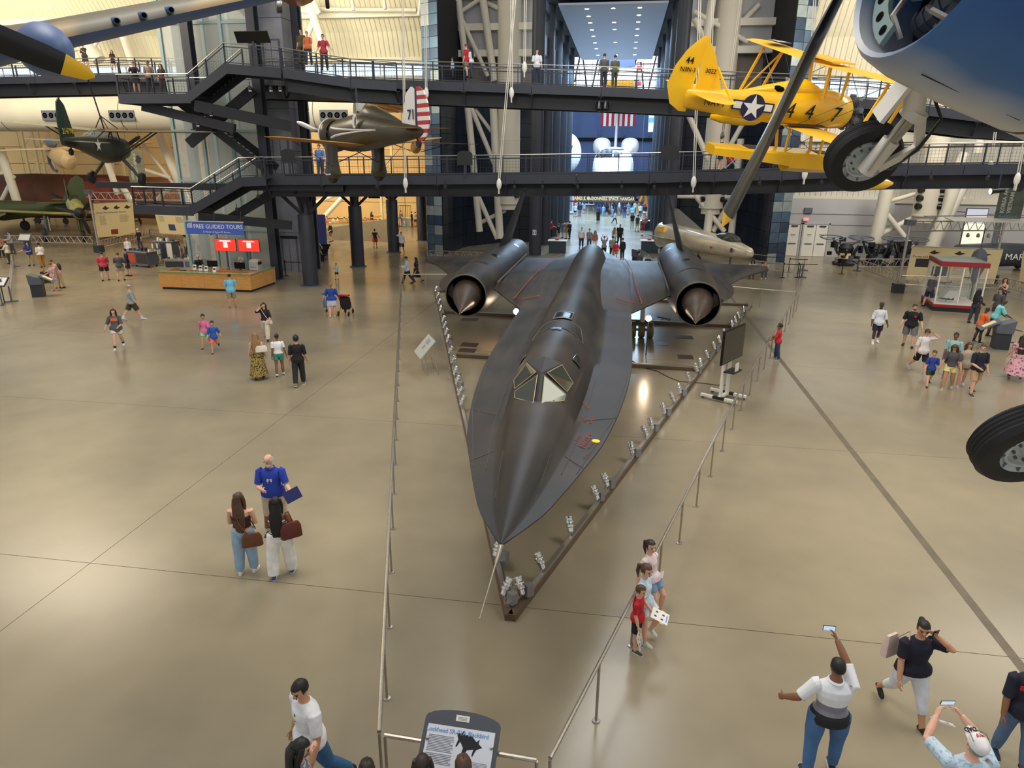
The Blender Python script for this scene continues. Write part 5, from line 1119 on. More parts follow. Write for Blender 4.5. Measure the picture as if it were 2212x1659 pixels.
# brown plane nose at the top edge, round clock discs
t = thing('brown_aeroplane', 'polished brown aircraft nose just showing at the top edge', 'aircraft', atd(642,-28,22), R=orient(20))
mb = MB(); fuse(mb, [(.6,.3,.3,0),(.3,.5,.5,0),(-.6,.75,.66,0),(-2.4,.7,.6,.2),(-5,.2,.3,.5)]); mb.build('fuselage', mat('polished_brown', lin(140,78,38),.3, coat=.4), t)
mb = MB(); mb.beam((-.4,0,-.1),(-.6,-2.2,.35),.12,.1); mb.beam((-.4,0,-.1),(-.6,2.2,.35),.12,.1); mb.build('strut', M['bird_red'], t); mb = MB(); wheel(mb, (.2,-.9,-.35),(0,1,0),.2,.12); mb.build('wheel', [M['rubber'], M['steel_mid']], t)
for px, py, D, r, lb in ((468,-12,40,.55, 'round steel framed clock face cut by the top edge, left one'),(600,8,40,.5, 'round steel framed clock face beside the brown aircraft nose')):
 t = thing('wall_clock', lb, 'clock', atd(px, py, D), R=orient(180 - (12 if px < 500 else 60)))
 MB().lathe([(r, -.2),(r * 1.05,.05),(r, .1),(r * .86,.08)],(0,0,0),(1,0,0),28,0, False).build('rim', M['chrome'], t); MB().lathe([(.01,.06),(r * .9,.06),(r * .9,-.2),(.01,-.2)],(0,0,0),(1,0,0),28).build('dial', M['whitep'], t)
 for k in range(12): a = 2 * pi * k / 12; MB().box((.07, cos(a) * r * .72, sin(a) * r * .72),(.012,.05,.05)).build('hour_mark', M['steel_dark'], t)
 MB().beam((.075,0,0),(.075, r * .5,.1),.01,.04).beam((.075,0,0),(.075,.1, r * .6),.01,.03).build('hands', M['steel_dark'], t)
# parked green twin fuselage fighter, left
p0 = V((-49.1,57.7,0)); O = orient(225)
t = thing('green_fighter', 'large green and tan wartime fighter parked at the far left with black spinner', 'aircraft', p0, R=O)
M['lg'] = mat('worn_light_green', lin(150,148,92),.42, noise=.3, nscale=.8); M['dg'] = mat('dark_green', lin(64,72,40),.5, noise=.2, nscale=1); M['pale'] = mat('pale_underside', lin(176,176,150),.5)
mb = MB(); fuse(mb, [(2.0,.5,.5,2.6),(1.6,.62,.66,2.65),(.4,.62,.78,2.75),(-1.2,.6,1.0,2.95),(-2.4,.56,.9,2.95),(-5,.45,.6,2.95),(-9,.2,.3,3.0)]); mb.build('fuselage', M['lg'], t)
mb = MB(); mb.lathe([(.01,.7),(.2,.6),(.36,.35),(.45,.05),(.46,0)],(2.0,0,2.6),(1,0,0),22); mb.build('spinner', M['steel_black'], t)
for a in (pi / 6 + .25, pi / 6 + 2.094 + .25,-pi / 2 + .25): mb = MB(); blade(mb, (2.25,0,2.6), a, 1.9,.34); mb.build('propeller_blade', M['steel_black'], t)
for a in (radians(28), radians(152), radians(270)): mb = MB(); blade(mb, (-9.2,0,3.1), a, 1.6,.32); mb.build('pusher_blade', M['steel_black'], t)
mb = MB(); mb.rings([[V((x, y * .42, z)) for y, z in ((1,3.35),(.8,3.8),(-.8,3.8),(-1,3.35))] for x in (-.4,)] + [[V((-1.0, y * .44, z)) for y, z in ((1,3.5),(.7,4.05),(-.7,4.05),(-1,3.5))]] + [[V((-2.4, y * .4, z)) for y, z in ((1,3.6),(.5,3.95),(-.5,3.95),(-1,3.6))]]); mb.build('canopy', M['cockpit_glass'], t)
for sd in (1,-1):
 mb = MB(); foil(mb, (.1, sd * .5,2.35),(-1.2, sd * 6.9,2.85),3.4,1.7,.15); mb.build('wing', M['lg'], t)
 mb = MB(); foil(mb, (-6.6, sd * .2,3.0),(-7.0, sd * 2.8,3.05),1.4,.9,.1); mb.build('tailplane', M['lg'], t)
 mb = MB(); mb.tube((-.5, sd * 2.6,2.3),(-.5, sd * 2.6,.6),.1,10); mb.tube((-1.3, sd * 2.3,2.3),(-.5, sd * 2.6,1.0),.06,8); leg = mb.build('main_gear_leg', M['steel_mid'], t)
 mb = MB(); wheel(mb, (-.5, sd * 2.85,.62),(0,1,0),.62,.34); mb.build('wheel', [M['rubber'], M['steel_mid']], leg); MB().bb((-.9, sd * 2.35 - .03,1.0),(-.1, sd * 2.35 + .03,2.2)).build('gear_door', M['pale'], leg)
 MB().ell((.9, sd * .3,3.3),(.2,.05,.05),8,6).build('gun_trough', M['inlet_black'], t)
mb = MB(); foil(mb, (-6.8,0,3.2),(-7.8,0,5.3),2.0,1.0,.1); mb.build('fin', M['dg'], t)
mb = MB(); mb.tube((1.2,0,2.2),(1.35,0,.5),.14,12); leg = mb.build('nose_gear_leg', M['dg'], t); MB().bb((1.1,-.3,.9),(1.5,-.24,2.2)).build('gear_door', M['dg'], leg)
mb = MB(); wheel(mb, (1.35,0,.5),(0,1,0),.5,.3); mb.build('wheel', [M['rubber'], M['steel_mid']], leg)
mb = MB(); mb.lathe([(.52,.1),(.6,-.05),(.62,-.5)],(1.8,0,2.6),(1,0,0),24,0, False); mb.build('radiator_ring', M['steel_mid'], t)
t = thing('twin_engine_plane', 'dark green tail and pale wing of a twin engined plane behind the green fighter', 'aircraft', V((-60,62,0)), R=orient(100))
mb = MB(); fuse(mb, [(8,.2,.3,2.6),(5,.8,.9,2.4),(1,.9,1.0,2.2),(-3,.6,.7,2.4),(-7,.2,.3,2.9)]); mb.build('fuselage', M['dg'], t)
mb = MB(); foil(mb, (-5.0,0,2.9),(-6.4,0,5.6),2.4,1.2,.1); mb.build('fin', M['dg'], t)
for sd in (1,-1):
 mb = MB(); foil(mb, (1.8, sd * .6,2.2),(.6, sd * 7.5,2.7),3.2,1.5,.14); mb.build('wing', M['lg'], t); mb = MB(); foil(mb, (-5.4, sd * .1,3.3),(-5.8, sd * 3.2,3.5),1.4,.9,.1); mb.build('tailplane', M['lg'], t)
 mb = MB(); fuse(mb, [(3.6,.3,.3,1.9),(2.8,.55,.55,1.85),(.6,.5,.5,1.9),(-1,.1,.1,2.1)],14); mb.v = [(a, b_ + sd * 2.6, c) for a, b_, c in mb.v]; mb.build('engine_nacelle', M['pale'], t)
 mb = MB(); mb.tube((.8, sd * 2.6,1.8),(.8, sd * 2.6,.5),.1,8); wheel(mb, (.8, sd * 2.6,.5),(0,1,0),.5,.25); mb.build('main_gear', [M['rubber'], M['steel_mid']], t)
t = thing('shrouded_airframe', 'huge rust brown shrouded airframe lying across the far left gallery', 'aircraft', (-58,73,0))
mb = MB(); n = 14
mb.rings([[V((x, 2.6 * cos(a) * k, 3.0 + 2.5 * sin(a) * k * (1 + .06 * sin(x * 1.3)))) for a in [2 * pi * j / n for j in range(n)]] for x, k in ((-16,.35),(-13,.9),(-9,.97),(-4,.93),(0,1.0),(4,.96),(8,.98),(11.5,.9),(13.2,.5))]); mb.build('fabric_shroud', mat('rust_brown_fabric', lin(104,62,38),.75, noise=.35, nscale=.5), t)
mb = MB(); mb.rings([[V((x, -2.45, z)) for z in (z0, z1)] + [V((x, -2.75, z1)), V((x, -2.75, z0))] for x, z0, z1 in ((-1,2.8,4.6),(1.5,1.6,5.2),(4,2.4,4.9),(6,3.4,4.2))]); mb.build('red_sheet', mat('faded_red_sheet', lin(136,58,42),.7, noise=.3, nscale=1), t)
for x in (-9,-3,3,8): mb = MB(); mb.beam((x, -1,.0),(x, -.6,1.2),.15,.15); mb.beam((x, 1,0),(x, .6,1.2),.15,.15); mb.beam((x, -1.2,.35),(x, 1.2,.35),.12,.12); mb.build('cradle', M['steel_black'], t)
for x in (-8,-4.5,1): mb = MB(); wheel(mb, (x, -1.6,.35),(0,1,0),.35,.2); mb.build('trolley_wheel', [M['rubber'], M['steel_mid']], t)
t = thing('pod_glider', 'pale tan glider with bulbous pod hanging behind the green observation plane', 'aircraft', atd(118,332,52), R=orient(-118,-6,4))
mb = MB(); fuse(mb, [(2.6,.2,.2,-.25),(2.3,.55,.6,-.3),(1.2,.62,.7,-.25),(-.4,.4,.5,0),(-1.6,.16,.2,.25)]); mb.build('pod', mat('tan_pod', lin(186,158,112),.5), t)
for sd in (1,-1): mb = MB(); foil(mb, (.4, sd * .1,.35),(.1, sd * 7.6,.5),1.2,.5,.12); mb.build('wing', bpy.data.materials['tan_pod'], t)
mb = MB(); mb.ell((-.3,0,.75),(.9,.3,.35),12,8); mb.build('pylon', M['steel_mid'], t); mb = MB(); mb.sweep([(-1.2,0,0),(-1.3,0,-.8),(-.8,0,-1.3),(-.3,0,-1.3)],.12,8); mb.build('hook', M['steel_mid'], t)
for k, (px, py, D, az, sp) in enumerate(((230,328,62,-80,9),(900,318,50,20,4.6))):
 t = thing('light_plane', ['thin orange winged plane hanging in the gallery behind the observation plane', 'tan winged light plane hanging behind the striped tail fighter'][k], 'aircraft', atd(px, py, D), R=orient(az, 0,3))
 mb = MB(); fuse(mb, [(1.6,.2,.25,0),(1,.4,.45,0),(-.8,.3,.35,.05),(-3.4,.06,.1,.2)],14); mb.build('fuselage', mat('amber_dope_%d' % k, lin(196,146,84),.4), t)
 for sd in (1,-1): mb = MB(); foil(mb, (.8, sd * .1,.35),(.7, sd * sp, .5),1.2,.8,.1); mb.build('wing', bpy.data.materials['amber_dope_%d' % k], t); MB().tube((.4, sd * .35,-.3),(.4, sd * sp * .55,.4),.03,5).build('wing_strut', M['steel_dark'], t)
 mb = MB(); foil(mb, (-2.8,0,.2),(-3.2,0,1.1),.7,.4,.1); foil(mb, (-2.8,.05,.2),(-3,1.2,.2),.6,.4,.1); foil(mb, (-2.8,-.05,.2),(-3,-1.2,.2),.6,.4,.1); mb.build('tail', bpy.data.materials['amber_dope_%d' % k], t)
# silver research jet on the floor behind the right nacelle
O = orient(-145); p0 = V((5.9,53.2,0)); t = thing('silver_jet', 'small bare metal research jet with pointed nose parked behind the right nacelle', 'aircraft', p0, R=O)
M['bare'] = mat('bare_metal', lin(212,202,182),.26,.5, noise=.2, nscale=1.5)
mb = MB(); fuse(mb, [(5.4,.12,.2,1.5),(5.2,.3,.34,1.52),(4.0,.62,.55,1.6),(2.0,.95,.72,1.72),(-.5,1.05,.85,1.8),(-3.2,1.0,1.0,1.85),(-4.2,.95,1.0,1.85)],20, ex=.85); mb.build('fuselage', M['bare'], t)
mb = MB(); fuse(mb, [(5.5,.04,.06,1.48),(5.38,.16,.22,1.5),(5.2,.31,.35,1.52)],16); mb.build('glazed_nose', M['glass'], t)
mb = MB(); mb.ell((2.9,0,2.2),(1.25,.48,.5),20,12); can = mb.build('canopy', M['cockpit_glass'], t); MB().ell((2.7,0,2.35),(.3,.3,.25),10,8).build('seat', M['bird_red'], can)
mb = MB(); mb.rings([[V((x, s * th, z)) for x, s in ((xa, 0),((xa + xb) / 2,1),(xb, 0),((xa + xb) / 2,-1))] for z, xa, xb, th in ((2.5,.6,-3.9,.08),(3.0,-.5,-4,.07),(3.95,-2.6,-4.2,.05))]); mb.build('fin', mat('grey_fin', lin(150,150,148),.4,.5), t)
for sd in (1,-1): mb = MB(); foil(mb, (-.4, sd * .9,1.7),(-3.2, sd * 2.9,2.2),3.2,1.2,.06, round_tip=False); mb.build('wing', M['bare'], t)
mb = MB(); mb.bb((-3.6,-1.02,2.2),(-2.9,1.02,2.6)); mb.build('yellow_band', mat('amber_band', lin(214,164,40),.5), t)
e4 = frame4((4.1,.60,1.62),(-1,-.12,0),(0,0,1)); decal(t, disc(.16), e4, mat('agency_blue', lin(40,80,160),.5), 'round_badge', .06); decal(t, [(-.2,-.06),(.2,.05),(.2,.08),(-.2,-.03)], e4, M['redp'], 'badge_swoosh', .066)
e4 = frame4((4.1,-.60,1.62),(1,-.12,0),(0,0,1)); decal(t, disc(.16), e4, bpy.data.materials['agency_blue'], 'round_badge', .06); decal(t, [(-.2,-.06),(.2,.05),(.2,.08),(-.2,-.03)], e4, M['redp'], 'badge_swoosh', .066)
decal(t, [(-.15,.1),(.15,.1),(0,-.12)], frame4((2.4,-.93,1.6),(1,-.1,0),(0,0,1)), M['bird_red'], 'warning_triangle', .05)
for x, y in ((3.4,0),(-1.2,1.1),(-1.2,-1.1)): mb = MB(); mb.tube((x, y, 1.4),(x, y, .3),.06,8,1); wheel(mb, (x, y, .28),(0,1,0),.28,.16); mb.build('landing_gear', [M['rubber'], M['steel_mid']], t)
MB().tube((5.5,0,1.5),(7.2,0,1.55),.025,6).build('nose_boom', M['brushed'], t)
# the orbiter in the space hall
t = thing('space_orbiter', 'white and black winged space orbiter facing the corridor in the space hall', 'spacecraft', (-1.45,101,0), R=orient(180)); t.scale = (1.1,1.1,1.1)
M['orb'] = mat('orbiter_white', lin(226,226,232),.6, noise=.1, nscale=.6); M['orb_k'] = mat('orbiter_tile_black', lin(58,56,60),.6)
mb = MB(); fuse(mb, [(.0,.5,.5,3.2),(-.6,1.2,1.1,3.35),(-1.8,1.9,1.7,3.7),(-3.6,2.4,2.3,4.4),(-5.5,2.7,2.9,5.1),(-8,2.8,3.05,5.4),(-20,2.8,3.05,5.4),(-30,2.9,3.1,5.4),(-33,2.7,2.9,5.3)],28, ex=.75); mb.build('fuselage', M['orb'], t)
mb = MB(); mb.ell((-.5,0,3.25),(.9,1.0,.85),20,12); mb.build('nose_cap', M['orb_k'], t)
for y0, y1 in ((.12,.85),(.95,1.55),(1.62,1.95)):
 for s in (1,-1):
  xo = -5.05 + (0 if y0 < .5 else -.35 if y0 < 1 else -1.0); mb = MB(); mb.add([V((xo + 1.0, s * y0,7.25 - y0 * .12)), V((xo + .9, s * y1,7.2 - y1 * .16)), V((xo + .1, s * y1 * .92,7.85 - y1 * .16)), V((xo + .2, s * y0,7.95 - y0 * .12))],[(0,1,2,3)],0, True); o = mb.build('cockpit_window', M['orb_k'], t); o.modifiers.new('t', 'SOLIDIFY').thickness = .5
mb = MB(); mb.prism([(-1.2,8.2),(1.2,8.2),(1.6,8.0),(-1.6,8.0)],5.6,5.9, R=Matrix(((0,0,-1),(1,0,0),(0,1,0)))); mb.build('brow_panel', M['orb_k'], t)
for s in (1,-1):
 mb = MB(); fuse(mb, [(-26.5,.3,.3,8.4),(-27.2,1.1,1.0,8.6),(-29,1.45,1.35,8.9),(-32.5,1.45,1.3,8.9),(-33.5,1.2,1.1,8.8)],20, ex=.8); mb.v = [(a, b_ + s * 2.3, c) for a, b_, c in mb.v]; mb.build('manoeuvre_pod', M['orb'], t)
 mb = MB(); foil(mb, (-14, s * 2.6,3.0),(-29, s * 11.2,3.2),19,5,.05, round_tip=False); mb.build('wing', M['orb'], t)
 for q in range(2): mb = MB(); wheel(mb, (-20, s * (3.2 + q * .6),.55),(0,1,0),.55,.3); mb.build('main_wheel', [M['rubber'], M['steel_mid']], t)
 mb = MB(); mb.tube((-20, s * 3.5,.5),(-20, s * 3.5,3),.15,8); mb.build('main_gear_leg', M['steel_mid'], t)
 mb = MB(); mb.bb((-3.4, s * .75,1.2),(-2.2, s * .68,2.6)); mb.beam((-2.9, s * .3,2.4),(-2.2, s * .1,.5),.14,.14); mb.build('nose_gear_door', mat('pinkish_white', lin(232,196,180),.6) if s > 0 else bpy.data.materials['pinkish_white'], t)
 mb = MB(); wheel(mb, (-2.4, s * .25,.42),(0,1,0),.42,.22); mb.build('nose_wheel', [M['rubber'], M['steel_mid']], t)
mb = MB(); foil(mb, (-25.5,0,8.2),(-33,0,17.2),7.5,4,.12, round_tip=False); mb.build('tail_fin', M['orb'], t)
t = thing('hanging_flag', 'striped red and white flag hanging high behind the orbiter tail', 'flag', (-1.3,137,21))
for k in range(13): MB().bb((-3.2 + k * .49,-.02 + .04 * (k % 2),-7.6),(-3.2 + (k + 1) * .49,.03 + .04 * (k % 2),0)).build('flag_stripe', mat('flag_red', lin(170,30,48),.7) if k == 0 else bpy.data.materials['flag_red'] if k % 2 == 0 else M['whitep'], t)
MB().tube((-3.4,0,.1),(3.4,0,.1),.06,8).build('flag_pole', M['steel_mid'], t)
t = thing('hangar_sign', 'hanging rail of gold letters naming the space hangar across the corridor', 'sign', (-2.1,88.5,2.6))
MB().bb((-4.5,-.05,-.16),(4.5,.1,.02)).build('sign_rail', M['bird_line'], t)
text('JAMES S. McDONNELL SPACE HANGAR', .53, t, mat('gold_letters', lin(240,214,140),.4, emit=lin(240,210,140), es=.35), frame4((.0,-.02,.28),(1,0,0),(0,0,1)) @ Matrix.Diagonal((.82,1,1,1)), 'gold_lettering', .03, bold=.012)
for x in (-4.3,4.3): MB().tube((x, 0,0),(x, 0,15),.03,6).build('hanger', M['steel_mid'], t)
l = bpy.data.lights.new('exhibit_spot', 'SPOT'); l.energy = 2200; l.color = (1,.86,.66); l.spot_size = .7; l.spot_blend = .6; o = bpy.data.objects.new('exhibit_spot', l); COL.objects.link(o); o.location = (9.5,41.5,9.4); o.rotation_euler = (V((6.2,52.5,1.6)) - o.location).to_track_quat('-Z', 'Y').to_euler()
# people
SK = {1: lin(222,172,144),2: lin(200,148,112),3: lin(136,92,66),4: lin(84,58,46)}
_sk = {k: mat('skin_tone_%d' % k, v, .55, noise=.06, nscale=8) for k, v in SK.items()}
_hr = {k: mat('hair_' + k, lin(*v),.5, noise=.25, nscale=30) for k, v in dict(black=(22,20,20), dark=(46,34,26), brown=(84,58,38), light=(150,112,70), grey=(150,146,140), white=(216,212,204), red=(128,66,36)).items()}
M['eye'] = mat('dark_eye', lin(40,28,24),.3); M['lip'] = mat('lip_tone', lin(168,96,88),.6); M['sole'] = mat('pale_sole', lin(226,222,212),.6)
_cloth = {}
def cloth(c):
 if isinstance(c, bpy.types.Material): return c
 if c not in _cloth: _cloth[c] = mat('cloth_%02x%02x%02x' % c, lin(*c),.85, noise=.16, nscale=7, bump=.12)
 return _cloth[c]
def pattern(name, base, spots, scale=14, thr=.56):
 m = mat(name, lin(*base),.85); nt = m.node_tree; b = nt.nodes['Principled BSDF']; tc = nt.nodes.new('ShaderNodeTexCoord'); n = nt.nodes.new('ShaderNodeTexNoise'); n.inputs['Scale'].default_value = scale; n.inputs['Detail'].default_value = 1
 r = nt.nodes.new('ShaderNodeValToRGB'); r.color_ramp.interpolation = 'CONSTANT'; r.color_ramp.elements[0].color = (*lin(*base),1); r.color_ramp.elements[1].color = (*lin(*spots),1); r.color_ramp.elements[1].position = thr
 nt.links.new(tc.outputs['Object'], n.inputs['Vector']); nt.links.new(n.outputs['Fac'], r.inputs[0]); nt.links.new(r.outputs[0], b.inputs['Base Color']); return m
def bands(name, cols, axis='Z', period=None, splits=None):
 """horizontal bands: either repeating stripes or splits at object heights"""
 m = mat(name, lin(*cols[0]),.85); nt = m.node_tree; b = nt.nodes['Principled BSDF']; tc = nt.nodes.new('ShaderNodeTexCoord'); sx = nt.nodes.new('ShaderNodeSeparateXYZ'); nt.links.new(tc.outputs['Object'], sx.inputs[0])
 r = nt.nodes.new('ShaderNodeValToRGB'); r.color_ramp.interpolation = 'CONSTANT'; e = r.color_ramp.elements
 if period:
  a = nt.nodes.new('ShaderNodeMath'); a.operation = 'MULTIPLY'; a.inputs[1].default_value = 1 / period; f = nt.nodes.new('ShaderNodeMath'); f.operation = 'FRACT'; nt.links.new(sx.outputs[axis], a.inputs[0]); nt.links.new(a.outputs[0], f.inputs[0]); nt.links.new(f.outputs[0], r.inputs[0])
  e[0].color = (*lin(*cols[0]),1); e[1].color = (*lin(*cols[1]),1); e[1].position = .5
 else:
  a = nt.nodes.new('ShaderNodeMath'); a.operation = 'MULTIPLY'; a.inputs[1].default_value = .5; nt.links.new(sx.outputs[axis], a.inputs[0]); nt.links.new(a.outputs[0], r.inputs[0])
  e[0].color = (*lin(*cols[0]),1); e[1].color = (*lin(*cols[1]),1); e[1].position = splits[0] * .5
  for c, s in zip(cols[2:], splits[1:]): e.new(s * .5).color = (*lin(*c),1)
 nt.links.new(r.outputs[0], b.inputs['Base Color']); return m
def rotx(v, a): return V((v.x, v.y * cos(a) - v.z * sin(a), v.y * sin(a) + v.z * cos(a)))
def person(pos, h, hd, label, skin=1, sex='m', girth=1., top=(200,200,200), sleeve=.45, hem=.475, bottom='pants', bcol=(60,70,90), blen=None, shoe=(40,40,44), sole=True, hair='short', hcol='dark', lean=0, twist=0, legs=((6,4),(-6,4)), arms=(('a', 0,8,12),('a', 0,8,12)), look=(0,0), child=False, lod=None, sit=None, cap=None, neck='crew', belly=0., socks=None, strap=None, stance=1., wide=1., beard=None):
 """pos: floor point (Vector) or pixel pair; hd: azimuth in degrees the person faces (0 = away, 90 = to the left); arms right then left"""
 P0 = at(*pos) if len(pos) == 2 else V(pos)
 D = (P0 - V((0,0, CAM_H))).length
 if lod is None: lod = 0 if D < 15.5 else 1 if D < 37 else 2
 n1 = (16,12,8)[lod]
 R = thing('person', label, 'person', P0, radians(hd), 'museum visitors')
 hs = 1.22 if child else 1.; f = sex == 'f'
 g = girth * (1.0 if not child else .98)
 # ---- legs first, to find the pelvis height
 tl = .245 * h; sl_ = .235 * h; ank = .05 * h; hipx = .052 * h * stance
 def leg(sw, kn):
  a = radians(sw); k = radians(kn); th = V((0, sin(a),-cos(a))) * tl; sh = V((0, sin(a - k),-cos(a - k))) * sl_; return th, sh
 L = [leg(*legs[0]), leg(*legs[1])]
 drop = max(-(t + s).z for t, s in L) + ank
 pz = drop if sit is None else sit
 pel = V((0,0, pz)); ln = radians(lean)
 hips = [pel + V((hipx, 0,0)), pel + V((-hipx, 0,0))]
 knees = [hips[i] + L[i][0] + V((.012 * h * stance * (1 if i == 0 else -1),0,0)) for i in (0,1)]
 anks = [knees[i] + L[i][1] + V((.006 * h * (1 if i == 0 else -1),0,0)) for i in (0,1)]
 if sit is not None: pass
 def sp(fr): return pel + rotx(V((0,0,(fr - .53) * h)),-ln)          # point on the spine
 tw = radians(twist)
 def ring(fr, w, d, n=None, oy=0):
  n = n or n1; k = max(0, min(1,(fr - .55) / .2)); c = sp(fr); a = tw * k; lat = V((cos(a), sin(a),0)); fw = rotx(V((0,1,0)),-ln); fw = V((-sin(a), cos(a),0)) if abs(ln) < .01 else fw
  return [c + lat * (w * h * cos(2 * pi * j / n)) + fw * (d * h * sin(2 * pi * j / n) + oy * h) for j in range(n)]
 TW = [(.468,.060,.056),(.50,.094,.066),(.53,.099,.069),(.57,.092,.066),(.62,.079,.059),(.68,.088,.065),(.74,.101,.070),(.785,.104,.063),(.812,.086,.05),(.832,.05,.042),(.85,.036,.038)]
 if f: TW = [(z, w * (1.05 if z < .58 else .90 if z < .7 else .90), d * (1.06 if .7 < z < .77 else .98)) for z, w, d in TW]
 if child: TW = [(z, w * .95, d * .98) for z, w, d in TW]
 def gw(z): return g if .47 < z < .80 else 1 + (g - 1) * .45
 TW = [(z, w * gw(z), d * gw(z) + (belly * max(0,1 - abs(z - .62) / .1)), belly * .6 * max(0,1 - abs(z - .62) / .1)) for z, w, d in TW]
 body = MB(); sc_ = .93
 body.rings([ring(z, w * sc_, d * sc_, oy=o) for z, w, d, o in TW])
 nk = sp(.838); nt_ = sp(.875); hy, hp = radians(look[0]), radians(look[1])
 HH = .132 * h * hs; hw = .055 * h * hs; hd_ = .056 * h * hs
 body.sweep([nk, nt_ + V((0,.006 * h, 0)), nt_ + V((0,.012 * h, .03 * h))],[.036 * h, .033 * h, .034 * h], n1)
 hc = nt_ + V((0,.012 * h, .0)) + rotx(V((0,.0,0)),-ln)
 HR = Matrix.Rotation(hy, 3, 'Z') @ Matrix.Rotation(-hp - ln * .4,3, 'X')
 hb = V((0,.0, HH * .35))
 def H(v): return hc + HR @ (v - V((0,0, HH * .25))) + V((0,0, HH * .25))
 HP = [(-.02,.30,.26,.26),(.06,.48,.46,.16),(.18,.62,.68,.08),(.32,.73,.86,.02),(.5,.80,.98,-.02),(.68,.81,1.0,-.06),(.82,.72,.90,-.08),(.93,.48,.62,-.09),(1.0,.14,.18,-.09)]
 body.rings([[H(V((hw * w * cos(2 * pi * j / n1), hd_ * (y + d * sin(2 * pi * j / n1)), HH * z))) for j in range(n1)] for z, w, d, y in HP])
 if lod < 2:
  body.ell(H(V((0, hd_ * .98, HH * .40))),(.010 * h * hs, .012 * h * hs, .016 * h * hs),8,6)
  for s in (1,-1): body.ell(H(V((s * hw * .80,-hd_ * .08, HH * .44))),(.006 * h, .012 * h, .018 * h),8,6)
 if beard:
  e = MB(); e.ell(H(V((0, hd_ * .52, HH * .10))),(hw * .60, hd_ * .48, HH * .155),14,10); e.build('beard', _hr[beard], R)
 # ---- legs and feet
 LR = [.053,.048,.036,.037,.024]
 cv = .86 if bottom in ('pants', 'capri') else 1.
 for i in (0,1):
  k_, a_, q = knees[i], anks[i], hips[i]
  body.sweep([q + V((0,0,.02 * h)), q * .5 + k_ * .5, k_, k_ * .6 + a_ * .4 - V((0,.008 * h, 0)), a_, a_ - V((0,0,.03 * h))],[LR[0] * h * g * .93, LR[1] * h * g * (cv if bottom != 'shorts' else .93), LR[2] * h * (g * .5 + .5) * cv, LR[3] * h * (g * .5 + .5) * cv, LR[4] * h, LR[4] * h], n1)
 # ---- arms
 ul, fl_ = .172 * h, .150 * h; sx = (.108 if not f else .098) * h * (g * .6 + .4)
 arm = []
 for i, spec in enumerate(arms):
  s = 1 if i == 0 else -1; k = tw; lat = V((cos(k), sin(k),0)); S = sp(.795) + lat * (s * sx)
  if spec[0] == 'a':
   fx_, ab, el = [radians(t) for t in spec[1:4]]; inn = radians(spec[4]) if len(spec) > 4 else 0
   u = V((s * sin(ab), sin(fx_) * cos(ab),-cos(fx_) * cos(ab))); ax = V((1,0,0)); fd = Matrix.Rotation(el, 3, ax) @ u
   if inn: fd = Matrix.Rotation(s * inn, 3, 'Z') @ fd
   u = Matrix.Rotation(k, 3, 'Z') @ u; fd = Matrix.Rotation(k, 3, 'Z') @ fd
   E = S + u * ul; Wr = E + fd * fl_
  else:
   T = V(spec[1]) * h; d = T - S; dl = min(d.length, (ul + fl_) * .995); dn = d.normalized(); x = (ul * ul - fl_ * fl_ + dl * dl) / (2 * dl); hh = sqrt(max(0, ul * ul - x * x))
   pole = V(spec[2]) if len(spec) > 2 else V((s * .7,-.3,-1)); pp = (pole - dn * pole.dot(dn)).normalized(); E = S + dn * x + pp * hh; Wr = S + dn * dl
  arm.append((S, E, Wr))
  ar = .031 * (g * .6 + .4) * (.9 if f else 1)
  body.sweep([S + V((0,0,.005 * h)), S * .4 + E * .6, E, E * .6 + Wr * .4, Wr],[ar * (1.12 if sleeve < .2 else .95) * h, ar * (.95 if sleeve < .3 else .86) * h, ar * .82 * h, ar * .82 * h, ar * .58 * h], max(8, n1 - 4))
  d = (Wr - E).normalized(); side = V((s, 0,0)); nrm = d.cross(V((0,0,1))); nrm = (V((-s, .25,0)) - d * V((-s, .25,0)).dot(d)).normalized(); lat2 = d.cross(nrm).normalized()
  fwd = lat2 if lat2.y + .3 * lat2.z > 0 else -lat2
  hl = .052 * h
  def hpt(a, b, c): return Wr + d * a + fwd * b + nrm * c
  if lod == 2: body.sweep([Wr, hpt(hl * .7,0,0), hpt(hl * 1.6,0,.01 * h)],[.015 * h, .022 * h, .010 * h],6)
  else:
   pr_ = [[hpt(t * hl, cos(2 * pi * j / 8) * .024 * h * w, sin(2 * pi * j / 8) * .011 * h) for j in range(8)] for t, w in ((-.1,.6),(.25,.9),(.7,1.05),(1.02,1.0))]
   body.rings(pr_)
   fr_ = .0052 * h * (1.0 if lod == 0 else 1.25)
   for q, (b, ll) in enumerate(((.018,.85),(.0065,1.),(-.0055,.95),(-.0165,.76))):
    p1 = hpt(hl * .95, b * h, 0); p2 = hpt(hl * (.95 + .42 * ll), b * h * 1.08,.008 * h); p3 = hpt(hl * (.95 + .72 * ll), b * h * 1.05,.024 * h); body.sweep([p1, p2, p3],[fr_ * 1.1, fr_, fr_ * .8],6)
   body.sweep([hpt(hl * .25,.018 * h, .002 * h), hpt(hl * .6,.036 * h, .010 * h), hpt(hl * .98,.040 * h, .02 * h)],[fr_ * 1.3, fr_ * 1.1, fr_ * .85],6)
 bo = body.build('body', _sk[skin], R); remesh(bo, (.0085,.02,.034)[lod] * (.8 if child and lod < 2 else 1))
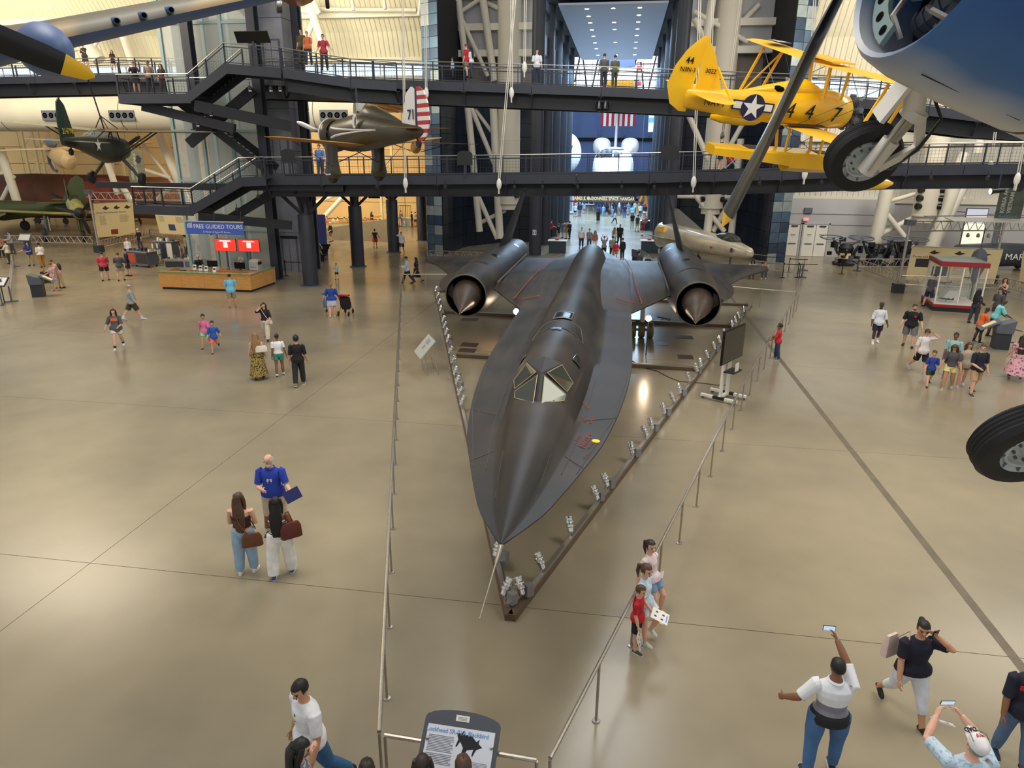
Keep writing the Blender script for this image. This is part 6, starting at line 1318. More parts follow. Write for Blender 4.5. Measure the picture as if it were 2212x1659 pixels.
 if lod == 0:
  e = MB()
  for s in (1,-1): e.ell(H(V((s * hw * .34, hd_ * .84, HH * .50))),(.0085 * h * hs, .006 * h * hs, .0048 * h * hs),10,6)
  e.build('eyes', M['eye'], R)
  e = MB(); e.ell(H(V((0, hd_ * .87, HH * .22))),(.0135 * h * hs, .006 * h, .004 * h),10,6); e.build('mouth', M['lip'], R)
  e = MB()
  for s in (1,-1): e.sweep([H(V((s * hw * .18, hd_ * .92, HH * .585))), H(V((s * hw * .40, hd_ * .88, HH * .60))), H(V((s * hw * .58, hd_ * .70, HH * .575)))],.0028 * h, 5)
  if hair != 'bald': e.build('eyebrows', _hr[hcol], R)
 elif lod == 1:
  e = MB()
  for s in (1,-1): e.ell(H(V((s * hw * .36, hd_ * .86, HH * .50))),(.009 * h * hs, .006 * h * hs, .005 * h * hs),6,4)
  e.build('eyes', M['eye'], R)
 # ---- clothes
 inf = .008
 dress = bottom == 'dress'
 if top is not None:
  t = MB(); zs = [r for r in TW if r[0] > hem and r[0] < .84]
  top_lim = .84 if neck != 'strap' else .775
  zs = [r for r in zs if r[0] <= top_lim]
  r0 = (hem, interp([(r[0], r[1]) for r in TW], hem), interp([(r[0], r[2]) for r in TW], hem), interp([(r[0], r[3]) for r in TW], hem))
  lo = 0.011 if hem < .53 else 0
  rg = [ring(z, w + inf + (lo if z < .6 else 0) * 2, d + inf + (lo if z < .6 else 0) * 2, oy=o) for z, w, d, o in [r0] + zs]
  if neck != 'strap': rg.append(ring(.842,.043,.045))
  t.rings(rg)
  if sleeve > 0:
   for (S, E, Wr), s in zip(arm, (1,-1)):
    ar = .031 * (g * .6 + .4); pts = [S + (S - E) * .02, S * .5 + E * .5, E, Wr]; end = S + (E - S) * (sleeve / .5) if sleeve <= .5 else E + (Wr - E) * ((sleeve - .5) / .5)
    if sleeve <= .5: t.sweep([S + V((-s * .02 * h, 0,.006 * h)), S, S * .45 + end * .55, end],[(ar * 1.2 + .007) * h, (ar * 1.3 + .007) * h, (ar * 1.14 + .006) * h, (ar * 1.06 + .006) * h], max(8, n1 - 4))
    else: t.sweep([S + V((-s * .02 * h, 0,.008 * h)), S * .4 + E * .6, E, end],[(ar * 1.2 + .007) * h, (ar * 1.02 + .007) * h, (ar * .95 + .007) * h, (ar * .75 + .007) * h], max(8, n1 - 4))
  elif neck == 'strap':
   for s in (1,-1):
    a = [sp(.77) + V((s * .05 * h, (.055 if 1 else 0) * h, 0)), sp(.838) + V((s * .055 * h, .0,.0)), sp(.77) + V((s * .05 * h, -.066 * h, 0))]; t.sweep(a, .007 * h, 6)
  o = t.build('dress' if dress and False else 'shirt', cloth(top), R)
  if lod == 0: remesh(o, .011)
  if neck == 'polo' and lod < 2: MB().rings([[c + V((0,0, dz)) for c in ring(.842,.046 + e_, .048 + e_)] for dz, e_ in ((-.006 * h, .003),(.012 * h, .0),(.0,.012))],0, False).build('collar', cloth(top), R)
 bm_ = cloth(bcol) if bottom else None
 if bottom in ('pants', 'shorts', 'capri'):
  b = MB(); rise = [r for r in TW if r[0] <= .60]
  b.rings([ring(z, w + .007, d + .008, oy=o) for z, w, d, o in rise])
  fl = blen if blen else {'pants': 1.95, 'shorts': .75, 'capri': 1.5}[bottom]   # 1 = knee, 2 = ankle
  for i in (0,1):
   q, k_, a_ = hips[i], knees[i], anks[i]
   if fl <= 1: end = q + (k_ - q) * fl; b.sweep([q + V((0,0,.03 * h)), q * .5 + end * .5, end],[(.054 * g + .009) * h, (.052 * g + .010) * h * wide, (.048 * g + .014) * h * wide], n1)
   else: end = k_ + (a_ - k_) * (fl - 1); b.sweep([q + V((0,0,.03 * h)), q * .5 + k_ * .5, k_, k_ * .5 + end * .5, end],[(.054 * g + .008) * h, (.049 * g + .009) * h * wide ** .5,(.037 * (g * .5 + .5) + .009) * h * wide, (.037 + .008) * h * wide, (.029 + .007) * h * wide ** 1.3], n1)
  o = b.build('shorts' if bottom == 'shorts' else 'trousers', bm_, R)
  if lod == 0: remesh(o, .011)
 elif bottom in ('skirt', 'dress'):
  fl = blen or .8; b = MB(); rg = []
  ends = [(hips[i] + (knees[i] - hips[i]) * min(fl, 1)) if fl <= 1 else knees[i] + (anks[i] - knees[i]) * (fl - 1) for i in (0,1)]
  ez = (ends[0].z + ends[1].z) / 2; ec = (ends[0] + ends[1]) / 2; spread = (ends[0] - ends[1]); wx = max(.11 * h, abs(spread.x) / 2 + .075 * h) * wide; wy = max(.085 * h, abs(spread.y) / 2 + .06 * h) * wide
  top_r = ring(.62, TW[4][1] + .006, TW[4][2] + .008); hip_r = ring(.53, TW[2][1] + .009, TW[2][2] + .012)
  rg = [top_r, hip_r]
  for k in (.33,.66,1):
   c = sp(.53) * (1 - k) + ec * k; rg.append([c + V((cos(2 * pi * j / n1) * (.108 * h * g * (1 - k) + wx * k) * (1 + .04 * k * (j % 2)), sin(2 * pi * j / n1) * (.08 * h * g * (1 - k) + wy * k) * (1 + .04 * k * (j % 2)),0)) for j in range(n1)])
  b.rings(rg[::-1]); b.build('skirt', bm_, R)
 if shoe is not None:
  for i in (0,1):
   a_ = anks[i]; s = 1 if i == 0 else -1; lift = a_.z - ank; pit = -min(.9, max(0, lift) * 3.2) if L[i][1].y < 0 else min(.25, lift * 2); Rf = Matrix.Rotation(-s * .14,3, 'Z') @ Matrix.Rotation(pit, 3, 'X'); b = MB(); rg = []; k = .95 if f else 1.05
   for y, w, zt in ((-.038,.016,.035),(-.03,.022,.05),(0,.024,.055),(.04,.026,.042),(.075,.028,.026),(.1,.022,.02),(.112,.01,.014)):
    rg.append([a_ + Rf @ V((cos(q) * w * h * k, y * h * k, -ank + max(0,(zt * h) * (.5 + .5 * sin(q)) * 1.0))) for q in [2 * pi * j / 10 for j in range(10)]])
   b.rings(rg); o = b.build('shoe', cloth(shoe), R)
   if lod < 2 and sole:
    b = MB(); b.rings([[a_ + Rf @ V((cos(q) * w * h * k * 1.08, y * h * k, -ank + z * h)) for q in [2 * pi * j / 10 for j in range(10)]] for z in (0.0005,.009) for y, w in ((0,0),)] if False else [[a_ + Rf @ V((sx_ * w * h * k * 1.06, y * h * k, -ank + z * h)) for y, w, sx_ in ((-.042,.014,1),(0,.024,1),(.07,.029,1),(.112,.014,1),(.118,0,0),(.112,.014,-1),(.07,.029,-1),(0,.024,-1),(-.042,.014,-1))] for z in (.0003,.010)]); b.build('sole', M['sole'], o)
   if socks: MB().sweep([a_ + V((0,0,-.01 * h)), a_ + (knees[i] - a_) * socks[1]],[.029 * h, .034 * h],10).build('sock', cloth(socks[0]), R)
 # ---- hair
 hm = _hr[hcol]
 if hair not in ('bald',):
  k = {'curly': 1.22, 'afro': 1.28}.get(hair, 1.09); b = MB(); n, m_ = (20,14) if lod == 0 else (14,10)
  rnd = random.Random(len(label)); vs = []; idx = {}; c0 = V((0,-hd_ * .07, HH * .60))
  for i in range(m_ + 1):
   th = pi * i / m_
   for j in range(n):
    ph = 2 * pi * j / n; d = V((sin(th) * cos(ph), sin(th) * sin(ph), cos(th))); q = k * (1 + (rnd.random() - .5) * (.10 if hair in ('curly', 'afro') else .03)); vs.append(H(c0 + V((d.x * hw * .83 * q, d.y * hd_ * 1.03 * q, d.z * HH * .44 * q))))
  low = {'short': -.42, 'buzz': -.3, 'grey': -.4}.get(hair, -.62); fs = []
  for i in range(m_):
   for j in range(n):
    th = pi * (i + .5) / m_; ph = 2 * pi * (j + .5) / n; y, z = sin(th) * sin(ph), cos(th)
    if (y > .22 and z < .40 - .12 * (1 - y)) or z < low: continue
    fs.append((i * n + j, i * n + (j + 1) % n, (i + 1) * n + (j + 1) % n, (i + 1) * n + j))
  if hair == 'balding': fs = [f_ for f_ in fs if max(f_) // n >= m_ * .42 and (sum((HR.inverted() @ (vs[i] - hc)).y for i in f_) / 4 < hd_ * .25)]
  b.add(vs, fs)
  if hair in ('long', 'longer', 'wavy'):
   ll = {'long': .17, 'longer': .25, 'wavy': .22}[hair] * h; back = H(V((0,-hd_ * .75, HH * .62))); mid = H(V((0,-hd_ * 1.05, HH * .1))); sh_ = sp(.80) + V((0,-.062 * h, 0)); end = sh_ + V((0,-.012 * h, -ll)); n_ = 12
   rg = []
   for c, w, d in ((back, .046,.03),(mid, .056,.028),(sh_ + V((0,-.0,.02 * h)),.068,.026),((sh_ + end) / 2,.070,.024),(end, .044,.012)):
    rg.append([c + Matrix.Rotation(hy * .5,3, 'Z') @ V((cos(2 * pi * j / n_) * w * h * (1 + .07 * (j % 2)), sin(2 * pi * j / n_) * d * h, .008 * h * (j % 2))) for j in range(n_)])
   b.rings(rg)
   for s in (1,-1): b.sweep([H(V((s * hw * .78, hd_ * .0, HH * .8))), H(V((s * hw * .98,-hd_ * .05, HH * .3))), H(V((s * hw * 1.0,-hd_ * .1,-HH * .15))) , sp(.80) + V((s * .062 * h, -.02 * h, -.02 * h))],[.02 * h, .024 * h, .022 * h, .010 * h],8)
  if hair == 'pony': b.sweep([H(V((0,-hd_ * .95, HH * .72))), H(V((0,-hd_ * 1.6, HH * .6))), H(V((0,-hd_ * 1.65, HH * .05))), H(V((0,-hd_ * 1.35,-HH * .45)))],[.018 * h, .026 * h, .024 * h, .006 * h],8)
  if hair == 'bun': b.ell(H(V((0,-hd_ * .9, HH * .95))),(.026 * h, .026 * h, .024 * h),10,8)
  b.build('hair', hm, R)
 if cap is not None:
  b = MB(); c0 = V((0,-hd_ * .05, HH * .66)); rg = []
  for z, w in ((0,1.12),(.2,1.12),(.34,.95),(.43,.6),(.47,.15)): rg.append([H(c0 + V((cos(q) * hw * .86 * w, sin(q) * hd_ * 1.03 * w, HH * z))) for q in [2 * pi * j / 16 for j in range(16)]])
  b.rings(rg); cd = cap[1] if len(cap) > 1 else 1
  br = [(-.9,.55),(-.85,1.1),(-.5,1.75),(0,1.95),(.5,1.75),(.85,1.1),(.9,.55)]
  b.rings([[H(c0 + V((x * hw * .86, cd * y * hd_, HH * (z - .06 * abs(x))))) for x, y in br] for z in (.02,.06)]); b.build('cap', cloth(cap[0]), R)
 R['_h'] = h
 info = dict(R=R, arm=arm, H=H, sp=sp, h=h, hw=hw, hd=hd_, HH=HH, hips=hips, knees=knees, anks=anks, HR=HR, ring=ring)
 return info
def W_(info, p):                          # body local point to the hall
 R = info['R']; return V(R.location) + Matrix.Rotation(R.rotation_euler.z, 3, 'Z') @ V(p)
def phone(info, hand, label, tilt=(0,0,0), off=(0,0,0), lit=True, size=(.075,.15)):
 S, E, Wr = info['arm'][hand]; d = (Wr - E).normalized(); p = W_(info, Wr + d * .085 + V(off)); t = thing('phone', label, 'phone', p, R=Euler(tilt).to_matrix())
 w, h_ = size; MB().bb((-h_ / 2,-.005,-w / 2),(h_ / 2,.005, w / 2)).build('phone_body', M['black'], t)
 if lit: MB().bb((-h_ * .46,-.0065,-w * .44),(h_ * .46,-.005, w * .44)).build('phone_screen', glow('phone_glow', (.55,.68,.85),.8) if 'phone_glow' not in bpy.data.materials else bpy.data.materials['phone_glow'], t)
 return t
def bag(info, p, size, col, label, rz=0., strap=None, name='handbag', strapcol=None):
 q = W_(info, p); t = thing(name, label, 'bag', q, info['R'].rotation_euler.z + rz); w, d, hh = size
 b = MB(); b.rings([[V((x * w * k, y * d * k2, z)) for x, y in ((-.5,-.5),(.5,-.5),(.56,0),(.5,.5),(-.5,.5),(-.56,0))] for z, k, k2 in ((-hh / 2,.8,.9),(-hh * .45,1,1),(hh * .2,.95,.9),(hh / 2,.72,.4))]); b.build('bag_body', cloth(col), t)
 if strap:
  Rz = Matrix.Rotation(-(info['R'].rotation_euler.z + rz),3, 'Z'); pts = [Rz @ (V(s) - q) for s in strap]; MB().sweep(pts, .011,6).build('strap', cloth(strapcol or col), t)
 return t
def va(px): return 8.62 - math.degrees(math.atan((px - 1106) / 1480))
def PF(px, py, h, hv, label, **k): return person(at(px, py), h, hv + va(px), label, **k)
def PH(px, py, h, hv, label, **k):       # placed by the crown of the head
 q = at(px, py, h * (1.0)); q.z = 0; return person(q, h, hv + va(px), label, **k)
def PD(px, py, Y, h, hv, label, **k): return person(aty(px, py, Y), h, hv + va(px), label, **k)
A = lambda f=0, ab=9, el=12, inn=0: ('a', f, ab, el, inn)
ST = ((3,3),(-4,3)); WK = ((24,8),(-20,22)); WK2 = ((-20,24),(24,8))
JEAN = (78,104,142); LJEAN = (150,178,202); KH = (196,180,152); BLK = (30,30,33); WHT = (232,230,226); NAVY = (34,38,62)
# ---- near group with the guide
i = PF(600,1150,1.80,165, 'bald bearded guide in a blue polo talking with two women', skin=1, girth=1.14, belly=.02, top=(36,62,164), neck='polo', sleeve=.42, hem=.5, bottom='pants', bcol=KH, shoe=(70,62,58), hair='balding', hcol='white', beard='white', lean=3, legs=((5,3),(-5,5)), stance=1.25, arms=(A(18,10,78,45), A(18,20,60,-10)), look=(-25,14))
t = thing('folder', 'navy blue folder held in the guide\'s hand', 'folder', W_(i, i['arm'][1][2] + V((-.06,.12,.0))), R=Matrix.Rotation(i['R'].rotation_euler.z, 3, 'Z') @ Euler((.5,.25,.6)).to_matrix()); MB().bb((-.16,-.014,-.12),(.16,-.006,.12)).bb((-.16,.006,-.12),(.16,.014,.12)).build('cover', mat('navy_folder', lin(26,34,92),.4), t); MB().bb((-.15,-.006,-.115),(.15,.006,.115)).build('papers', M['white'], t)
t = thing('name_badge', 'white name badges on a lanyard around the guide\'s neck', 'badge', W_(i, i['sp'](.70) + V((0,.155,0))), i['R'].rotation_euler.z)
MB().bb((-.05,-.004,.0),(.05,.006,.06)).bb((-.035,-.004,-.11),(.035,.006,-.01)).build('card', M['white'], t)
for s in (1,-1): MB().sweep([V((0,0,.06)), V((s * .05,-.02,.16)), V((s * .075,-.1,.25))],.004,5).build('lanyard', mat('blue_lanyard', lin(60,80,150),.6) if s > 0 else bpy.data.materials['blue_lanyard'], t)
i = PF(536,1236,1.66,-18, 'woman with long brown hair, brown tube top and pale jeans listening to the guide', skin=1, sex='f', girth=1.18, top=(54,34,28), neck='strap', sleeve=0, hem=.60, bottom='pants', bcol=LJEAN, wide=1.25, shoe=(235,235,235), hair='longer', hcol='brown', arms=(A(10,12,60,50), A(10,12,60,50)), look=(-15,-8), legs=((4,2),(-4,2)))
bag(i, (.20,-.14,.78),(.34,.1,.26),(112,66,40), 'brown crossbody bag on the hip of the woman in pale jeans', .3,[W_(i, (.16,-.16,.86)), W_(i, (.0,-.17,1.15)), W_(i, (-.07,-.12,1.36)), W_(i, (-.09,.0,1.42)), W_(i, (.05,.15,1.2)), W_(i, (.22,.05,.9))])
i = PF(612,1244,1.64,-12, 'woman with long black hair, striped top and wide white jeans beside the guide', skin=3, sex='f', girth=1.02, top=bands('stripe_knit', [(226,228,230),(46,62,88)], period=.034), neck='strap', sleeve=0, hem=.57, bottom='pants', bcol=(236,234,226), wide=1.55, shoe=(46,84,170), hair='longer', hcol='black', arms=(A(6,18,80,40), A(10,10,70,50)), look=(10,-8), legs=((10,2),(-6,3)), stance=1.3)
bag(i, (.24,-.05,1.0),(.36,.14,.30),(96,46,36), 'dark brown leather tote on the shoulder of the black haired woman', .5,[W_(i, (.16,-.1,1.12)), W_(i, (.17,-.05,1.36)), W_(i, (.2,.03,1.33)), W_(i, (.28,.0,1.12))], 'tote_bag')
# ---- lower left and bottom edge
i = PH(655,1459,1.78,118, 'man with black hair in a white v neck T-shirt walking left', skin=2, girth=1.1, top=(238,238,240), sleeve=.42, hem=.5, bottom='pants', bcol=(56,104,146), hair='short', hcol='black', legs=WK, arms=(A(-6,12,20), A(4,12,24)), look=(12,16), lean=2)
t = thing('sunglasses', 'dark sunglasses hung on the neck of the white T-shirt', 'glasses', W_(i, i['sp'](.775) + V((.0,.135,0))), i['R'].rotation_euler.z)
for s in (0,1): MB().ell((0,0,-.03 - s * .065),(.02,.012,.03),10,8).build('lens', M['black'], t)
MB().tube((.02,0,0),(.02,-.02,-.12),.004,5).build('temple', M['black'], t)
PH(640,1603,1.64,-70, 'woman with black hair and grey patterned top at the bottom edge, hand at her cheek', skin=1, sex='f', top=pattern('grey_print', (120,122,132),(190,192,200),20), sleeve=.4, bottom='pants', bcol=NAVY, hair='long', hcol='black', arms=(A(10,10,20),('t', (-.03,.10,.855),(-1,.2,-.8))), look=(-20,18))
PH(912,1638,1.58,0, 'dark brown haired visitor whose crown shows below the title sign', skin=1, sex='f', top=(150,60,60), hair='long', hcol='dark')
PH(1001,1642,1.60,10, 'curly brown haired visitor whose crown shows right of the title sign', skin=1, top=(90,90,110), hair='curly', hcol='brown')
PH(792,1655,1.30,0, 'child with tousled dark hair just peeping over the bottom edge', skin=1, top=(200,80,80), hair='curly', hcol='dark', child=True)
# ---- children on the fence
def rail_kid(px, py, h, hv, label, **k): return PF(px, py, h, hv, label, child=True, **k)
i = rail_kid(1403,1322,1.38,-125, 'girl in a pink shirt and denim shorts leaning back on the right fence', skin=1, sex='f', top=(236,214,214), sleeve=.42, hem=.5, bottom='shorts', bcol=(122,152,186), blen=.62, shoe=(230,222,196), hair='pony', hcol='dark', lean=-12, legs=((26,14),(34,40)), arms=(A(-20,14,30), A(-20,14,30)), look=(-18,4))
t = thing('paper_sheet', 'white worksheet resting behind the girl in pink', 'paper', W_(i, (-.16,-.02,.62)), i['R'].rotation_euler.z + .5, R=None); MB().box((0,0,0),(.22,.004,.28), R=Euler((-.9,0,0)).to_matrix()).build('sheet', M['white'], t)
i = rail_kid(1388,1380,1.36,-118, 'girl in a pale blue tie-dye T-shirt and white shorts leaning on the fence', skin=1, sex='f', top=pattern('tie_dye', (176,208,230),(222,232,238),9,.5), sleeve=.42, hem=.49, bottom='shorts', bcol=(228,232,236), blen=.6, shoe=(196,208,196), hair='pony', hcol='brown', lean=-6, legs=((10,4),(46,74)), arms=(A(22,6,30), A(-20,14,30)), look=(-8,10))
def sheet(i, hand, label, tilt, dv=(0,.1,-.05), size=(.22,.28)):
 S, E, Wr = i['arm'][hand]; t = thing('paper_sheet', label, 'paper', W_(i, Wr + V(dv)), R=Matrix.Rotation(i['R'].rotation_euler.z, 3, 'Z') @ Euler(tilt).to_matrix()); w, h = size
 MB().bb((-w / 2,-.002,-h / 2),(w / 2,.002, h / 2)).build('sheet', M['white'], t)
 for x, z in ((-.05,.06),(.04,.07),(-.04,-.05),(.05,-.04)): MB().ell((x, .0, z),(.022,.0035,.03),10,6).build('printed_figure', M['steel_dark'], t)
 MB().bb((-.07,-.003,-.12),(.07,.003,-.10)).build('printed_line', bpy.data.materials['title_blue'], t); return t
sheet(i, 0, 'white worksheet held out by the girl in tie-dye', (1.2,.2,.3),(.02,.15,-.0))
i = rail_kid(1372,1402,1.16,-112, 'small boy in a red T-shirt and navy shorts holding a worksheet', skin=1, top=(196,32,44), sleeve=.42, hem=.49, bottom='shorts', bcol=(26,28,42), blen=.85, shoe=(62,66,64), hair='short', hcol='brown', legs=((4,2),(-4,2)), arms=(A(6,6,14), A(-22,30,30)), look=(-6,10))
sheet(i, 0, 'white worksheet hanging from the red shirted boy\'s hand', (.2,.3,.2),(.03,.05,-.2),(.2,.3))
PF(1676,777,1.42,88, 'boy in a red T-shirt and jeans standing at the right fence', skin=3, top=(206,40,56), sleeve=.45, bottom='pants', bcol=(44,62,92), shoe=(120,110,110), hair='short', hcol='black', child=True, arms=(A(28,6,30,10), A(28,6,30,10)), look=(0,-6))
# ---- lower right
i = PF(1768,1668,1.74,14, 'man in a white, grey and black banded polo filming with a raised phone', skin=3, girth=1.16, top=bands('three_band_polo', [(34,34,38),(128,128,136),(226,228,232)], splits=[1.02,1.16]), neck='polo', sleeve=.45, hem=.5, bottom='pants', bcol=(70,108,156), shoe=(40,50,66), hair='short', hcol='black', stance=1.5, legs=((8,4),(-6,4)), arms=(('t', (.03,.24,1.03),(1,-.2,-.5)), A(-4,40,40,20)), look=(10,0))
phone(i, 0, 'black phone held up by the man in the banded polo', (0,0, radians(14 + va(1768))),(-.06,.02,.05))
i = PF(1948,1548,1.66,-148, 'woman in a navy V-neck tee and white capris talking on her phone', skin=2, sex='f', girth=1.2, top=(26,26,44), sleeve=.38, hem=.52, bottom='capri', bcol=(222,226,232), blen=1.55, shoe=BLK, sole=False, hair='pony', hcol='black', legs=((-22,22),(22,6)), arms=(A(8,8,14),('t', (-.07,.09,.89),(-1,.3,-1))), look=(-22,10))
S, E, Wr = i['arm'][1]; t = thing('phone', 'dark phone at the ear of the woman in navy', 'phone', W_(i, Wr + V((.03,-.0,.06))), R=Euler((1.2,.2, radians(-148 + va(1948)))).to_matrix()); MB().bb((-.035,-.07,-.005),(.035,.07,.005)).build('phone_body', M['black'], t)
bag(i, (.25,-.2,1.08),(.24,.1,.34),(214,190,180), 'pale pink shoulder bag behind the woman in navy', .4,[W_(i, (.2,-.15,1.25)), W_(i, (.12,-.05,1.42)), W_(i, (.18,.06,1.25))], 'shoulder_bag')
PF(2176,1642,1.66,-158, 'boy in a navy tee with a red chest stripe at the right edge', skin=3, top=(30,34,52), sleeve=.5, hem=.46, bottom='pants', bcol=(88,112,146), shoe=(44,52,72), hair='short', hcol='black', legs=((-6,6),(12,3)), arms=(A(6,8,16), A(6,8,30)), look=(-20,8), girth=1.02)
RB = [o for o in bpy.data.objects if o.get('label') == 'boy in a navy tee with a red chest stripe at the right edge'][0]
MB().box((.06,.145,1.26),(.22,.012,.06)).build('chest_stripe', M['redp'], RB); MB().box((-.09,.145,1.26),(.08,.012,.06)).build('chest_stripe', M['white'], RB)
i = PH(2112,1592,1.78,28, 'man in a white cap lettered DAD photographing the jet at the lower right', skin=1, girth=1.12, top=pattern('pale_print_shirt', (188,208,222),(150,178,200),26,.6), sleeve=.45, hem=.5, bottom='shorts', bcol=(90,96,108), hair='short', hcol='grey', cap=((232,230,230),1), arms=(('t', (.04,.24,.93),(1,-.1,-.8)),('t', (-.10,.25,.90),(-1,-.1,-.8))), look=(10,-24))
R_ = i['R']; q0 = i['H'](V((0, i['hd'] * 1.5, i['HH'] * .705))); ux = i['HR'] @ V((1,0,0)); uy = i['HR'] @ V((0,1,.02)); text('DAD', .062, R_, M['black'], frame4(q0,-ux, -uy), 'cap_lettering', .002, bold=.002)
b = MB()
for k in range(5): a = -.6 + k * .3; b.tube(i['H'](V((sin(a) * .02, i['hd'] * .75, i['HH'] * 1.02))), i['H'](V((sin(a) * .07, i['hd'] * .35, i['HH'] * 1.13))),.005,5)
b.build('cap_print', M['redp'], R_)
t = thing('sunglasses', 'black framed glasses resting on the brim of the DAD cap', 'glasses', W_(i, i['H'](V((0, i['hd'] * 1.05, i['HH'] * .9)))), R_.rotation_euler.z)
for s in (1,-1): b = MB(); b.sweep([V((s * .035 + cos(a) * .028,.0, sin(a) * .02)) for a in [2 * pi * k / 12 for k in range(13)]],.003,5); b.sweep([V((s * .065,0,.01)), V((s * .08,-.06,.03)), V((s * .08,-.14,.0))],.003,5); b.build('rim', M['black'], t)
phone(i, 0, 'phone held up in both hands by the man in the DAD cap', (.35,-.1, radians(28 + va(2112))),(-.08,.03,.05)); sheet(i, 1, 'pale leaflet held under the phone by the man in the DAD cap', (1.0,0,-.4),(.12,.06,-.12))
# ---- right middle group
PF(1890,741,1.78,-165, 'man in a dark cap, white open shirt and navy shorts walking right of the fence', skin=4, girth=1.1, top=(226,230,236), sleeve=.62, hem=.46, bottom='shorts', bcol=(40,38,62), blen=.85, shoe=WHT, hair='short', hcol='black', cap=((74,62,42),1), legs=((10,8),(-10,12)), arms=(A(6,10,24), A(-4,14,24)), look=(-20,8), socks=((236,236,236),.25))
i = PF(1960,749,1.84,175, 'bearded man in a black T-shirt and grey shorts in flip-flops', skin=1, girth=1.24, top=(24,24,28), sleeve=.46, hem=.46, bottom='shorts', bcol=(112,114,116), blen=.95, shoe=BLK, sole=False, hair='short', hcol='dark', beard='dark', legs=((-8,10),(10,6)), stance=1.4, arms=(A(2,16,16), A(2,18,20)), look=(24,4))
decal(i['R'], disc(.05,10), frame4((-.1,.165,1.36),(-1,0,0),(0,0,1)), M['redp'], 'chest_print', .01)
PF(1984,808,1.72,-150, 'teenager in a white T-shirt and black shorts touching his hair', skin=1, top=(234,226,224), sleeve=.46, hem=.47, bottom='shorts', bcol=BLK, blen=.95, shoe=(176,172,164), hair='curly', hcol='brown', legs=((-24,30),(12,6)), arms=(A(-4,14,30),('t', (-.10,.1,.93),(-1,.1,-1))), look=(-5,24))
PF(2004,834,1.30,-165, 'boy in a blue T-shirt and camouflage shorts in the family group', skin=1, top=(42,68,152), sleeve=.46, bottom='shorts', bcol=pattern('camo_shorts', (54,70,40),(30,40,30),20), shoe=(40,40,44), hair='short', hcol='brown', child=True, legs=WK, arms=(A(4,10,16), A(4,10,16)), look=(-16,6))
PF(2044,842,1.66,175, 'woman with braids, grey tee and pale yellow shorts in the family group', skin=2, sex='f', girth=1.15, top=(84,80,86), sleeve=.38, hem=.53, bottom='shorts', bcol=(238,222,150), blen=.5, shoe=(170,160,140), hair='longer', hcol='brown', legs=((10,12),(-12,16)), arms=(A(6,14,20), A(6,14,20)), look=(-10,30), lean=8)
PF(2074,836,1.62,-165, 'girl in a beige cardigan and grey shorts in the family group', skin=1, sex='f', top=(188,170,148), sleeve=.9, hem=.45, bottom='shorts', bcol=(126,122,118), blen=.5, shoe=(200,186,180), hair='wavy', hcol='brown', legs=((8,8),(-12,14)), arms=(A(10,8,30), A(6,12,26)), look=(20,10))
PF(2046,818,1.72,178, 'person in a teal shirt half hidden behind the woman with braids', skin=3, top=(150,196,196), sleeve=.46, bottom='shorts', bcol=BLK, hair='short', hcol='black', shoe=(140,110,90))
PF(2100,852,1.78,-150, 'man with glasses in a navy tee and tan shorts leading the family group', skin=1, top=(28,32,48), sleeve=.46, hem=.47, bottom='shorts', bcol=(186,154,110), blen=.95, shoe=(60,58,54), hair='short', hcol='brown', legs=((14,10),(-12,20)), arms=(A(8,10,60,40), A(0,10,14)), look=(-26,4))
PF(2110,740,1.56,-70, 'boy in an orange T-shirt and black shorts reading the grey kiosk', skin=4, girth=1.15, top=(236,108,44), sleeve=.5, bottom='shorts', bcol=BLK, shoe=(60,66,80), hair='short', hcol='black', arms=(A(30,8,40), A(30,8,30)), look=(0,30), lean=8, socks=(BLK, .5))
PF(2140,728,1.76,-75, 'bald man in a turquoise T-shirt bending over the grey kiosk', skin=4, girth=1.2, top=(128,210,214), sleeve=.5, bottom='shorts', bcol=BLK, shoe=BLK, hair='bald', arms=(A(30,8,30), A(20,8,30)), look=(0,40), lean=16, socks=(BLK, .5))
PF(2100,698,1.68,-40, 'woman with long black hair in a dark floral jacket by the display case', skin=2, sex='f', top=pattern('dark_floral', (38,36,44),(110,96,110),18,.62), sleeve=.95, hem=.45, bottom='pants', bcol=(46,62,76), shoe=BLK, hair='longer', hcol='black', arms=(A(10,8,50), A(10,8,50)))
PF(2146,700,1.76,150, 'dark bearded man in a charcoal T-shirt behind the kiosk', skin=2, top=(76,74,76), sleeve=.46, bottom='shorts', bcol=(60,60,64), hair='short', hcol='black', look=(0,10))
PF(2158,668,1.68,150, 'woman in a dark floral mini dress with crossed arms by the exhibit pole', skin=1, sex='f', top=pattern('floral_dress', (34,30,40),(170,130,140),16,.6), neck='strap', sleeve=0, bottom='dress', bcol=bpy.data.materials['floral_dress'], blen=.62, shoe=(80,60,50), hair='wavy', hcol='brown', arms=(A(24,8,100,60), A(24,8,100,60)), look=(30,0))
PF(2190,818,1.66,8, 'woman in a long pink floral dress at the right edge', skin=1, sex='f', girth=1.2, top=pattern('pink_floral', (206,156,162),(130,74,96),12,.6), sleeve=.35, bottom='dress', bcol=bpy.data.materials['pink_floral'], blen=1.6, wide=1.6, shoe=(70,74,84), hair='longer', hcol='dark', legs=WK2, arms=(A(20,16,40), A(10,14,30)))
PF(2003,663,1.78,-42, 'tall man in a grey tee and navy shorts looking into the display case', skin=1, top=(84,88,92), sleeve=.46, bottom='shorts', bcol=(34,38,58), blen=.9, shoe=BLK, hair='short', hcol='dark', look=(0,34), lean=4, legs=((6,4),(-6,6)), stance=1.4)
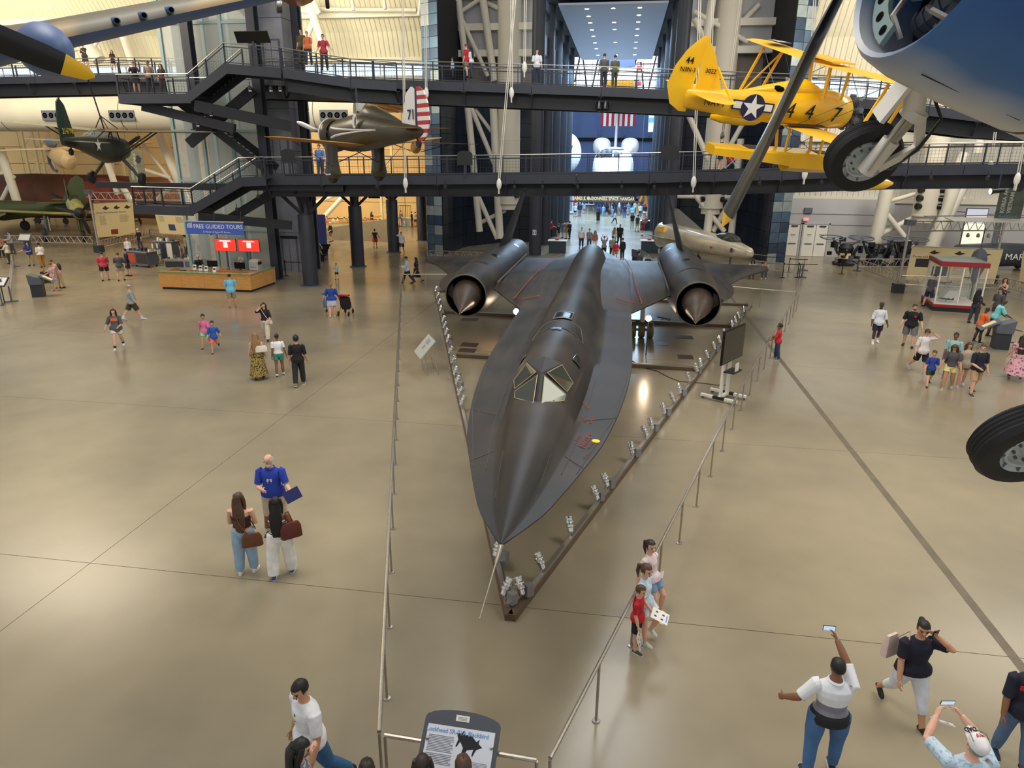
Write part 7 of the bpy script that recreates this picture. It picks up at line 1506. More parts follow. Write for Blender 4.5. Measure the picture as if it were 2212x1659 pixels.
for px, lb, tc, sk in ((1623, 'seated visitor in a white patterned top on the low rail, left of two', (196,192,186),2),(1650, 'seated visitor in a black sleeveless top on the low rail, right of two', (28,28,32),1)):
 PF(px, 601,1.64,178, lb, skin=sk, sex='f', top=tc, neck='crew' if sk == 2 else 'strap', sleeve=.4 if sk == 2 else 0, bottom='pants', bcol=(66,78,96), shoe=(210,200,70) if sk == 1 else BLK, hair='long' if sk == 2 else 'bun', hcol='black', legs=((80,84),(84,86)), lean=22, arms=(A(50,10,70,40), A(50,10,70,40)), look=(0,16))
# ---- left middle
i = PF(258,752,1.66,172, 'woman in a grey tee with orange print and white shorts walking toward the camera', skin=1, sex='f', girth=1.12, top=(92,92,94), sleeve=.5, hem=.45, bottom='shorts', bcol=(228,224,216), blen=.55, shoe=(220,214,204), hair='long', hcol='dark', legs=((20,6),(-16,22)), arms=(A(-10,24,30), A(14,10,60,30)), socks=(BLK, .2))
MB().box((0,.15,1.22),(.24,.014,.12)).build('chest_print', mat('orange_print', lin(222,112,60),.7), i['R'])
PF(290,691,1.76,-78, 'older man in a pale grey T-shirt and olive shorts striding right', skin=1, girth=1.12, belly=.03, top=(158,164,166), sleeve=.46, hem=.49, bottom='shorts', bcol=(66,62,42), blen=.95, shoe=(220,220,222), hair='balding', hcol='grey', legs=((26,6),(-26,12)), arms=(A(6,8,30), A(-10,8,20)), socks=(WHT, .25))
PF(447,752,1.42,165, 'girl in a pink polo and mint shorts walking beside a smaller boy', skin=2, sex='f', top=(222,118,160), sleeve=.45, bottom='shorts', bcol=(126,226,164), blen=.6, shoe=(44,46,66), hair='pony', hcol='black', child=True, legs=WK, arms=(A(-16,16,20), A(20,10,20)), look=(14,4))
PF(466,763,1.30,172, 'small boy in a royal blue shirt and coral shorts hurrying forward', skin=2, top=(34,88,180), sleeve=.5, bottom='shorts', bcol=(244,116,100), blen=.75, shoe=(70,64,60), hair='buzz', hcol='black', child=True, legs=((18,6),(-24,60)), arms=(A(10,12,30), A(-24,20,70)))
i = PF(577,734,1.66,165, 'woman in a black top and cream trousers with a white crossbody bag', skin=1, sex='f', girth=1.05, top=(42,30,34), sleeve=.55, hem=.55, bottom='pants', bcol=(214,200,180), wide=1.35, shoe=BLK, sole=False, hair='long', hcol='black', legs=WK2, arms=(('t', (.05,.12,.87),(1,.2,-1)), A(14,14,40,20)), look=(24,0))
bag(i, (-.2,.14,.82),(.26,.1,.16),(224,208,190), 'cream crossbody bag on the woman in the black top', 0,[W_(i, (-.2,.16,.9)), W_(i, (-.06,.17,1.1)), W_(i, (.09,.12,1.36)), W_(i, (.09,-.02,1.42))])
i = PF(561,818,1.66,-4, 'blonde woman in a long leopard print dress walking away', skin=1, sex='f', girth=1.08, top=pattern('leopard', (156,132,66),(54,48,26),24,.53), neck='crew', sleeve=0, bottom='dress', bcol=bpy.data.materials['leopard'], blen=1.78, wide=1.35, shoe=BLK, sole=False, hair='longer', hcol='light', legs=((10,6),(-10,12)), arms=(A(6,10,12), A(8,12,16)))
bag(i, (.17,-.12,1.12),(.36,.12,.22),(226,214,196), 'white and tan shoulder bag on the leopard dress', .2,[W_(i, (.08,-.1,1.22)), W_(i, (.12,-.04,1.40)), W_(i, (.16,.05,1.3))], 'shoulder_bag')
PF(606,813,1.56,0, 'girl in a white tee and green shorts holding hands with a man in black', skin=3, sex='f', top=(238,238,240), sleeve=.3, hem=.56, bottom='shorts', bcol=(54,132,112), blen=.5, shoe=(60,60,64), hair='buzz', hcol='black', legs=((8,6),(-6,10)), arms=(A(2,14,8), A(0,8,8)), socks=(WHT, .12))
PF(648,832,1.76,-2, 'man with curly black hair in black tee and trousers walking away', skin=2, top=(24,24,26), sleeve=.48, hem=.47, bottom='pants', bcol=(34,34,40), wide=1.15, shoe=(120,116,116), hair='afro', hcol='black', legs=((10,6),(-12,18)), arms=(A(2,12,14), A(2,10,10)))
PF(503,664,1.74,2, 'man in a sky blue polo and tan shorts standing before the tour desk', skin=2, girth=1.1, top=(122,200,232), neck='polo', sleeve=.48, hem=.46, bottom='shorts', bcol=(150,136,112), blen=.95, shoe=(140,120,110), hair='short', hcol='black', arms=(A(20,12,70,20), A(20,12,70,20)), stance=1.1)
PF(719,684,1.68,-2, 'woman in a blue tee and white skirt pushing a red stroller', skin=1, sex='f', girth=1.18, top=(36,74,160), sleeve=.48, hem=.5, bottom='skirt', bcol=(196,200,226), blen=.75, wide=1.1, shoe=(200,196,196), hair='pony', hcol='light', legs=((8,6),(-8,10)), arms=(A(16,18,40), A(8,24,20)))
PF(728,604,1.02,150, 'toddler in a pale blue shirt and black shorts behind the stroller', skin=1, top=(168,220,226), sleeve=.5, bottom='shorts', bcol=BLK, shoe=(60,76,100), hair='short', hcol='light', child=True, arms=(A(50,10,90), A(6,10,20)))
PF(881,612,1.72,95, 'man in a white shirt and navy trousers walking left with a floral dressed woman', skin=2, top=(206,226,232), sleeve=.95, bottom='pants', bcol=(40,46,66), shoe=BLK, hair='short', hcol='black', legs=WK, arms=(A(26,6,60), A(26,6,60)), look=(0,24))
PF(900,611,1.64,95, 'woman in a black and white floral dress beside the left fence', skin=2, sex='f', top=pattern('mono_floral', (24,24,28),(200,198,196),12,.66), sleeve=.8, bottom='dress', bcol=bpy.data.materials['mono_floral'], blen=1.25, shoe=BLK, hair='long', hcol='black', legs=WK2)
PF(868,546,1.74,172, 'man in a white shirt with a phone at his ear between the branching columns', skin=2, top=(212,218,232), sleeve=.48, bottom='shorts', bcol=NAVY, blen=.9, shoe=(120,80,60), hair='short', hcol='black', arms=(('t', (.06,.08,.9),(1,.1,-1)), A(4,12,14)), legs=WK)
PF(811,536,1.68,0, 'woman in a navy top and red shorts walking away past the columns', skin=2, sex='f', girth=1.1, top=(30,30,52), neck='crew', sleeve=.1, hem=.53, bottom='shorts', bcol=(196,32,40), blen=.75, wide=1.2, shoe=(60,50,46), hair='bun', hcol='black', legs=WK, arms=(A(-4,26,60), A(-4,26,60)))
PF(716,523,1.80,110, 'grey haired man in a black tee leaning against the ramp wall', skin=1, girth=1.2, belly=.03, top=(24,24,26), sleeve=.48, bottom='shorts', bcol=(112,98,76), blen=.95, shoe=BLK, hair='short', hcol='white', legs=((4,2),(20,50)), arms=(A(10,10,20), A(10,10,50)))
for px, py, h, hv, lb, kw in ((804,490,1.66,-60, 'woman in a dark top and coral shorts carrying a baby in the gallery', dict(sex='f', top=(44,38,44), bottom='shorts', bcol=(206,116,84), hair='long', hcol='dark', arms=(A(30,8,90,40), A(30,8,90,40)))),(817,492,1.2,-70, 'small boy in a yellow shirt in the far gallery', dict(top=(216,200,110), bottom='shorts', bcol=BLK, hair='short', hcol='black', child=True)),(864,489,1.76,-60, 'man in a grey tee leaning over the blue hands-on table', dict(top=(104,106,100), bottom='shorts', bcol=(170,150,120), hair='short', hcol='dark', lean=14, arms=(A(40,8,30), A(40,8,30)))),(875,490,.98,0, 'toddler in a pink outfit at the blue hands-on table', dict(top=(206,160,156), bottom='shorts', bcol=(206,160,156), hair='long', hcol='light', child=True, sex='f')),(890,491,1.72,70, 'woman in black at the right of the blue hands-on table', dict(sex='f', top=BLK, bottom='pants', bcol=BLK, hair='short', hcol='black')),(898,489,1.62,60, 'woman in a dark skirt behind the hands-on table', dict(sex='f', top=(190,170,160), bottom='skirt', bcol=(30,30,36), hair='short', hcol='brown')),(858,515,1.62,10, 'visitor in red partly hidden by the third branching column', dict(sex='f', top=(180,60,60), bottom='shorts', bcol=(40,40,60), hair='long', hcol='dark'))):
 PF(px, py, h, hv, lb, skin=2 if 'black' in lb else 1, shoe=BLK, **kw)
for px, py, tc, hc, lb in ((676,478,(170,30,36), 'black', 'visitor in red behind the ramp rail, leftmost of the seated school group'),(705,485,(200,40,40), 'red', 'child in a red cap seated behind the ramp rail'),(718,468,(224,214,180), 'grey', 'adult in a cream shirt standing in the school group'),(728,472,(196,40,40), 'black', 'child in a red shirt in the middle of the school group'),(729,490,(226,222,206), 'light', 'person in white seated behind the ramp rail'),(742,470,(150,140,90), 'brown', 'adult in a tan shirt at the right of the school group'),(752,480,(120,90,50), 'dark', 'child with a tan cap in the school group'),(761,486,(130,60,50), 'dark', 'child in maroon at the right end of the ramp rail'),(788,482,(90,40,40), 'dark', 'small child in dark red beyond the ramp end')):
 q = aty(px, py - 22,68); q.z = 0.02; z = aty(px, py - 22,68).z; person(V((q.x, q.y, 0)), max(1.1, min(1.75, z)),150, lb, top=tc, hair='short', hcol=hc, lod=2, child=z < 1.4)
PF(229,606,1.78,2, 'man in a pink red T-shirt and black shorts seen from behind at the cart', skin=1, girth=1.22, top=(200,66,84), sleeve=.48, bottom='shorts', bcol=BLK, shoe=BLK, hair='short', hcol='dark', arms=(A(10,14,40,20), A(10,14,40,20)), stance=1.4)
PF(263,606,1.74,-6, 'man in a charcoal tee and tan shorts seen from behind at the cart', skin=1, girth=1.14, top=(82,84,86), sleeve=.48, bottom='shorts', bcol=(164,148,124), shoe=BLK, hair='short', hcol='brown', arms=(A(14,12,80,30), A(14,12,80,30)), stance=1.3)
PF(279,596,1.76,90, 'man in a navy jacket with red lining by the red cart', skin=1, top=(38,38,62), sleeve=.95, bottom='shorts', bcol=(44,40,56), shoe=BLK, hair='short', hcol='dark', blen=1)
i = PF(121,628,1.62,120, 'woman in a pink plaid shirt and pale skirt at the reading kiosk', skin=1, sex='f', girth=1.18, top=pattern('plaid', (206,176,166),(178,120,112),22,.55), sleeve=.42, bottom='skirt', bcol=(206,194,170), blen=.9, shoe=(196,160,130), sole=False, hair='short', hcol='red', arms=(A(20,8,50), A(10,8,20)), look=(0,26))
i = PF(133,622,1.74,110, 'man with a backpack bending beside the woman in plaid', skin=1, top=(204,160,150), sleeve=.48, bottom='pants', bcol=(190,160,130), shoe=BLK, hair='short', hcol='brown', lean=22, look=(0,20), arms=(A(30,8,40), A(30,8,40)))
t = thing('backpack', 'dark backpack on the bending man at the kiosk', 'bag', W_(i, i['sp'](.72) + V((0,-.2,0))), i['R'].rotation_euler.z); MB().ell((0,0,0),(.17,.12,.24),12,8).build('bag_body', cloth((52,46,42)), t)
PF(69,574,1.66,150, 'guide in a blue shirt and tan trousers pointing at the far left', skin=1, sex='f', top=(46,52,120), sleeve=.45, bottom='pants', bcol=(176,152,112), shoe=BLK, hair='long', hcol='dark', arms=(A(40,30,30), A(24,8,60,40)))
PF(93,577,1.68,20, 'woman in a white top and mustard trousers at the far left', skin=2, sex='f', girth=1.1, top=(226,222,214), sleeve=.5, hem=.52, bottom='pants', bcol=(166,112,30), shoe=BLK, hair='bun', hcol='black')
t = thing('suitcase', 'black wheeled suitcase standing by the plaid couple', 'suitcase', at(103,612), radians(20)); MB().bb((-.25,-.16,.06),(.25,.16,.72)).build('shell', cloth((30,30,32)), t); MB().bb((-.2,-.17,.1),(.2,-.16,.4)).build('front_pocket', M['steel_black'], t)
for x in (-.18,.18): MB().tube((x * .7,.12,.7),(x * .7,.12,1.0),.012,6).build('pull_handle', M['steel_mid'], t); MB().lathe([(.05,-.02),(.05,.02)],(x, .1,.05),(1,0,0),10).build('wheel', M['rubber'], t)
for px, py, h, hv, lb, tc, bc in ((6,556,1.7,-60, 'visitor in a tan tee and black shorts cut by the left edge', (170,130,104), BLK),(29,548,1.72,100, 'man in a grey shirt facing the reading kiosk at the far left', (150,160,158),(70,70,76)),(21,570,1.6,60, 'visitor in a white hoodie with a backpack at the left edge', (214,206,190),(50,54,62))):
 PF(px, py, h, hv, lb, top=tc, bcol=bc, hair='short', hcol='dark', sleeve=.5, arms=(A(30,8,60), A(30,8,60)))
# ---- behind and around the tour desk
PH(433,553,1.32,178, 'white haired desk attendant in black seated at the tour desk', skin=1, top=BLK, hair='balding', hcol='white', legs=((80,84),(80,84)), arms=(A(30,8,60), A(30,8,60)), look=(0,20)) if False else person(at(433,596),1.7,178 + va(433), 'white haired desk attendant in black seated at the tour desk', skin=1, top=BLK, hair='balding', hcol='white', legs=((82,84),(82,84)), arms=(A(30,8,60), A(30,8,60)), look=(0,20))
PH(297,494,1.74,130, 'man in a white cap and black shirt behind the red cart', skin=1, top=BLK, hair='short', hcol='grey', cap=((230,228,224),1)); PH(273,514,1.6,160, 'bald man in a white shirt behind the red cart', skin=1, top=(216,220,226), hair='balding', hcol='grey')
PH(398,508,1.7,100, 'visitor in a tan shirt and dark cap at the gift cart', skin=2, top=(150,140,120), hair='short', hcol='black', cap=(BLK, 1)); PH(412,508,1.76,20, 'visitor in black with a backpack at the gift cart', skin=2, top=BLK, bcol=BLK, hair='short', hcol='black'); PH(392,526,1.5,90, 'shorter visitor bending over the gift cart', skin=2, top=(130,128,120), hair='short', hcol='black', lean=18)
# ---- behind the jet tail and in the corridor
for px, py, h, hv, lb, kw in (
 (1257,491,1.78,178, 'man in a white polo and jeans walking out of the corridor', dict(top=(220,222,228), bcol=(44,58,92), girth=1.12, hair='short', hcol='grey')),
 (1274,494,1.72,172, 'man in a patterned shirt behind the white polo man', dict(top=pattern('blue_print', (140,146,152),(60,70,84),16), bcol=(60,70,96), hair='short', hcol='dark')),
 (1286,498,1.66,176, 'woman in a rust blouse and white trousers with a shoulder strap', dict(sex='f', top=(172,96,84), sleeve=.9, bcol=(224,222,220), hair='long', hcol='dark')),
 (1306,510,1.72,2, 'visitor in a grey tee raising a phone behind the jet', dict(top=(132,130,128), bcol=BLK, hair='short', hcol='black', arms=(('t', (.08,.2,1.02),(1,0,-.4)),('t', (-.08,.2,1.02),(-1,0,-.4))))),
 (1324,510,1.74,0, 'man in a grey green shirt behind the jet tail', dict(top=(130,142,128), bcol=BLK, hair='short', hcol='dark')),
 (1331,521,1.5,0, 'boy in a red shirt and khaki shorts behind the jet tail', dict(top=(214,36,46), bottom='shorts', bcol=(180,160,120), hair='short', hcol='black')),
 (1346,514,1.68,20, 'woman in black behind the jet tail, rightmost of the group', dict(sex='f', top=BLK, bcol=BLK, hair='bun', hcol='black', sleeve=.9)),
 (1328,491,1.66,-20, 'woman in a white top with long fair hair walking into the corridor', dict(sex='f', top=(190,192,192), bcol=(150,150,150), hair='long', hcol='light')),
 (1340,484,1.84,-10, 'tall man in black walking into the corridor', dict(girth=1.2, top=BLK, bcol=BLK, hair='bald')),
 (1191,475,1.74,-70, 'attendant in a red shirt at the corridor counter', dict(top=(198,40,44), bcol=BLK, hair='short', hcol='black', arms=(A(30,8,40), A(30,8,40)))),
 (1207,483,1.7,60, 'visitor in a black tee, khaki shorts and blue cap at the counter', dict(top=(30,32,44), bottom='shorts', bcol=(164,146,116), hair='short', hcol='dark', cap=((90,110,140),-1), socks=(WHT, .2))),
 (1216,478,1.62,40, 'woman in a blue dress at the counter', dict(sex='f', top=(80,110,150), bottom='skirt', bcol=(96,130,176), hair='bun', hcol='dark')),
 (1224,477,1.74,40, 'visitor in a brown shirt and green shorts at the counter', dict(girth=1.15, top=(150,104,60), bottom='shorts', bcol=(120,140,110), hair='short', hcol='black')),
 (1231,478,1.7,50, 'visitor in black at the right end of the counter group', dict(top=BLK, bcol=BLK, hair='short', hcol='black')),
 (1293,452,1.7,10, 'woman in a long black dress standing in the space hall entrance', dict(sex='f', top=BLK, bottom='skirt', bcol=(40,40,44), blen=1.3, hair='short', hcol='black')),
 (1329,456,1.5,-60, 'child in a white top striding across the space hall entrance', dict(top=(200,206,212), bcol=(28,32,50), hair='short', hcol='black', legs=WK)),
 (1243,440,1.76,-20, 'visitor in a white cap and shirt in the space hall', dict(top=(210,224,236), bottom='shorts', bcol=(30,34,50), hair='short', hcol='dark', cap=((225,230,235),1))),
 (1253,437,1.86,20, 'big man in a navy jacket in the space hall', dict(girth=1.3, top=(36,42,62), bcol=(90,110,140), sleeve=.9, hair='balding', hcol='white')),
 (1262,440,1.4,0, 'child in pale blue and red shorts in the space hall', dict(top=(120,160,220), bottom='shorts', bcol=(200,80,90), hair='short', hcol='black', child=True)),
 (1294,437,1.7,0, 'woman in a cobalt blue top in the space hall', dict(sex='f', top=(40,84,200), bcol=(40,40,50), hair='long', hcol='dark')),
 (1304,443,1.5,0, 'child in turquoise in the space hall', dict(top=(110,180,220), bcol=(110,180,220), hair='short', hcol='light')),
 (1312,439,1.76,10, 'slim woman in a black mini dress in the space hall', dict(sex='f', top=BLK, bottom='skirt', bcol=BLK, hair='long', hcol='black')),
 (1324,441,1.7,40, 'woman in denim with dark hair in the space hall', dict(sex='f', top=(140,170,200), bcol=(120,160,200), hair='long', hcol='black')),
 (1338,438,1.74,0, 'white haired woman in a grey vest in the space hall', dict(sex='f', top=(110,116,130), bottom='shorts', bcol=(110,140,180), hair='long', hcol='white')),
 (1350,442,1.72,0, 'visitor in navy top and bright blue trousers in the space hall', dict(top=(34,40,60), bcol=(40,100,200), hair='short', hcol='dark')),
 (1358,437,1.76,20, 'white haired man in grey in the space hall', dict(girth=1.15, top=(120,130,146), bottom='shorts', bcol=(170,190,210), hair='short', hcol='white')),
 (1367,444,1.78,0, 'visitor in a sky blue tee in the space hall', dict(girth=1.15, top=(128,190,232), bcol=(110,120,140), hair='short', hcol='dark')),
 (1384,441,1.74,0, 'visitor in a pale green shirt in the space hall', dict(top=(190,220,190), bcol=(40,50,80), hair='short', hcol='dark')),
 (1394,441,1.78,20, 'man in a black tee and white shorts in the space hall', dict(girth=1.2, top=(30,34,44), bottom='shorts', bcol=(226,232,238), hair='short', hcol='dark')),
 (1392,436,1.72,0, 'visitor in a magenta shirt in the space hall', dict(top=(160,50,80), bcol=(60,60,80), hair='short', hcol='light')),
 (1372,435,1.74,0, 'visitor in a pale blue polo deep in the space hall', dict(top=(150,200,230), bcol=(80,90,110), hair='short', hcol='dark')),
 (1367,460,1.7,178, 'woman in a black tee and pale trousers walking out of the space hall', dict(sex='f', top=BLK, bcol=(176,172,166), hair='long', hcol='dark')),
 (1378,464,1.78,-40, 'man in a dark green tee and tan shorts at the right of the corridor', dict(top=(44,60,54), bottom='shorts', bcol=(170,150,116), hair='short', hcol='black')),
 (1389,474,1.66,60, 'woman in a red outfit by the right corridor counter', dict(sex='f', top=(170,40,50), bottom='shorts', bcol=(170,40,50), hair='short', hcol='dark')),
 (1396,466,1.6,20, 'visitor in dusty pink by the right corridor counter', dict(sex='f', top=(170,100,104), bcol=(90,80,90), hair='short', hcol='light')),
 (1381,542,1.66,-80, 'visitor with tied black hair behind the right wing', dict(sex='f', top=(90,92,96), bcol=BLK, hair='pony', hcol='black')),
 (1401,551,1.5,160, 'grey haired person behind the right wing', dict(top=(50,46,60), bcol=BLK, hair='short', hcol='grey')),
 (1410,556,1.25,160, 'small child beside the grey haired person behind the right wing', dict(top=(150,90,80), bcol=BLK, hair='short', hcol='red', child=True))):
 PH(px, py, h, hv, lb, skin=kw.pop('skin', 3 if ('black' in lb and len(lb) % 2) else 1), **kw)
# ---- on the walkways
for px, py, Y, h, hv, lb, kw in (
 (702,152,39.6,1.8,165, 'man in a red polo leaning on the upper landing rail', dict(top=(190,60,74), bcol=(60,56,58), hair='short', hcol='black', arms=(A(10,14,30), A(30,30,20)))),
 (668,140,39.4,1.66,160, 'fair haired woman in orange on the upper landing', dict(sex='f', top=(224,120,70), bcol=(50,66,96), hair='short', hcol='light')),
 (655,138,39.9,1.74,150, 'man in an olive shirt on the upper landing', dict(top=(90,84,56), bcol=(84,80,56), hair='short', hcol='brown')),
 (1008,168,42.4,1.76,60, 'man in a red T-shirt on the upper walkway', dict(top=(190,34,48), bottom='shorts', bcol=(150,110,90), hair='short', hcol='brown')),
 (1018,169,42.6,1.66,60, 'woman in white on the upper walkway behind the red shirt', dict(sex='f', top=(220,224,230), bcol=(60,60,80), hair='long', hcol='black')),
 (978,167,42.2,1.0,60, 'toddler in pale blue on the upper walkway', dict(top=(170,190,220), bcol=(60,60,80), hair='short', hcol='brown', child=True)),
 (1159,181,42.2,1.78,178, 'man in a white polo and jeans standing on the upper walkway', dict(top=(226,226,232), bcol=(40,50,80), hair='short', hcol='black', arms=(A(14,8,70,30), A(6,10,20)))),
 (156,150,47,1.76,-70, 'man in a pale shirt reading his phone on the upper walkway at the left', dict(top=(206,202,190), bcol=(70,70,76), hair='short', hcol='dark', arms=(A(40,8,60), A(40,8,60)), look=(0,24))),
 (188,152,47,1.7,130, 'woman with crossed arms and a backpack on the upper walkway', dict(sex='f', top=(66,54,66), bottom='shorts', bcol=(60,60,90), hair='bun', hcol='red', arms=(A(24,8,100,60), A(24,8,100,60)))),
 (247,151,46.5,1.2,170, 'girl in a dark dress on the upper walkway', dict(sex='f', top=(50,40,50), bottom='skirt', bcol=(30,30,36), hair='long', hcol='red', child=True)),
 (297,202,39.3,1.68,168, 'red haired woman in black leaning on the upper stair landing', dict(sex='f', top=(26,24,30), bottom='skirt', bcol=(30,28,34), hair='bun', hcol='red', lean=12, arms=(A(40,14,40), A(30,30,60)))),
 (328,203,39.5,1.76,172, 'man in a tan shirt standing on the upper stair landing', dict(top=(140,124,112), bcol=(34,34,40), hair='short', hcol='black', skin=3)),
 (355,203,39.7,1.6,150, 'shadowed visitor at the foot of the upper stair flight', dict(top=(60,46,46), bcol=(60,40,40), hair='long', hcol='dark', sex='f')),  # clothes are plain dark brown
 (1553,370,38.9,1.74,-80, 'man in a charcoal tee pushing a folded stroller on the lower walkway', dict(top=(66,58,58), bottom='shorts', bcol=(40,40,52), hair='short', hcol='black', arms=(A(40,8,20), A(40,8,20)))),
 (694,382,39.3,1.76,150, 'man in a blue shirt on the lower walkway behind the olive fighter', dict(girth=1.2, top=(90,130,190), bcol=(70,80,110), hair='short', hcol='brown')),
 (1303,190,42.4,1.76,0, 'visitor in grey on the upper walkway before the bright window', dict(top=(90,94,90), bcol=(50,54,60), hair='short', hcol='dark')),
 (1326,192,42.4,1.74,20, 'visitor in olive on the upper walkway before the bright window', dict(top=(96,100,70), bcol=(70,74,60), hair='short', hcol='dark'))):
 PD(px, py, Y, h, hv, lb, **kw)
def stroller(name, label, pos, rz, hood, body):
 t = thing(name, label, 'stroller', pos, rz)
 b = MB(); b.rings([[V((x * w, y0 + y * d, z)) for x, y in ((-.5,-.5),(.5,-.5),(.5,.5),(-.5,.5))] for z, w, d, y0 in ((.3,.34,.3,.1),(.5,.42,.4,.05),(.85,.44,.3,-.05),(.95,.42,.2,-.1))]); b.build('seat', cloth(body), t)
 b = MB(); b.rings([[V((x, -.12 + sin(a) * r, .92 + cos(a) * r * .55)) for x, r in ((-.23,.2),(-.22,.27),(.22,.27),(.23,.2))] for a in [-.9 + .35 * k for k in range(7)]]); b.build('hood', cloth(hood), t)
 b = MB()
 for s in (1,-1): b.tube((s * .24,-.35,1.05),(s * .24,.4,.14),.014,6); b.tube((s * .24,.15,.6),(s * .24,-.3,.14),.014,6)
 b.tube((-.24,-.35,1.05),(.24,-.35,1.05),.018,6); b.build('frame', M['steel_black'], t)
 for x, y in ((-.27,-.32),(.27,-.32),(-.2,.42),(.2,.42)): b = MB(); b.lathe([(.1,-.025),(.13,0),(.1,.025)],(x, y, .13),(1,0,0),14); b.build('wheel', M['rubber'], t)
 return t
q = at(742,684) + V((0,.35,0)); stroller('stroller', 'black stroller with a red hood pushed by the woman in blue', q, 0,(214,48,70),(34,30,34))
t = thing('folded_scooter', 'folded blue grey scooter carried by the woman in blue', 'scooter', at(704,676) + V((0,.1,0)),0); MB().tube((0,0,.12),(.06,0,.95),.03,8).bb((-.05,-.25,.3),(.07,-.2,.85)).build('deck', mat('scooter_blue', lin(90,116,140),.4), t); MB().lathe([(.09,-.02),(.09,.02)],(0,0,.1),(1,0,0),12).build('wheel', M['rubber'], t); MB().tube((-.18,0,.95),(.22,0,.95),.025,8).build('handlebar', M['steel_dark'], t)
p = aty(1577,370,38.9); t = thing('folding_stroller', 'light frame stroller with a red seat on the lower walkway', 'stroller', p, -pi / 2)
b = MB()
for s in (1,-1): b.tube((s * .2,-.45,1.0),(s * .2,.45,.1),.014,6); b.tube((s * .2,-.3,.1),(s * .2,.3,.75),.014,6)
b.build('frame', M['white_pipe'], t); MB().box((0,-.05,.62),(.36,.3,.3), R=Euler((.5,0,0)).to_matrix()).build('seat', cloth((190,36,48)), t)
for x, y in ((-.2,-.3),(.2,-.3),(-.2,.45),(.2,.45)): MB().lathe([(.08,-.02),(.08,.02)],(x, y, .08),(1,0,0),10).build('wheel', M['rubber'], t)
# tour desk and exhibits
M['maple'] = mat('maple_veneer', lin(206,148,78),.4, noise=.14, nscale=2.5, stretch=(1,1,5)); M['greenglass'] = mat('green_glass_top', lin(110,150,104),.15)
t = thing('tour_desk', 'maple veneered corner desk with green glass counter under the tour banner', 'desk', (-23.8,37.6,0))
X0, X1, Y0, Y1 = -2.9,2.92,-.9,2.1
n = 4
for k in range(n): MB().bb((X0 + (X1 - X0) * k / n + .006, Y0,.14),(X0 + (X1 - X0) * (k + 1) / n - .006, Y0 + .06,1.02)).build('front_panel', M['maple'], t)
for k in range(2): MB().bb((X1 - .06, Y0 + .07 + 1.46 * k + .006,.14),(X1, Y0 + .07 + 1.46 * (k + 1) - .006,1.02)).build('side_panel', M['maple'], t)
MB().bb((X0, Y0 + .06,.14),(X0 + .06, Y0 + 2.0,1.02)).build('side_panel', M['maple'], t)
MB().bb((X0 + .1, Y0 + .1,0),(X1 - .1, Y0 + .2,.14)).bb((X1 - .2, Y0 + .2,0),(X1 - .1, Y1,.14)).build('kick_base', M['steel_black'], t)
MB().bb((X0 - .04, Y0 - .05,1.02),(X1 + .04, Y0 + .32,1.06)).bb((X1 - .34, Y0 + .32,1.02),(X1 + .04, Y1,1.06)).build('counter_top', M['greenglass'], t)
MB().bb((X0 + .06, Y0 + .4,.7),(X1 - .4, Y0 + 1.0,.74)).bb((X1 - 1.2, Y0 + 1.0,.7),(X1 - .4, Y1,.74)).build('work_surface', M['maple'], t)
MB().bb((X0 + .3,1.4,0),(X1 - 1.3,1.9,.8)).build('rear_cabinet', M['maple'], t)
def desk_item(name, label, cat, px, py, build, z=1.06, rz=0, Y=None):
 p = at(px, py, z); o = thing(name, label, cat, p, rz); build(o); return o
def stand_card(o):
 MB().box((0,0,.16),(.22,.012,.3), R=Matrix.Rotation(-.25,3, 'X')).build('printed_card', M['whitep'], o); MB().box((0,.05,.02),(.22,.12,.01)).build('foot', M['glass'], o)
 mb = MB(); mb.box((0,-.012,.19),(.15,.004,.10), R=Matrix.Rotation(-.25,3, 'X')); mb.build('printed_figure', M['steel_dark'], o)
for k, (px, py) in enumerate(((421,583),(434,585),(446,586),(464,588))): desk_item('display_card', 'white display card in a clear stand on the tour desk, %s from the left' % ORD[k], 'card', px, py, stand_card)
def monitor(o): MB().bb((-.35,-.02,.1),(.35,.02,.5)).build('screen_back', M['black'], o); MB().bb((-.04,.0,0),(.04,.05,.3)).bb((-.15,-.1,0),(.15,.12,.02)).build('stand', M['steel_dark'], o)
desk_item('monitor', 'black monitor on the tour desk, left one', 'monitor', 460,580, monitor, .74); desk_item('monitor', 'black monitor on the tour desk, right one', 'monitor', 519,584, monitor, .74)
def printer(o):
 MB().bb((-.3,-.28,0),(.3,.28,.3)).build('paper_cabinet', M['white'], o); b = MB(); b.rings([[V((x, y, z)) for x, y in ((-.29,-.27),(.29,-.27),(.29,.27),(-.29,.27))] for z in (.31,.5)] + [[V((x, y, .62)) for x, y in ((-.27,-.1),(.27,-.1),(.27,.25),(-.27,.25))]]); b.build('printer_body', mat('printer_grey', lin(206,206,200),.5), o)
 MB().bb((-.2,-.3,.18),(.2,-.28,.2)).bb((.3,-.2,.32),(.31,.2,.5)).build('tray_slot', M['steel_dark'], o)
desk_item('printer', 'large pale office printer at the right end of the tour desk', 'printer', 553,582, printer, .74)
def flowers(o):
 MB().lathe([(.06,0),(.09,.2),(.08,.22)], n=12).build('vase', M['white'], o)
 for k in range(7): MB().ell((.12 * cos(k * .9),.08 * sin(k * .9),.32 + .05 * (k % 3)),(.07,.05,.08),8,6).build('paper_flower', M['whitep'] if k % 2 else bpy.data.materials['pinkish_white'], o)
desk_item('flower_pot', 'pot of white and pink paper flowers behind the desk', 'flowers', 522,572, flowers, .8)
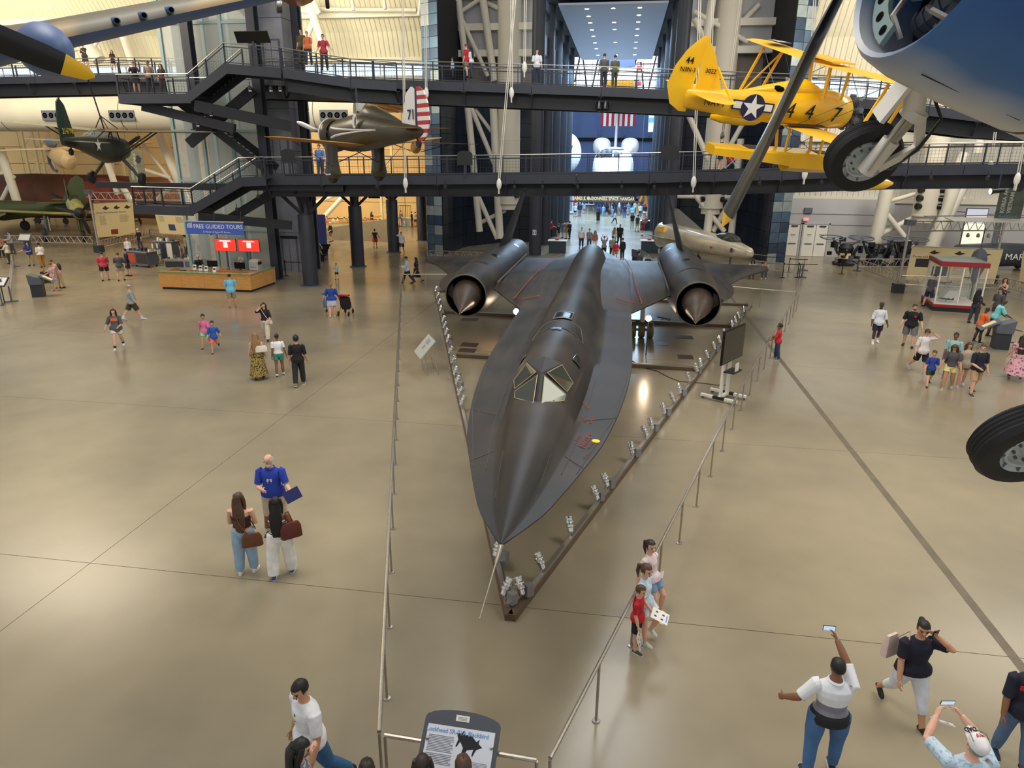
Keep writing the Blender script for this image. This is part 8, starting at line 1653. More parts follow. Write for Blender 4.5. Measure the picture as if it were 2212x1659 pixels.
def chair(o):
 MB().bb((-.24,-.24,.44),(.24,.24,.5)).build('seat', M['black'], o); MB().box((0,.24,.8),(.46,.05,.5)).build('backrest', M['black'], o); MB().tube((0,0,.08),(0,0,.44),.03,8).build('column', M['steel_dark'], o)
 for k in range(5): a = k * 1.257; MB().beam((0,0,.08),(.28 * cos(a),.28 * sin(a),.05),.04,.03).build('leg', M['steel_dark'], o)
for px, py, lb in ((450,592, 'black office chair behind the tour desk, left one'),(513,590, 'black office chair behind the tour desk, right one'),(432,560, 'black folding chair by the column behind the desk')): desk_item('office_chair', lb, 'chair', px, py, chair, 0, pi if px != 432 else 0)
MB_ = None
t = thing('desk_box', 'small tan box and papers on the desk behind the cards', 'box', at(485,583,.74)); MB().bb((-.25,-.15,0),(.25,.15,.14)).build('carton', cloth((206,170,120)), t); MB().bb((-.6,-.12,0),(-.28,.14,.18)).build('paper_stack', M['whitep'], t)
t = thing('tour_banner', 'blue banner reading FREE GUIDED TOURS hung under the lower stairs', 'banner', (-22.6,36.5,3.3), R=Matrix.Rotation(0,3, 'Z'))
MB().bb((-1.75,-.012,0),(1.75,.012,.68)).build('banner_cloth', mat('banner_blue', lin(66,96,188),.7), t); MB().bb((-1.78,-.03,.68),(1.78,.03,.73)).build('top_rail', M['cream'], t)
text('FREE GUIDED TOURS', .315, t, M['whitep'], frame4((.22,-.015,.42),(1,0,0),(0,0,1)), 'banner_lettering', .002, bold=.002); text('In Honor of Agnes M. Brown', .14, t, M['whitep'], frame4((.1,-.015,.13),(1,0,0),(0,0,1)), 'banner_small_lettering', .002, italic=.25)
for k, (x, hh) in enumerate(((-1.62,.16),(-1.54,.22),(-1.46,.2),(-1.38,.24))): MB().bb((x - .02,-.02,.34),(x + .02,-.012,.34 + hh)).ell((x, -.014,.37 + hh),(.025,.008,.03),8,6).build('visitor_symbol', M['whitep'], t)
for x in (-1.6,0,1.6): MB().tube((x, 0,.72),(x, .2,1.3),.012,5).build('hanger', M['steel_dark'], t)
red = glow('red_screen', (1,.035,.02),1.15)
for k, x in enumerate((-24.78,-23.18)):
 t = thing('tour_screen', 'bright red tour schedule screen by the lift tower, %s of two' % ('left' if k == 0 else 'right'), 'screen', (x, 41.0,1.0))
 MB().bb((-.72,0,.74),(.72,.06,1.52)).build('screen_body', M['black'], t); MB().bb((-.7,-.012,.76),(.7,0,1.5)).build('screen_face', red, t); MB().bb((-.05,.02,-1),(.05,.08,.8)).bb((-.3,-.2,-1),(.3,.25,-.96)).build('stand', M['steel_mid'], t)
 wt = glow('white_pixels', (1,.8,.78),1.6) if k == 0 else bpy.data.materials['white_pixels']
 MB().bb((-.42,-.016,1.36),(.42,-.012,1.385)).bb((-.36,-.016,1.40),(.36,-.012,1.42)).build('heading_line', wt, t)
 for q in range(6): MB().bb((-.15,-.016,1.28 - q * .06),(.15,-.012,1.32 - q * .06)).build('schedule_line', wt, t)
# ---- info panels, barriers of truss tube
def barrier(name, label, a, b, h=.85):
 a = V(a); b = V(b); d = b - a; L = d.length; t = thing(name, label, 'barrier', a, atan2(d.y, d.x))
 for z in (.3, h): MB().tube((0,0, z),(L, 0, z),.035,6).build('rail_tube', M['alu'], t)
 n = max(2, round(L / .55)); mb = MB()
 for k in range(n): x = L * k / n; w = L / n; mb.tube((x, 0,.3),(x + w / 2,0, h),.014,5); mb.tube((x + w / 2,0, h),(x + w, 0,.3),.014,5)
 mb.build('lacing', M['alu'], t)
 for x in (0, L): MB().bb((x - .06,-.3,0),(x + .06,.3,.06)).bb((x - .03,-.04,0),(x + .03,.04, h)).build('end_foot', M['steel_mid'], t)
 return t
BAR = [((-52.6,53.0),(-44.7,53.7), 'truss tube barrier in front of the green fighter'),((-41.9,50.6),(-44.2,60.5), 'truss tube barrier beside the tall pole and info panel'),((-44.2,60.5),(-38.9,57.8), 'truss tube barrier behind the gift carts'),((-42.0,42.6),(-32.0,31.8), 'long truss tube barrier running to the left kiosk'),((-31.8,31.0),(-36.5,27.2), 'truss tube barrier at the left edge below the kiosk'),
  ((17.1,52.6),(17.6,46.2), 'truss tube barrier before the engine display'),((12.2,48.7),(9.4,50.3), 'low truss tube barrier used as a seat by two visitors'),((12.4,48.9),(13.3,52.2), 'short truss tube barrier beside the seated visitors'),((17.3,45.4),(23.0,45.0), 'truss tube barrier under the cream exhibit panel'),((23.4,45.5),(24.5,37.0), 'truss tube barrier at the right edge below the second panel'),((16.4,31.2),(20.0,27.0), 'truss tube barrier running right from the grey kiosk'),((-14.4,50.9),(-8.0,50.4), 'truss tube barrier behind the left wing of the jet'),((17.1,52.7),(23,54.0), 'truss tube barrier in front of the drone engines')]
for a, b, lb in BAR: barrier('truss_barrier', lb, (*a, 0),(*b, 0))
def info_panel(label, a, b, z0, z1, title, seed, lean=0.12):
 """cream exhibit panel between two floor points"""
 a = V((*a, 0)); b = V((*b, 0)); d = b - a; L = d.length; t = thing('info_panel', label, 'exhibit panel', a, atan2(d.y, d.x)); R = Matrix.Rotation(lean, 3, 'X'); H = z1 - z0
 def pl(mb, nm, m, e=0): mb.v = [tuple(R @ V((x, y - e, z)) + V((0,0, z0))) for x, y, z in mb.v]; return mb.build(nm, m, t, 0)
 pl(MB().bb((0,-.03,0),(L, .03, H)), 'panel_board', M['panel_cream'])
 pl(MB().bb((0,-.04, H),(L, .04, H + .05)), 'top_rail', M['alu'])
 for x in (.15, L - .15): MB().tube((x, .1,0),(x, .1, z0 + .4),.03,6).build('leg', M['alu'], t)
 r = random.Random(seed); x = .35
 while x < L - .9:
  w = r.uniform(.5,.9)
  if r.random() < .5:
   mb = MB()
   for k in range(r.randint(5,12)): z = H * .62 - k * .075; mb.bb((x, -.036, z),(x + w * r.uniform(.75,1),-.03, z + .025)) if z > .1 else None
   if mb.v: pl(mb, 'text_block', M['print_grey'])
  else:
   z = r.uniform(.15, H * .5); pl(MB().bb((x, -.038, z),(x + w, -.03, min(H * .68, z + w * .7))), 'photo_print', r.choice([M['print_dark'], M['print_grey'], M['bird_red'], M['print_blue']]))
  x += w + .25
 for k in range(3): xx = L * (.2 + .28 * k); pl(MB().prism([(xx, H * .84),(xx + .3, H * .80),(xx + .62, H * .86),(xx + .35, H * .88),(xx + .3, H * .93)],0,.008, R=Matrix(((1,0,0),(0,0,-1),(0,1,0)))), 'aircraft_print', M['print_dark'],.03)
 if title: text(title, .2, t, M['print_dark'], Matrix.Translation((0,0, z0)) @ R.to_4x4() @ frame4((.12,-.036, H * .72),(1,0,0),(0,0,1)), 'panel_lettering', .002, align='LEFT')
 return t
M['panel_cream'] = mat('pale_cream_panel', lin(236,216,166),.6, noise=.05, nscale=.5); M['print_grey'] = mat('print_grey', lin(150,140,118),.7); M['print_dark'] = mat('print_dark', lin(56,52,52),.7); M['print_blue'] = mat('print_blue', lin(60,76,120),.7)  # panel cream is a plain pale colour, it does not glow
pa = aty(212,522,54.5); pb = aty(293,508,57.5); info_panel('cream info panel about wartime German aviation left of the stairs', (pa.x, pa.y),(pb.x, pb.y),.7,3.6, 'World War II German Aviation', 4)
pa = aty(345,500,58); pb = aty(430,505,57); info_panel('cream info panel partly hidden by the lower stair landing', (pa.x, pa.y),(pb.x, pb.y),.8,3.3, '', 9)
info_panel('long cream exhibit panel titled Korea and Vietnam behind the display case', (17.8,45.9),(22.6,45.3),.5,2.6, 'Korea and Vietnam', 5)
info_panel('cream exhibit panel at the right edge with a red print', (23.6,44.5),(25.0,37.5),.55,2.6, '', 12)
for o in [o for o in bpy.data.objects if o.get('category') == 'exhibit panel']:
 pass
def pole(px, py, h, label, Y=None):
 p = at(px, py); t = thing('gantry_pole', label, 'pole', p); MB().tube((0,0,.3),(0,0, h),.08,12).build('shaft', M['alu'], t); MB().bb((-.28,-.28,0),(.28,.28,.55)).build('ballast_block', M['steel_dark'], t); MB().bb((-.25,-.25, h - .02),(.25,.25, h + .3)).build('head_block', M['steel_mid'], t); return p
p1 = pole(215,545,4.6, 'tall steel gantry pole beside the wartime info panel'); p2 = pole(1938,632,4.0, 'tall steel gantry pole left of the display case'); p3 = pole(2140,612,3.9, 'tall steel gantry pole right of the display case')
def gantry(name, label, a, b, m='alu'):
 a = V(a); b = V(b); t = thing(name, label, 'gantry', a); d = b - a; n = max(3, round(d.length / .6)); up = V((0,0,-.55))
 for o_ in (V(), up): MB().tube(o_, d + o_, .045,6).build('chord', M[m], t)
 mb = MB()
 for k in range(n): p = d * (k / n); q = d * ((k + .5) / n); r = d * ((k + 1) / n); mb.tube(p + up, q, .02,5); mb.tube(q, r + up, .02,5)
 mb.build('lacing', M[m], t); return t
gantry('light_gantry', 'aluminium lattice gantry over the left info panel reaching the stairs', p1 + V((0,0,4.7)), p1 + V((9.5,1.5,4.7)))
g = gantry('light_gantry', 'aluminium lattice gantry over the display case', p2 + V((0,0,4.2)), p3 + V((6,0,4.1)))
for k in range(4): MB().lathe([(.06,0),(.1,.12),(.09,.2)],(3.2 + k * .55,-.1,-.62),(.3,.5,-1),10).build('gantry_lamp', M['chrome'], g)
MB().box((4.8,.6,.12),(5,1.4,.05), R=Matrix.Rotation(.08,3, 'X')).build('reflector_board', M['white'], g)
def hang_banner(label, px, Y, z0, z1, w, lines_, col, rz=0):
 p = aty(px, 400, Y); p.z = z0; t = thing('hanging_banner', label, 'banner', p, rz); H = z1 - z0; MB().bb((-w / 2,-.015,0),(w / 2,.015, H)).build('banner_cloth', mat('banner_' + lines_[0][:3].lower(), lin(*col),.7, noise=.25, nscale=2), t)
 for k, s in enumerate(lines_): text(s, w * .21, t, M['banner_text'], frame4((-w * .26 + k * w * .26,-.02, H * .12),(0,0,1),(-1,0,0)), 'banner_lettering', .002, align='LEFT', bold=.01)
 MB().ell((w * .2,-.02, H * .72),(w * .16,.005, H * .12),10,6).beam((w * .0,-.02, H * .68),(w * .42,-.02, H * .76),.01,.06).build('printed_aircraft', M['print_dark'], t)
 for x in (-w * .4, w * .4): MB().tube((x, 0, H),(x, 0, H + 3),.015,5).build('hanger', M['steel_dark'], t)
 return t
M['banner_text'] = mat('banner_pale_text', lin(196,196,184),.7)
hang_banner('grey hanging banner lettered GERMAN WORLD WAR II behind the observation plane', 300,57,5.1,8.0,1.5,['GERMAN', 'WORLD WAR II'],(132,128,106),.1)
t = hang_banner('grey green hanging banner lettered KOREA AND VIETNAM at the right', 2192,45,4.4,6.9,1.35,['KOREA AND', 'VIETNAM'],(96,104,92),-.1); text('Aviation', .3, t, mat('banner_blue_text', lin(120,158,172),.7), frame4((0,-.02,.12),(1,0,0),(0,0,1)), 'banner_lettering', .002)
def kiosk(px, py, rz, label, w=1.0):
 p = at(px, py); t = thing('reading_kiosk', label, 'kiosk', p, rz)
 MB().prism([(-.28,-.28),(.28,-.28),(.28,.28),(-.28,.28)],0,.75).build('pedestal', M['steel_dark'], t)
 b = MB(); b.rings([[V((x, y, z)) for x, z in ((-.3,.7),(.3,.7),(.34,1.0),(-.34,1.25))] for y in (-.34,.34)]); b.build('angled_body', M['steel_mid'], t)
 R = Matrix.Rotation(.55,3, 'Y'); MB().box((.55,0,.98),(.8,.72,.04), R=R).build('sloped_panel', M['steel_mid'], t); MB().box((.56,0,1.005),(.5,.34,.02), R=R).build('printed_plate', M['panel_cream'], t); return t
kiosk(85,640,.5, 'grey angled reading kiosk at the left beside the plaid couple'); kiosk(2158,752, pi - .2, 'grey angled reading kiosk at the right with people reading'); kiosk(1376,575,.6, 'small grey reading kiosk behind the right wing root')
t = thing('lectern_sign', 'grey stand with a white reading plate at the far left barrier', 'sign', at(60,545)); MB().bb((-.3,.1,0),(.3,.2,1.0)).build('stand', M['steel_mid'], t); MB().box((0,0,1.2),(1.1,.05,.7), R=Matrix.Rotation(-.6,3, 'X')).build('sign_board', M['steel_mid'], t); MB().box((0,-.03,1.19),(.95,.03,.5), R=Matrix.Rotation(-.6,3, 'X')).build('printed_plate', M['whitep'], t)
t = thing('lectern_sign', 'black framed sign with an aircraft silhouette at the left edge', 'sign', at(10,655)); MB().tube((0,0,0),(0,0,1.0),.03,8).build('stand', M['steel_dark'], t); R = Matrix.Rotation(-.75,3, 'X'); MB().box((0,0,1.15),(.85,.04,.6), R=R).build('frame', M['steel_black'], t); MB().box((0,-.015,1.165),(.74,.03,.5), R=R).build('printed_plate', M['whitep'], t); MB().prism([(-.2,0),(.0,.04),(.05,.2),(.1,.04),(.2,0),(.08,-.04),(.04,-.16),(0,-.04)],0,.01, R=R @ Matrix.Rotation(-pi / 2 + pi, 3, 'X'), c=(0,-.04,1.19)).build('silhouette', M['black'], t)
def cart(px, py, rz, label, w, d, h, body, faces):
 p = at(px, py); t = thing('display_cart', label, 'cart', p, rz); MB().bb((-w / 2,-d / 2,.14),(w / 2, d / 2, h)).build('cart_body', body, t); MB().bb((-w / 2 - .05,-d / 2 - .05, h),(w / 2 + .05, d / 2 + .05, h + .04)).build('cart_top', M['alu'], t)
 for k, f in enumerate(faces): MB().bb((-w / 2 + .06 + k * w / len(faces),-d / 2 - .02,.3),(-w / 2 + (k + 1) * w / len(faces) - .04,-d / 2, h - .1)).build('front_panel', f, t)
 for x in (-w / 2 + .1, w / 2 - .1):
  for y in (-d / 2 + .1, d / 2 - .1): MB().lathe([(.07,-.02),(.07,.02)],(x, y, .07),(1,0,0),10).build('caster', M['rubber'], t)
 r = random.Random(px)
 for k in range(6): x = -w / 2 + .15 + (w - .3) * k / 5; MB().bb((x - .06,-.1, h + .04),(x + .06,.08, h + .12 + r.random() * .2)).build('sample_item', r.choice([M['steel_mid'], M['white'], M['print_blue'], M['steel_dark']]), t)
 return t
cart(308,575,-.25, 'grey touring cart with a red poster panel and display samples', 2.2,.9,1.05, M['steel_mid'],[mat('poster_red', lin(190,74,50),.5), M['print_dark']]); cart(365,565,-.1, 'open gift cart with shelves of leaflets behind the desk', 1.6,.8,1.5, M['steel_mid'],[M['print_blue'], M['steel_dark'], M['white']]); cart(405,585,.2, 'low cart with crumpled white cloths behind the desk', 2.6,.8,.8, M['alu'],[M['steel_dark'], M['steel_mid']])
t = thing('merchandise_rack', 'wire rack of small hanging goods left of the gift cart', 'rack', at(342,570)); MB().tube((0,0,0),(0,0,1.7),.03,8).build('post', M['alu'], t)
for k in range(24): a = k * .8; MB().bb((.22 * cos(a) - .05,.22 * sin(a) - .02,.3 + (k // 8) * .42),(.22 * cos(a) + .05,.22 * sin(a) + .02,.62 + (k // 8) * .42)).build('hanging_item', [M['white'], M['steel_mid'], M['panel_cream']][k % 3], t)
for k, (px, py) in enumerate(((618,596),(645,582),(1703,588),(1722,600),(1645,583),(1818,592),(1690,600))):
 t = thing('stanchion', ['black stanchion post left of the lift doors', 'black stanchion post right of the lift doors', 'black stanchion post before the white doors, middle', 'black stanchion post before the engine display, left', 'black stanchion post by the tiled strip', 'black stanchion post before the engine display, right', 'black stanchion post nearest the seated visitors'][k], 'stanchion', at(px, py)); MB().lathe([(.18,0),(.17,.03),(.03,.05)], n=14).build('base', M['steel_black'], t); MB().tube((0,0,.04),(0,0,1.0),.03,8).build('post', M['steel_black'], t); MB().lathe([(.04,.9),(.04,1.02)], n=10).build('belt_head', M['black'], t)
 MB().bb((.03,-.005,.9),(1.2,.005,.95)).build('belt', M['steel_black'], t)
p = V((17.95,39.9,0)); t = thing('display_case', 'tall glass display case with red top and base holding model aircraft', 'display case', p, radians(-9)); w, d, h = 2.1,2.5,2.62
M['caseglass'] = mat('case_glass', (.5,.56,.54),.04, alpha=.07, spec=.6)
M['casered'] = mat('case_dark_red', lin(150,34,40),.4)
MB().bb((-w / 2 - .05,-d / 2 - .05,0),(w / 2 + .05, d / 2 + .05,.22)).build('plinth', M['steel_black'], t); MB().bb((-w / 2 - .06,-d / 2 - .06,.22),(w / 2 + .06, d / 2 + .06,.36)).build('base_band', M['casered'], t); MB().bb((-w / 2,-d / 2,.36),(w / 2, d / 2,.40)).build('floor_board', M['white'], t)
MB().bb((-w / 2 - .06,-d / 2 - .06, h - .26),(w / 2 + .06, d / 2 + .06, h - .02)).build('top_band', M['casered'], t); MB().bb((-w / 2,-d / 2, h - .02),(w / 2, d / 2, h)).build('top_panel', M['tile_b'], t)
for x in (-w / 2,0, w / 2):
 for y in (-d / 2,0, d / 2):
  if x == 0 and y == 0: continue
  MB().bb((x - .03, y - .03,.36),(x + .03, y + .03, h - .26)).build('case_post', M['white'], t)
for x in (-w / 2, w / 2): MB().bb((x - .006,-d / 2,.4),(x + .006, d / 2, h - .26)).build('glass_pane', M['caseglass'], t)
for y in (-d / 2, d / 2): MB().bb((-w / 2, y - .006,.4),(w / 2, y + .006, h - .26)).build('glass_pane', M['caseglass'], t)
MB().bb((-w / 2 + .05,-d / 2 + .05,1.2),(w / 2 - .05, d / 2 - .05,1.22)).build('glass_shelf', M['caseglass'], t); MB().prism([(-.5,0),(.3,0),(.3,.55),(-.2,.55)],-.4,.4, R=Matrix(((1,0,0),(0,0,-1),(0,1,0))), c=(0,.2,.4)).build('inner_stand', M['white'], t)
def model(x, y, z, s, az, m, label):
 o = thing('model_aircraft', label, 'model', W0(t, (x, y, z)), R=orient(az)); b = MB(); fuse(b, [(.5 * s, .03 * s, .03 * s, 0),(.2 * s, .06 * s, .06 * s, 0),(-.5 * s, .02 * s, .03 * s, .02 * s)],10)
 b.build('fuselage', m, o)
 for q in (1,-1): b = MB(); foil(b, (.15 * s, 0,0),(.05 * s, q * .6 * s, .03 * s),.2 * s, .12 * s, .1,6, k=3); b.build('wing', m, o); b = MB(); foil(b, (-.36 * s, 0,.02 * s),(-.4 * s, q * .2 * s, .03 * s),.12 * s, .08 * s, .1,5, k=2); b.build('tailplane', m, o)
 b = MB(); foil(b, (-.34 * s, 0,.02 * s),(-.42 * s, 0,.2 * s),.16 * s, .1 * s, .1,5, k=2); b.build('fin', m, o); MB().tube((0,0,-.16 * s),(0,0,0),.015,5).build('stand', M['steel_dark'], o)
def W0(o, p): return V(o.location) + Matrix.Rotation(o.rotation_euler.z, 3, 'Z') @ V(p)
model(-.4,-.7,.56,.75,40, M['steel_black'], 'black model aircraft on the floor of the display case'); model(-.5,-.3,1.36,.7,100, M['steel_mid'], 'grey model aircraft on the left of the glass shelf'); model(.5,-.4,1.7,.6,60, M['steel_mid'], 'grey model aircraft hanging at the top right of the case'); model(.5,.3,.55,.55,-30, M['white'], 'white model aircraft at the rear of the case floor'); model(.3,.6,1.36,.5,10, M['alu'], 'silver model aircraft at the rear of the glass shelf')
def blob_engine(px, py, label, sc):
 p = at(px, py); t = thing('engine_display', label, 'engine', p); r = random.Random(px)
 MB().lathe([(.7 * sc, .05),(.7 * sc, .12),(.4 * sc, .2),(.4 * sc, .9),(.45 * sc, 1.0),(.5 * sc, 1.3),(.3 * sc, 1.6)], n=18).build('engine_body', M['steel_black'], t); MB().lathe([(.46 * sc, .5),(.48 * sc, .9)], n=18).build('casing_ring', M['panel_cream'] if sc == 1.1 else M['steel_mid'], t)
 for k in range(14): a = k * 1.7; MB().box((r.uniform(-.9,.9) * sc, r.uniform(-.6,.6) * sc, r.uniform(.4,1.9)),(r.uniform(.15,.5), r.uniform(.15,.5), r.uniform(.15,.6)), rz=a).build('engine_component', [M['steel_black'], M['steel_black'], M['steel_mid'], M['black']][k % 4], t)
 for k in range(7): a = k * .9; MB().tube((.5 * sc * cos(a),.5 * sc * sin(a),.8),(.9 * sc * cos(a),.9 * sc * sin(a),1.2 + r.random() * .8),.08,6).build('engine_pipe', M['steel_dark'], t)
 for a in (.4,2.6):
  c = V((1.1 * sc * cos(a),.5 * sc * sin(a),2.0)); pts = [c + V((cos(q) * .75 * sc, sin(q) * .75 * sc, .1 * sin(q))) for q in [2 * pi * k / 16 for k in range(17)]]; b = MB(); b.sweep(pts, .04,6); b.beam(c - V((.7 * sc, 0,0)), c + V((.7 * sc, 0,0)),.06,.03); b.build('rotor_guard', M['steel_mid'], t); MB().tube(c + V((0,0,-.1)),(0,0,1.3),.06,6).build('guard_arm', M['steel_dark'], t)
 for k in range(3): a = 2.1 * k; MB().beam((.2 * cos(a),.2 * sin(a),.5),(1.0 * sc * cos(a),1.0 * sc * sin(a),.04),.08,.08).build('stand_leg', M['steel_black'], t)
blob_engine(1822,572, 'dark engine and rotor guards at the left of the engine display', 1.1); blob_engine(1888,573, 'dark engine and rotor guards in the middle of the engine display', 1.2); blob_engine(1948,575, 'dark engine on a stand at the right of the engine display', .9)
t = thing('rotor_helicopter', 'dark marine helicopter with star and lettering behind the exhibit panels', 'aircraft', (27.6,55.5,0), R=orient(90))
mb = MB(); fuse(mb, [(3.4,.3,.3,1.0),(2.8,.8,.7,1.05),(0,.95,.85,1.1),(-3,.7,.7,1.2),(-7,.3,.35,1.7)],18, ex=.7); mb.build('fuselage', mat('marine_grey_green', lin(46,52,62),.5), t)
text('MARINES', .62, t, M['whitep'], frame4((-1.2,.97,1.05),(-1,0,0),(0,0,1)), 'marine_lettering', .01); decal(t, star_poly(.36), frame4((1.2,.95,1.05),(-1,0,0),(0,0,1)), M['whitep'], 'white_star', .03)
MB().tube((.5,0,1.8),(.5,0,3.6),.2,10).build('rotor_mast', M['steel_mid'], t)
for a in (.3,1.87,3.44,5.0): MB().beam((.5,0,3.9),(.5 + 6 * cos(a),6 * sin(a),3.85),.3,.05).build('rotor_blade', M['steel_mid'], t)
for k in range(6): a = k * 1.05; MB().tube((.5 + .3 * cos(a),.3 * sin(a),3.1),(.5 + .45 * cos(a),.45 * sin(a),4.1),.03,5).build('pitch_link', M['chrome'], t)
for x, y in ((3,0),(-2,1.1),(-2,-1.1)): mb = MB(); mb.tube((x, y, 1.2),(x, y, .3),.08,6,1); wheel(mb, (x, y, .3),(0,1,0),.3,.18); mb.build('landing_gear', [M['rubber'], M['steel_mid']], t)
t = thing('projection_screen', 'glowing pale yellow and violet screen behind the gantry at the right', 'screen', (26.0,56.5,1.3)); MB().bb((-.75,0,0),(.75,.1,3.0)).build('screen_body', M['steel_dark'], t); MB().bb((-.7,-.02,.05),(.7,0,1.9)).build('screen_lower', glow('screen_yellow', (.93,.95,.68),.9), t); MB().bb((-.7,-.02,1.9),(.7,0,2.95)).build('screen_upper', glow('screen_violet', (.72,.70,.78),.7), t)
t = thing('teardrop_tank', 'grey teardrop fuel tank hanging right of the display case', 'tank', (19.9,42.0,.9)); MB().lathe([(.02,0),(.2,.4),(.38,1.0),(.42,1.5),(.3,1.9),(.05,2.1)], n=18).build('tank_body', M['steel_mid'], t); MB().tube((0,0,2.05),(0,0,3.2),.02,6).build('hanger', M['steel_dark'], t); MB().tube((0,0,-.9),(0,0,.05),.04,6).build('stand', M['steel_dark'], t)
t = thing('profile_spotlight', 'black theatre spotlight hanging at the right under the walkway', 'spotlight', aty(2155,412,37)); MB().lathe([(.09,-.3),(.12,-.1),(.12,.15),(.16,.3),(.02,.32)],(0,0,0),(-1,0,-.1),14).build('lamp_body', M['black'], t); MB().lathe([(.13,.32),(.02,.33)],(0,0,0),(-1,0,-.1),14).build('lens', M['lamp'], t); MB().bb((-.03,-.02,.1),(.03,.02,.75)).build('yoke', M['steel_dark'], t)
t = thing('ramp_wall', 'sloping grey ramp wall with timber handrail in the gallery', 'ramp', (-25.8,63,0)); R = Matrix(((1,0,0),(0,0,-1),(0,1,0)))
MB().prism([(-6,0),(4.9,0),(4.7,2.0),(3.9,2.0),(-6,.4)],-.15,.15, R=R).build('ramp_panel', mat('ramp_grey', lin(146,134,112),.6, noise=.1), t); MB().prism([(-6.5,.9),(4.6,.9),(4.6,1.5),(-6.5,1.5)],-.06,.06, R=R, c=(-.4,1.6,0)).build('upper_wall', M['cream'], t)
MB().beam((-6,-.2,.75),(3.9,-.2,2.35),.08,.1).beam((-6.8,1.4,1.65),(4.2,1.4,1.65),.1,.1).build('handrail', M['maple'], t); MB().bb((-9,1.7,0),(4.6,3.2,.02)).build('floor_board', M['cream'], t)
t = thing('blue_pylon', 'tall blue and cream banner column beside the gallery stair', 'sign', (-23.6,52.5,0)); MB().bb((-.1,-.2,0),(.55,.25,3.2)).build('blue_face', mat('pylon_blue', lin(70,78,170),.5), t); MB().bb((-.6,-.18,0),(-.12,.2,3.1)).build('cream_face', M['cream'], t)
t = thing('stair_rail', 'black stair railing going down beside the lift core', 'railing', (-21.9,48.5,0))
for y in (-1.4,-.7,0,.7): MB().bb((-.03, y - .03,0),(.03, y + .03,1.0 + (-.7 - y) * .0)).build('post', M['steel_black'], t)
MB().tube((0,-1.4,1.0),(0,.7,1.0),.03,6).tube((0,.7,1.0),(-1.5,2.4,2.0),.03,6).tube((0,.7,.5),(-1.5,2.4,1.4),.025,6).build('handrail', M['brushed'], t)
for k in range(7): MB().bb((-1.9,.9 + k * .25,-.02 + k * .16),(-.2,1.15 + k * .25,.14 + k * .16)).build('tread', M['steel_black'], t)
t = thing('hands_on_table', 'blue and brown hands-on table with a wire frame in the far gallery', 'table', at(876,488)); MB().bb((-1.4,-.4,.1),(.7,.4,.9)).build('blue_front', mat('table_blue', lin(104,140,156),.5), t); MB().bb((.7,-.4,0),(1.4,.4,1.0)).build('wood_end', M['maple'], t); MB().bb((-1.5,-.5,.9),(1.5,.5,.98)).build('table_top', M['panel_cream'], t)
for x in (-.6,-.2,.2,.6):
 for y in (-.3,.3): MB().tube((x, y, .98),(x, y, 2.3),.02,5).build('wire_upright', M['steel_dark'], t)
MB().bb((-.62,-.32,2.28),(.62,.32,2.32)).build('wire_top', M['steel_dark'], t)
t = thing('wall_monitor', 'black monitor hanging in front of the far gallery wall', 'monitor', aty(808,421,52)); MB().bb((-.45,-.03,-.25),(.45,.03,.25)).build('screen_body', M['black'], t); MB().tube((0,.05,.2),(0,.05,1.2),.03,6).build('bracket', M['steel_dark'], t)
for px, py, lb in ((1204,546, 'dark ticket counter on the left of the corridor mouth'),(1396,497, 'dark ticket counter deep on the right of the corridor'),(1402,546, 'dark ticket counter with white top at the right of the corridor mouth')):
 p = at(px, py); t = thing('corridor_counter', lb, 'counter', p); MB().bb((-.7,-.35,0),(.7,.35,1.0)).build('counter_body', mat('counter_blue_grey', lin(44,56,66),.5) if 'counter_blue_grey' not in bpy.data.materials else bpy.data.materials['counter_blue_grey'], t); MB().bb((-.8,-.45,1.0),(.8,.45,1.06)).build('counter_top', M['white'], t); MB().bb((-.2,-.1,1.06),(.1,.2,1.2)).build('leaflet_box', M['redp'], t)
t = thing('robot_arm', 'long amber jointed robot arm on legs in the space hall', 'robot arm', (6.5,112,0)); AM = mat('amber_arm', lin(236,150,30),.5)
MB().beam((-3.5,0,2.6),(3,0,3.9),.5,.5).build('boom', AM, t);
for a, b_ in (((-3.2,0,2.6),(-4.0,0,0)),((-2.8,0,2.7),(-2.4,.5,0)),((1.8,0,3.6),(1.0,0,0)),((2.6,0,3.8),(3.4,.3,0))): MB().beam(a, b_, .3,.3).build('leg', AM, t)
t = thing('spherical_capsule', 'white round capsule hanging left in the space hall', 'capsule', aty(1222,330,112)); MB().ell((0,0,0),(2.4,2.4,3.0),24,16).build('shell', M['orb'], t); MB().ell((-.2,0,4.0),(1.0,1.0,1.2),16,10).build('upper_pod', M['orb'], t); MB().tube((0,0,3),(0,0,16),.04,6).build('hanger', M['steel_mid'], t); MB().box((.8,-2.2,.4),(.5,.1,1.4), R=Matrix.Rotation(.3,3, 'Y')).build('dark_mark', M['steel_dark'], t)
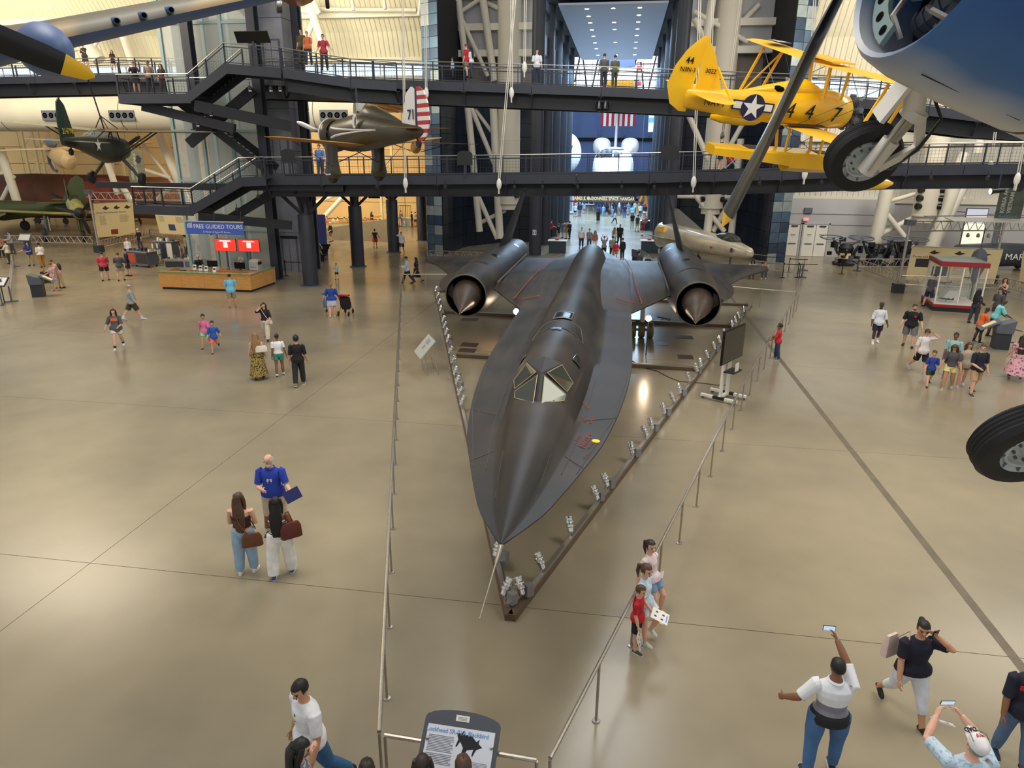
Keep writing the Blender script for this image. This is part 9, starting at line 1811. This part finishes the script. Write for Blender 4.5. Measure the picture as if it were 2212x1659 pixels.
t = thing('hanging_satellite', 'white cylindrical satellite hanging right of the flag', 'satellite', aty(1412,262,120)); MB().lathe([(.8,-1.6),(.85,1.5),(.3,1.7)], n=18).build('body', M['orb'], t); MB().lathe([(.87,-.2),(.87,.5)], n=18).build('blue_band', mat('sat_blue', lin(110,160,200),.5), t); MB().tube((0,0,1.6),(0,0,12),.03,5).build('hanger', M['steel_mid'], t)
t = thing('space_module', 'white blue-lit instrument module beside the left corridor columns', 'exhibit', at(1228,462)); MB().bb((-1.2,-.6,.2),(1.2,.6,3.4)).build('module_body', M['orb'], t)
for k in range(4): MB().bb((-1.1 + k * .6,-.66,.5),(-.65 + k * .6,-.6,2.6)).build('instrument_panel', [M['print_blue'], M['steel_dark'], M['alu'], M['bird_red']][k], t)
t = thing('lunar_table', 'low white lattice exhibit on the space hall floor', 'exhibit', at(1270,455)); MB().bb((-1,-.5,.9),(1,.5,1.0)).build('platform', M['orb'], t)
for x in (-.9,0,.9): MB().beam((x, -.4,0),(x * .6,.3,.9),.08,.08).build('leg', M['white_pipe'], t); MB().tube((x, 0,1),(x * .5,0,2.3),.05,6).build('antenna_arm', M['white_pipe'], t)
t = thing('gold_satellite', 'gold foil and striped spacecraft tower high in the space hall behind the railing', 'spacecraft', aty(1342,160,128))
for k, m in enumerate((mat('gold_foil', lin(214,160,60),.25,.8, noise=.4, nscale=6), M['orb'], bpy.data.materials['gold_foil'] if False else M['print_blue'])): MB().bb((-2.2,-1,-3 + k * 2.0),(2.2,1,-1.1 + k * 2.0)).build('foil_section', m, t)
for k in range(5): MB().bb((2.5,-.6,-3 + k * 1.2),(3.4,.6,-2.4 + k * 1.2)).build('panel_stripe', bpy.data.materials['flag_red'] if k % 2 else M['orb'], t)
MB().tube((0,0,2.9),(0,0,9),.05,6).build('hanger', M['steel_mid'], t)
for s in (-1,1): MB().lathe([(.1,0),(2.4,1.1),(2.5,1.2)],(s * 8,0,-4.2),(0,0,-1),20,0, False).tube((s * 8,0,-4),(s * 8,0,-1.2),.3,10).build('dish_antenna', M['panel_cream'], t)
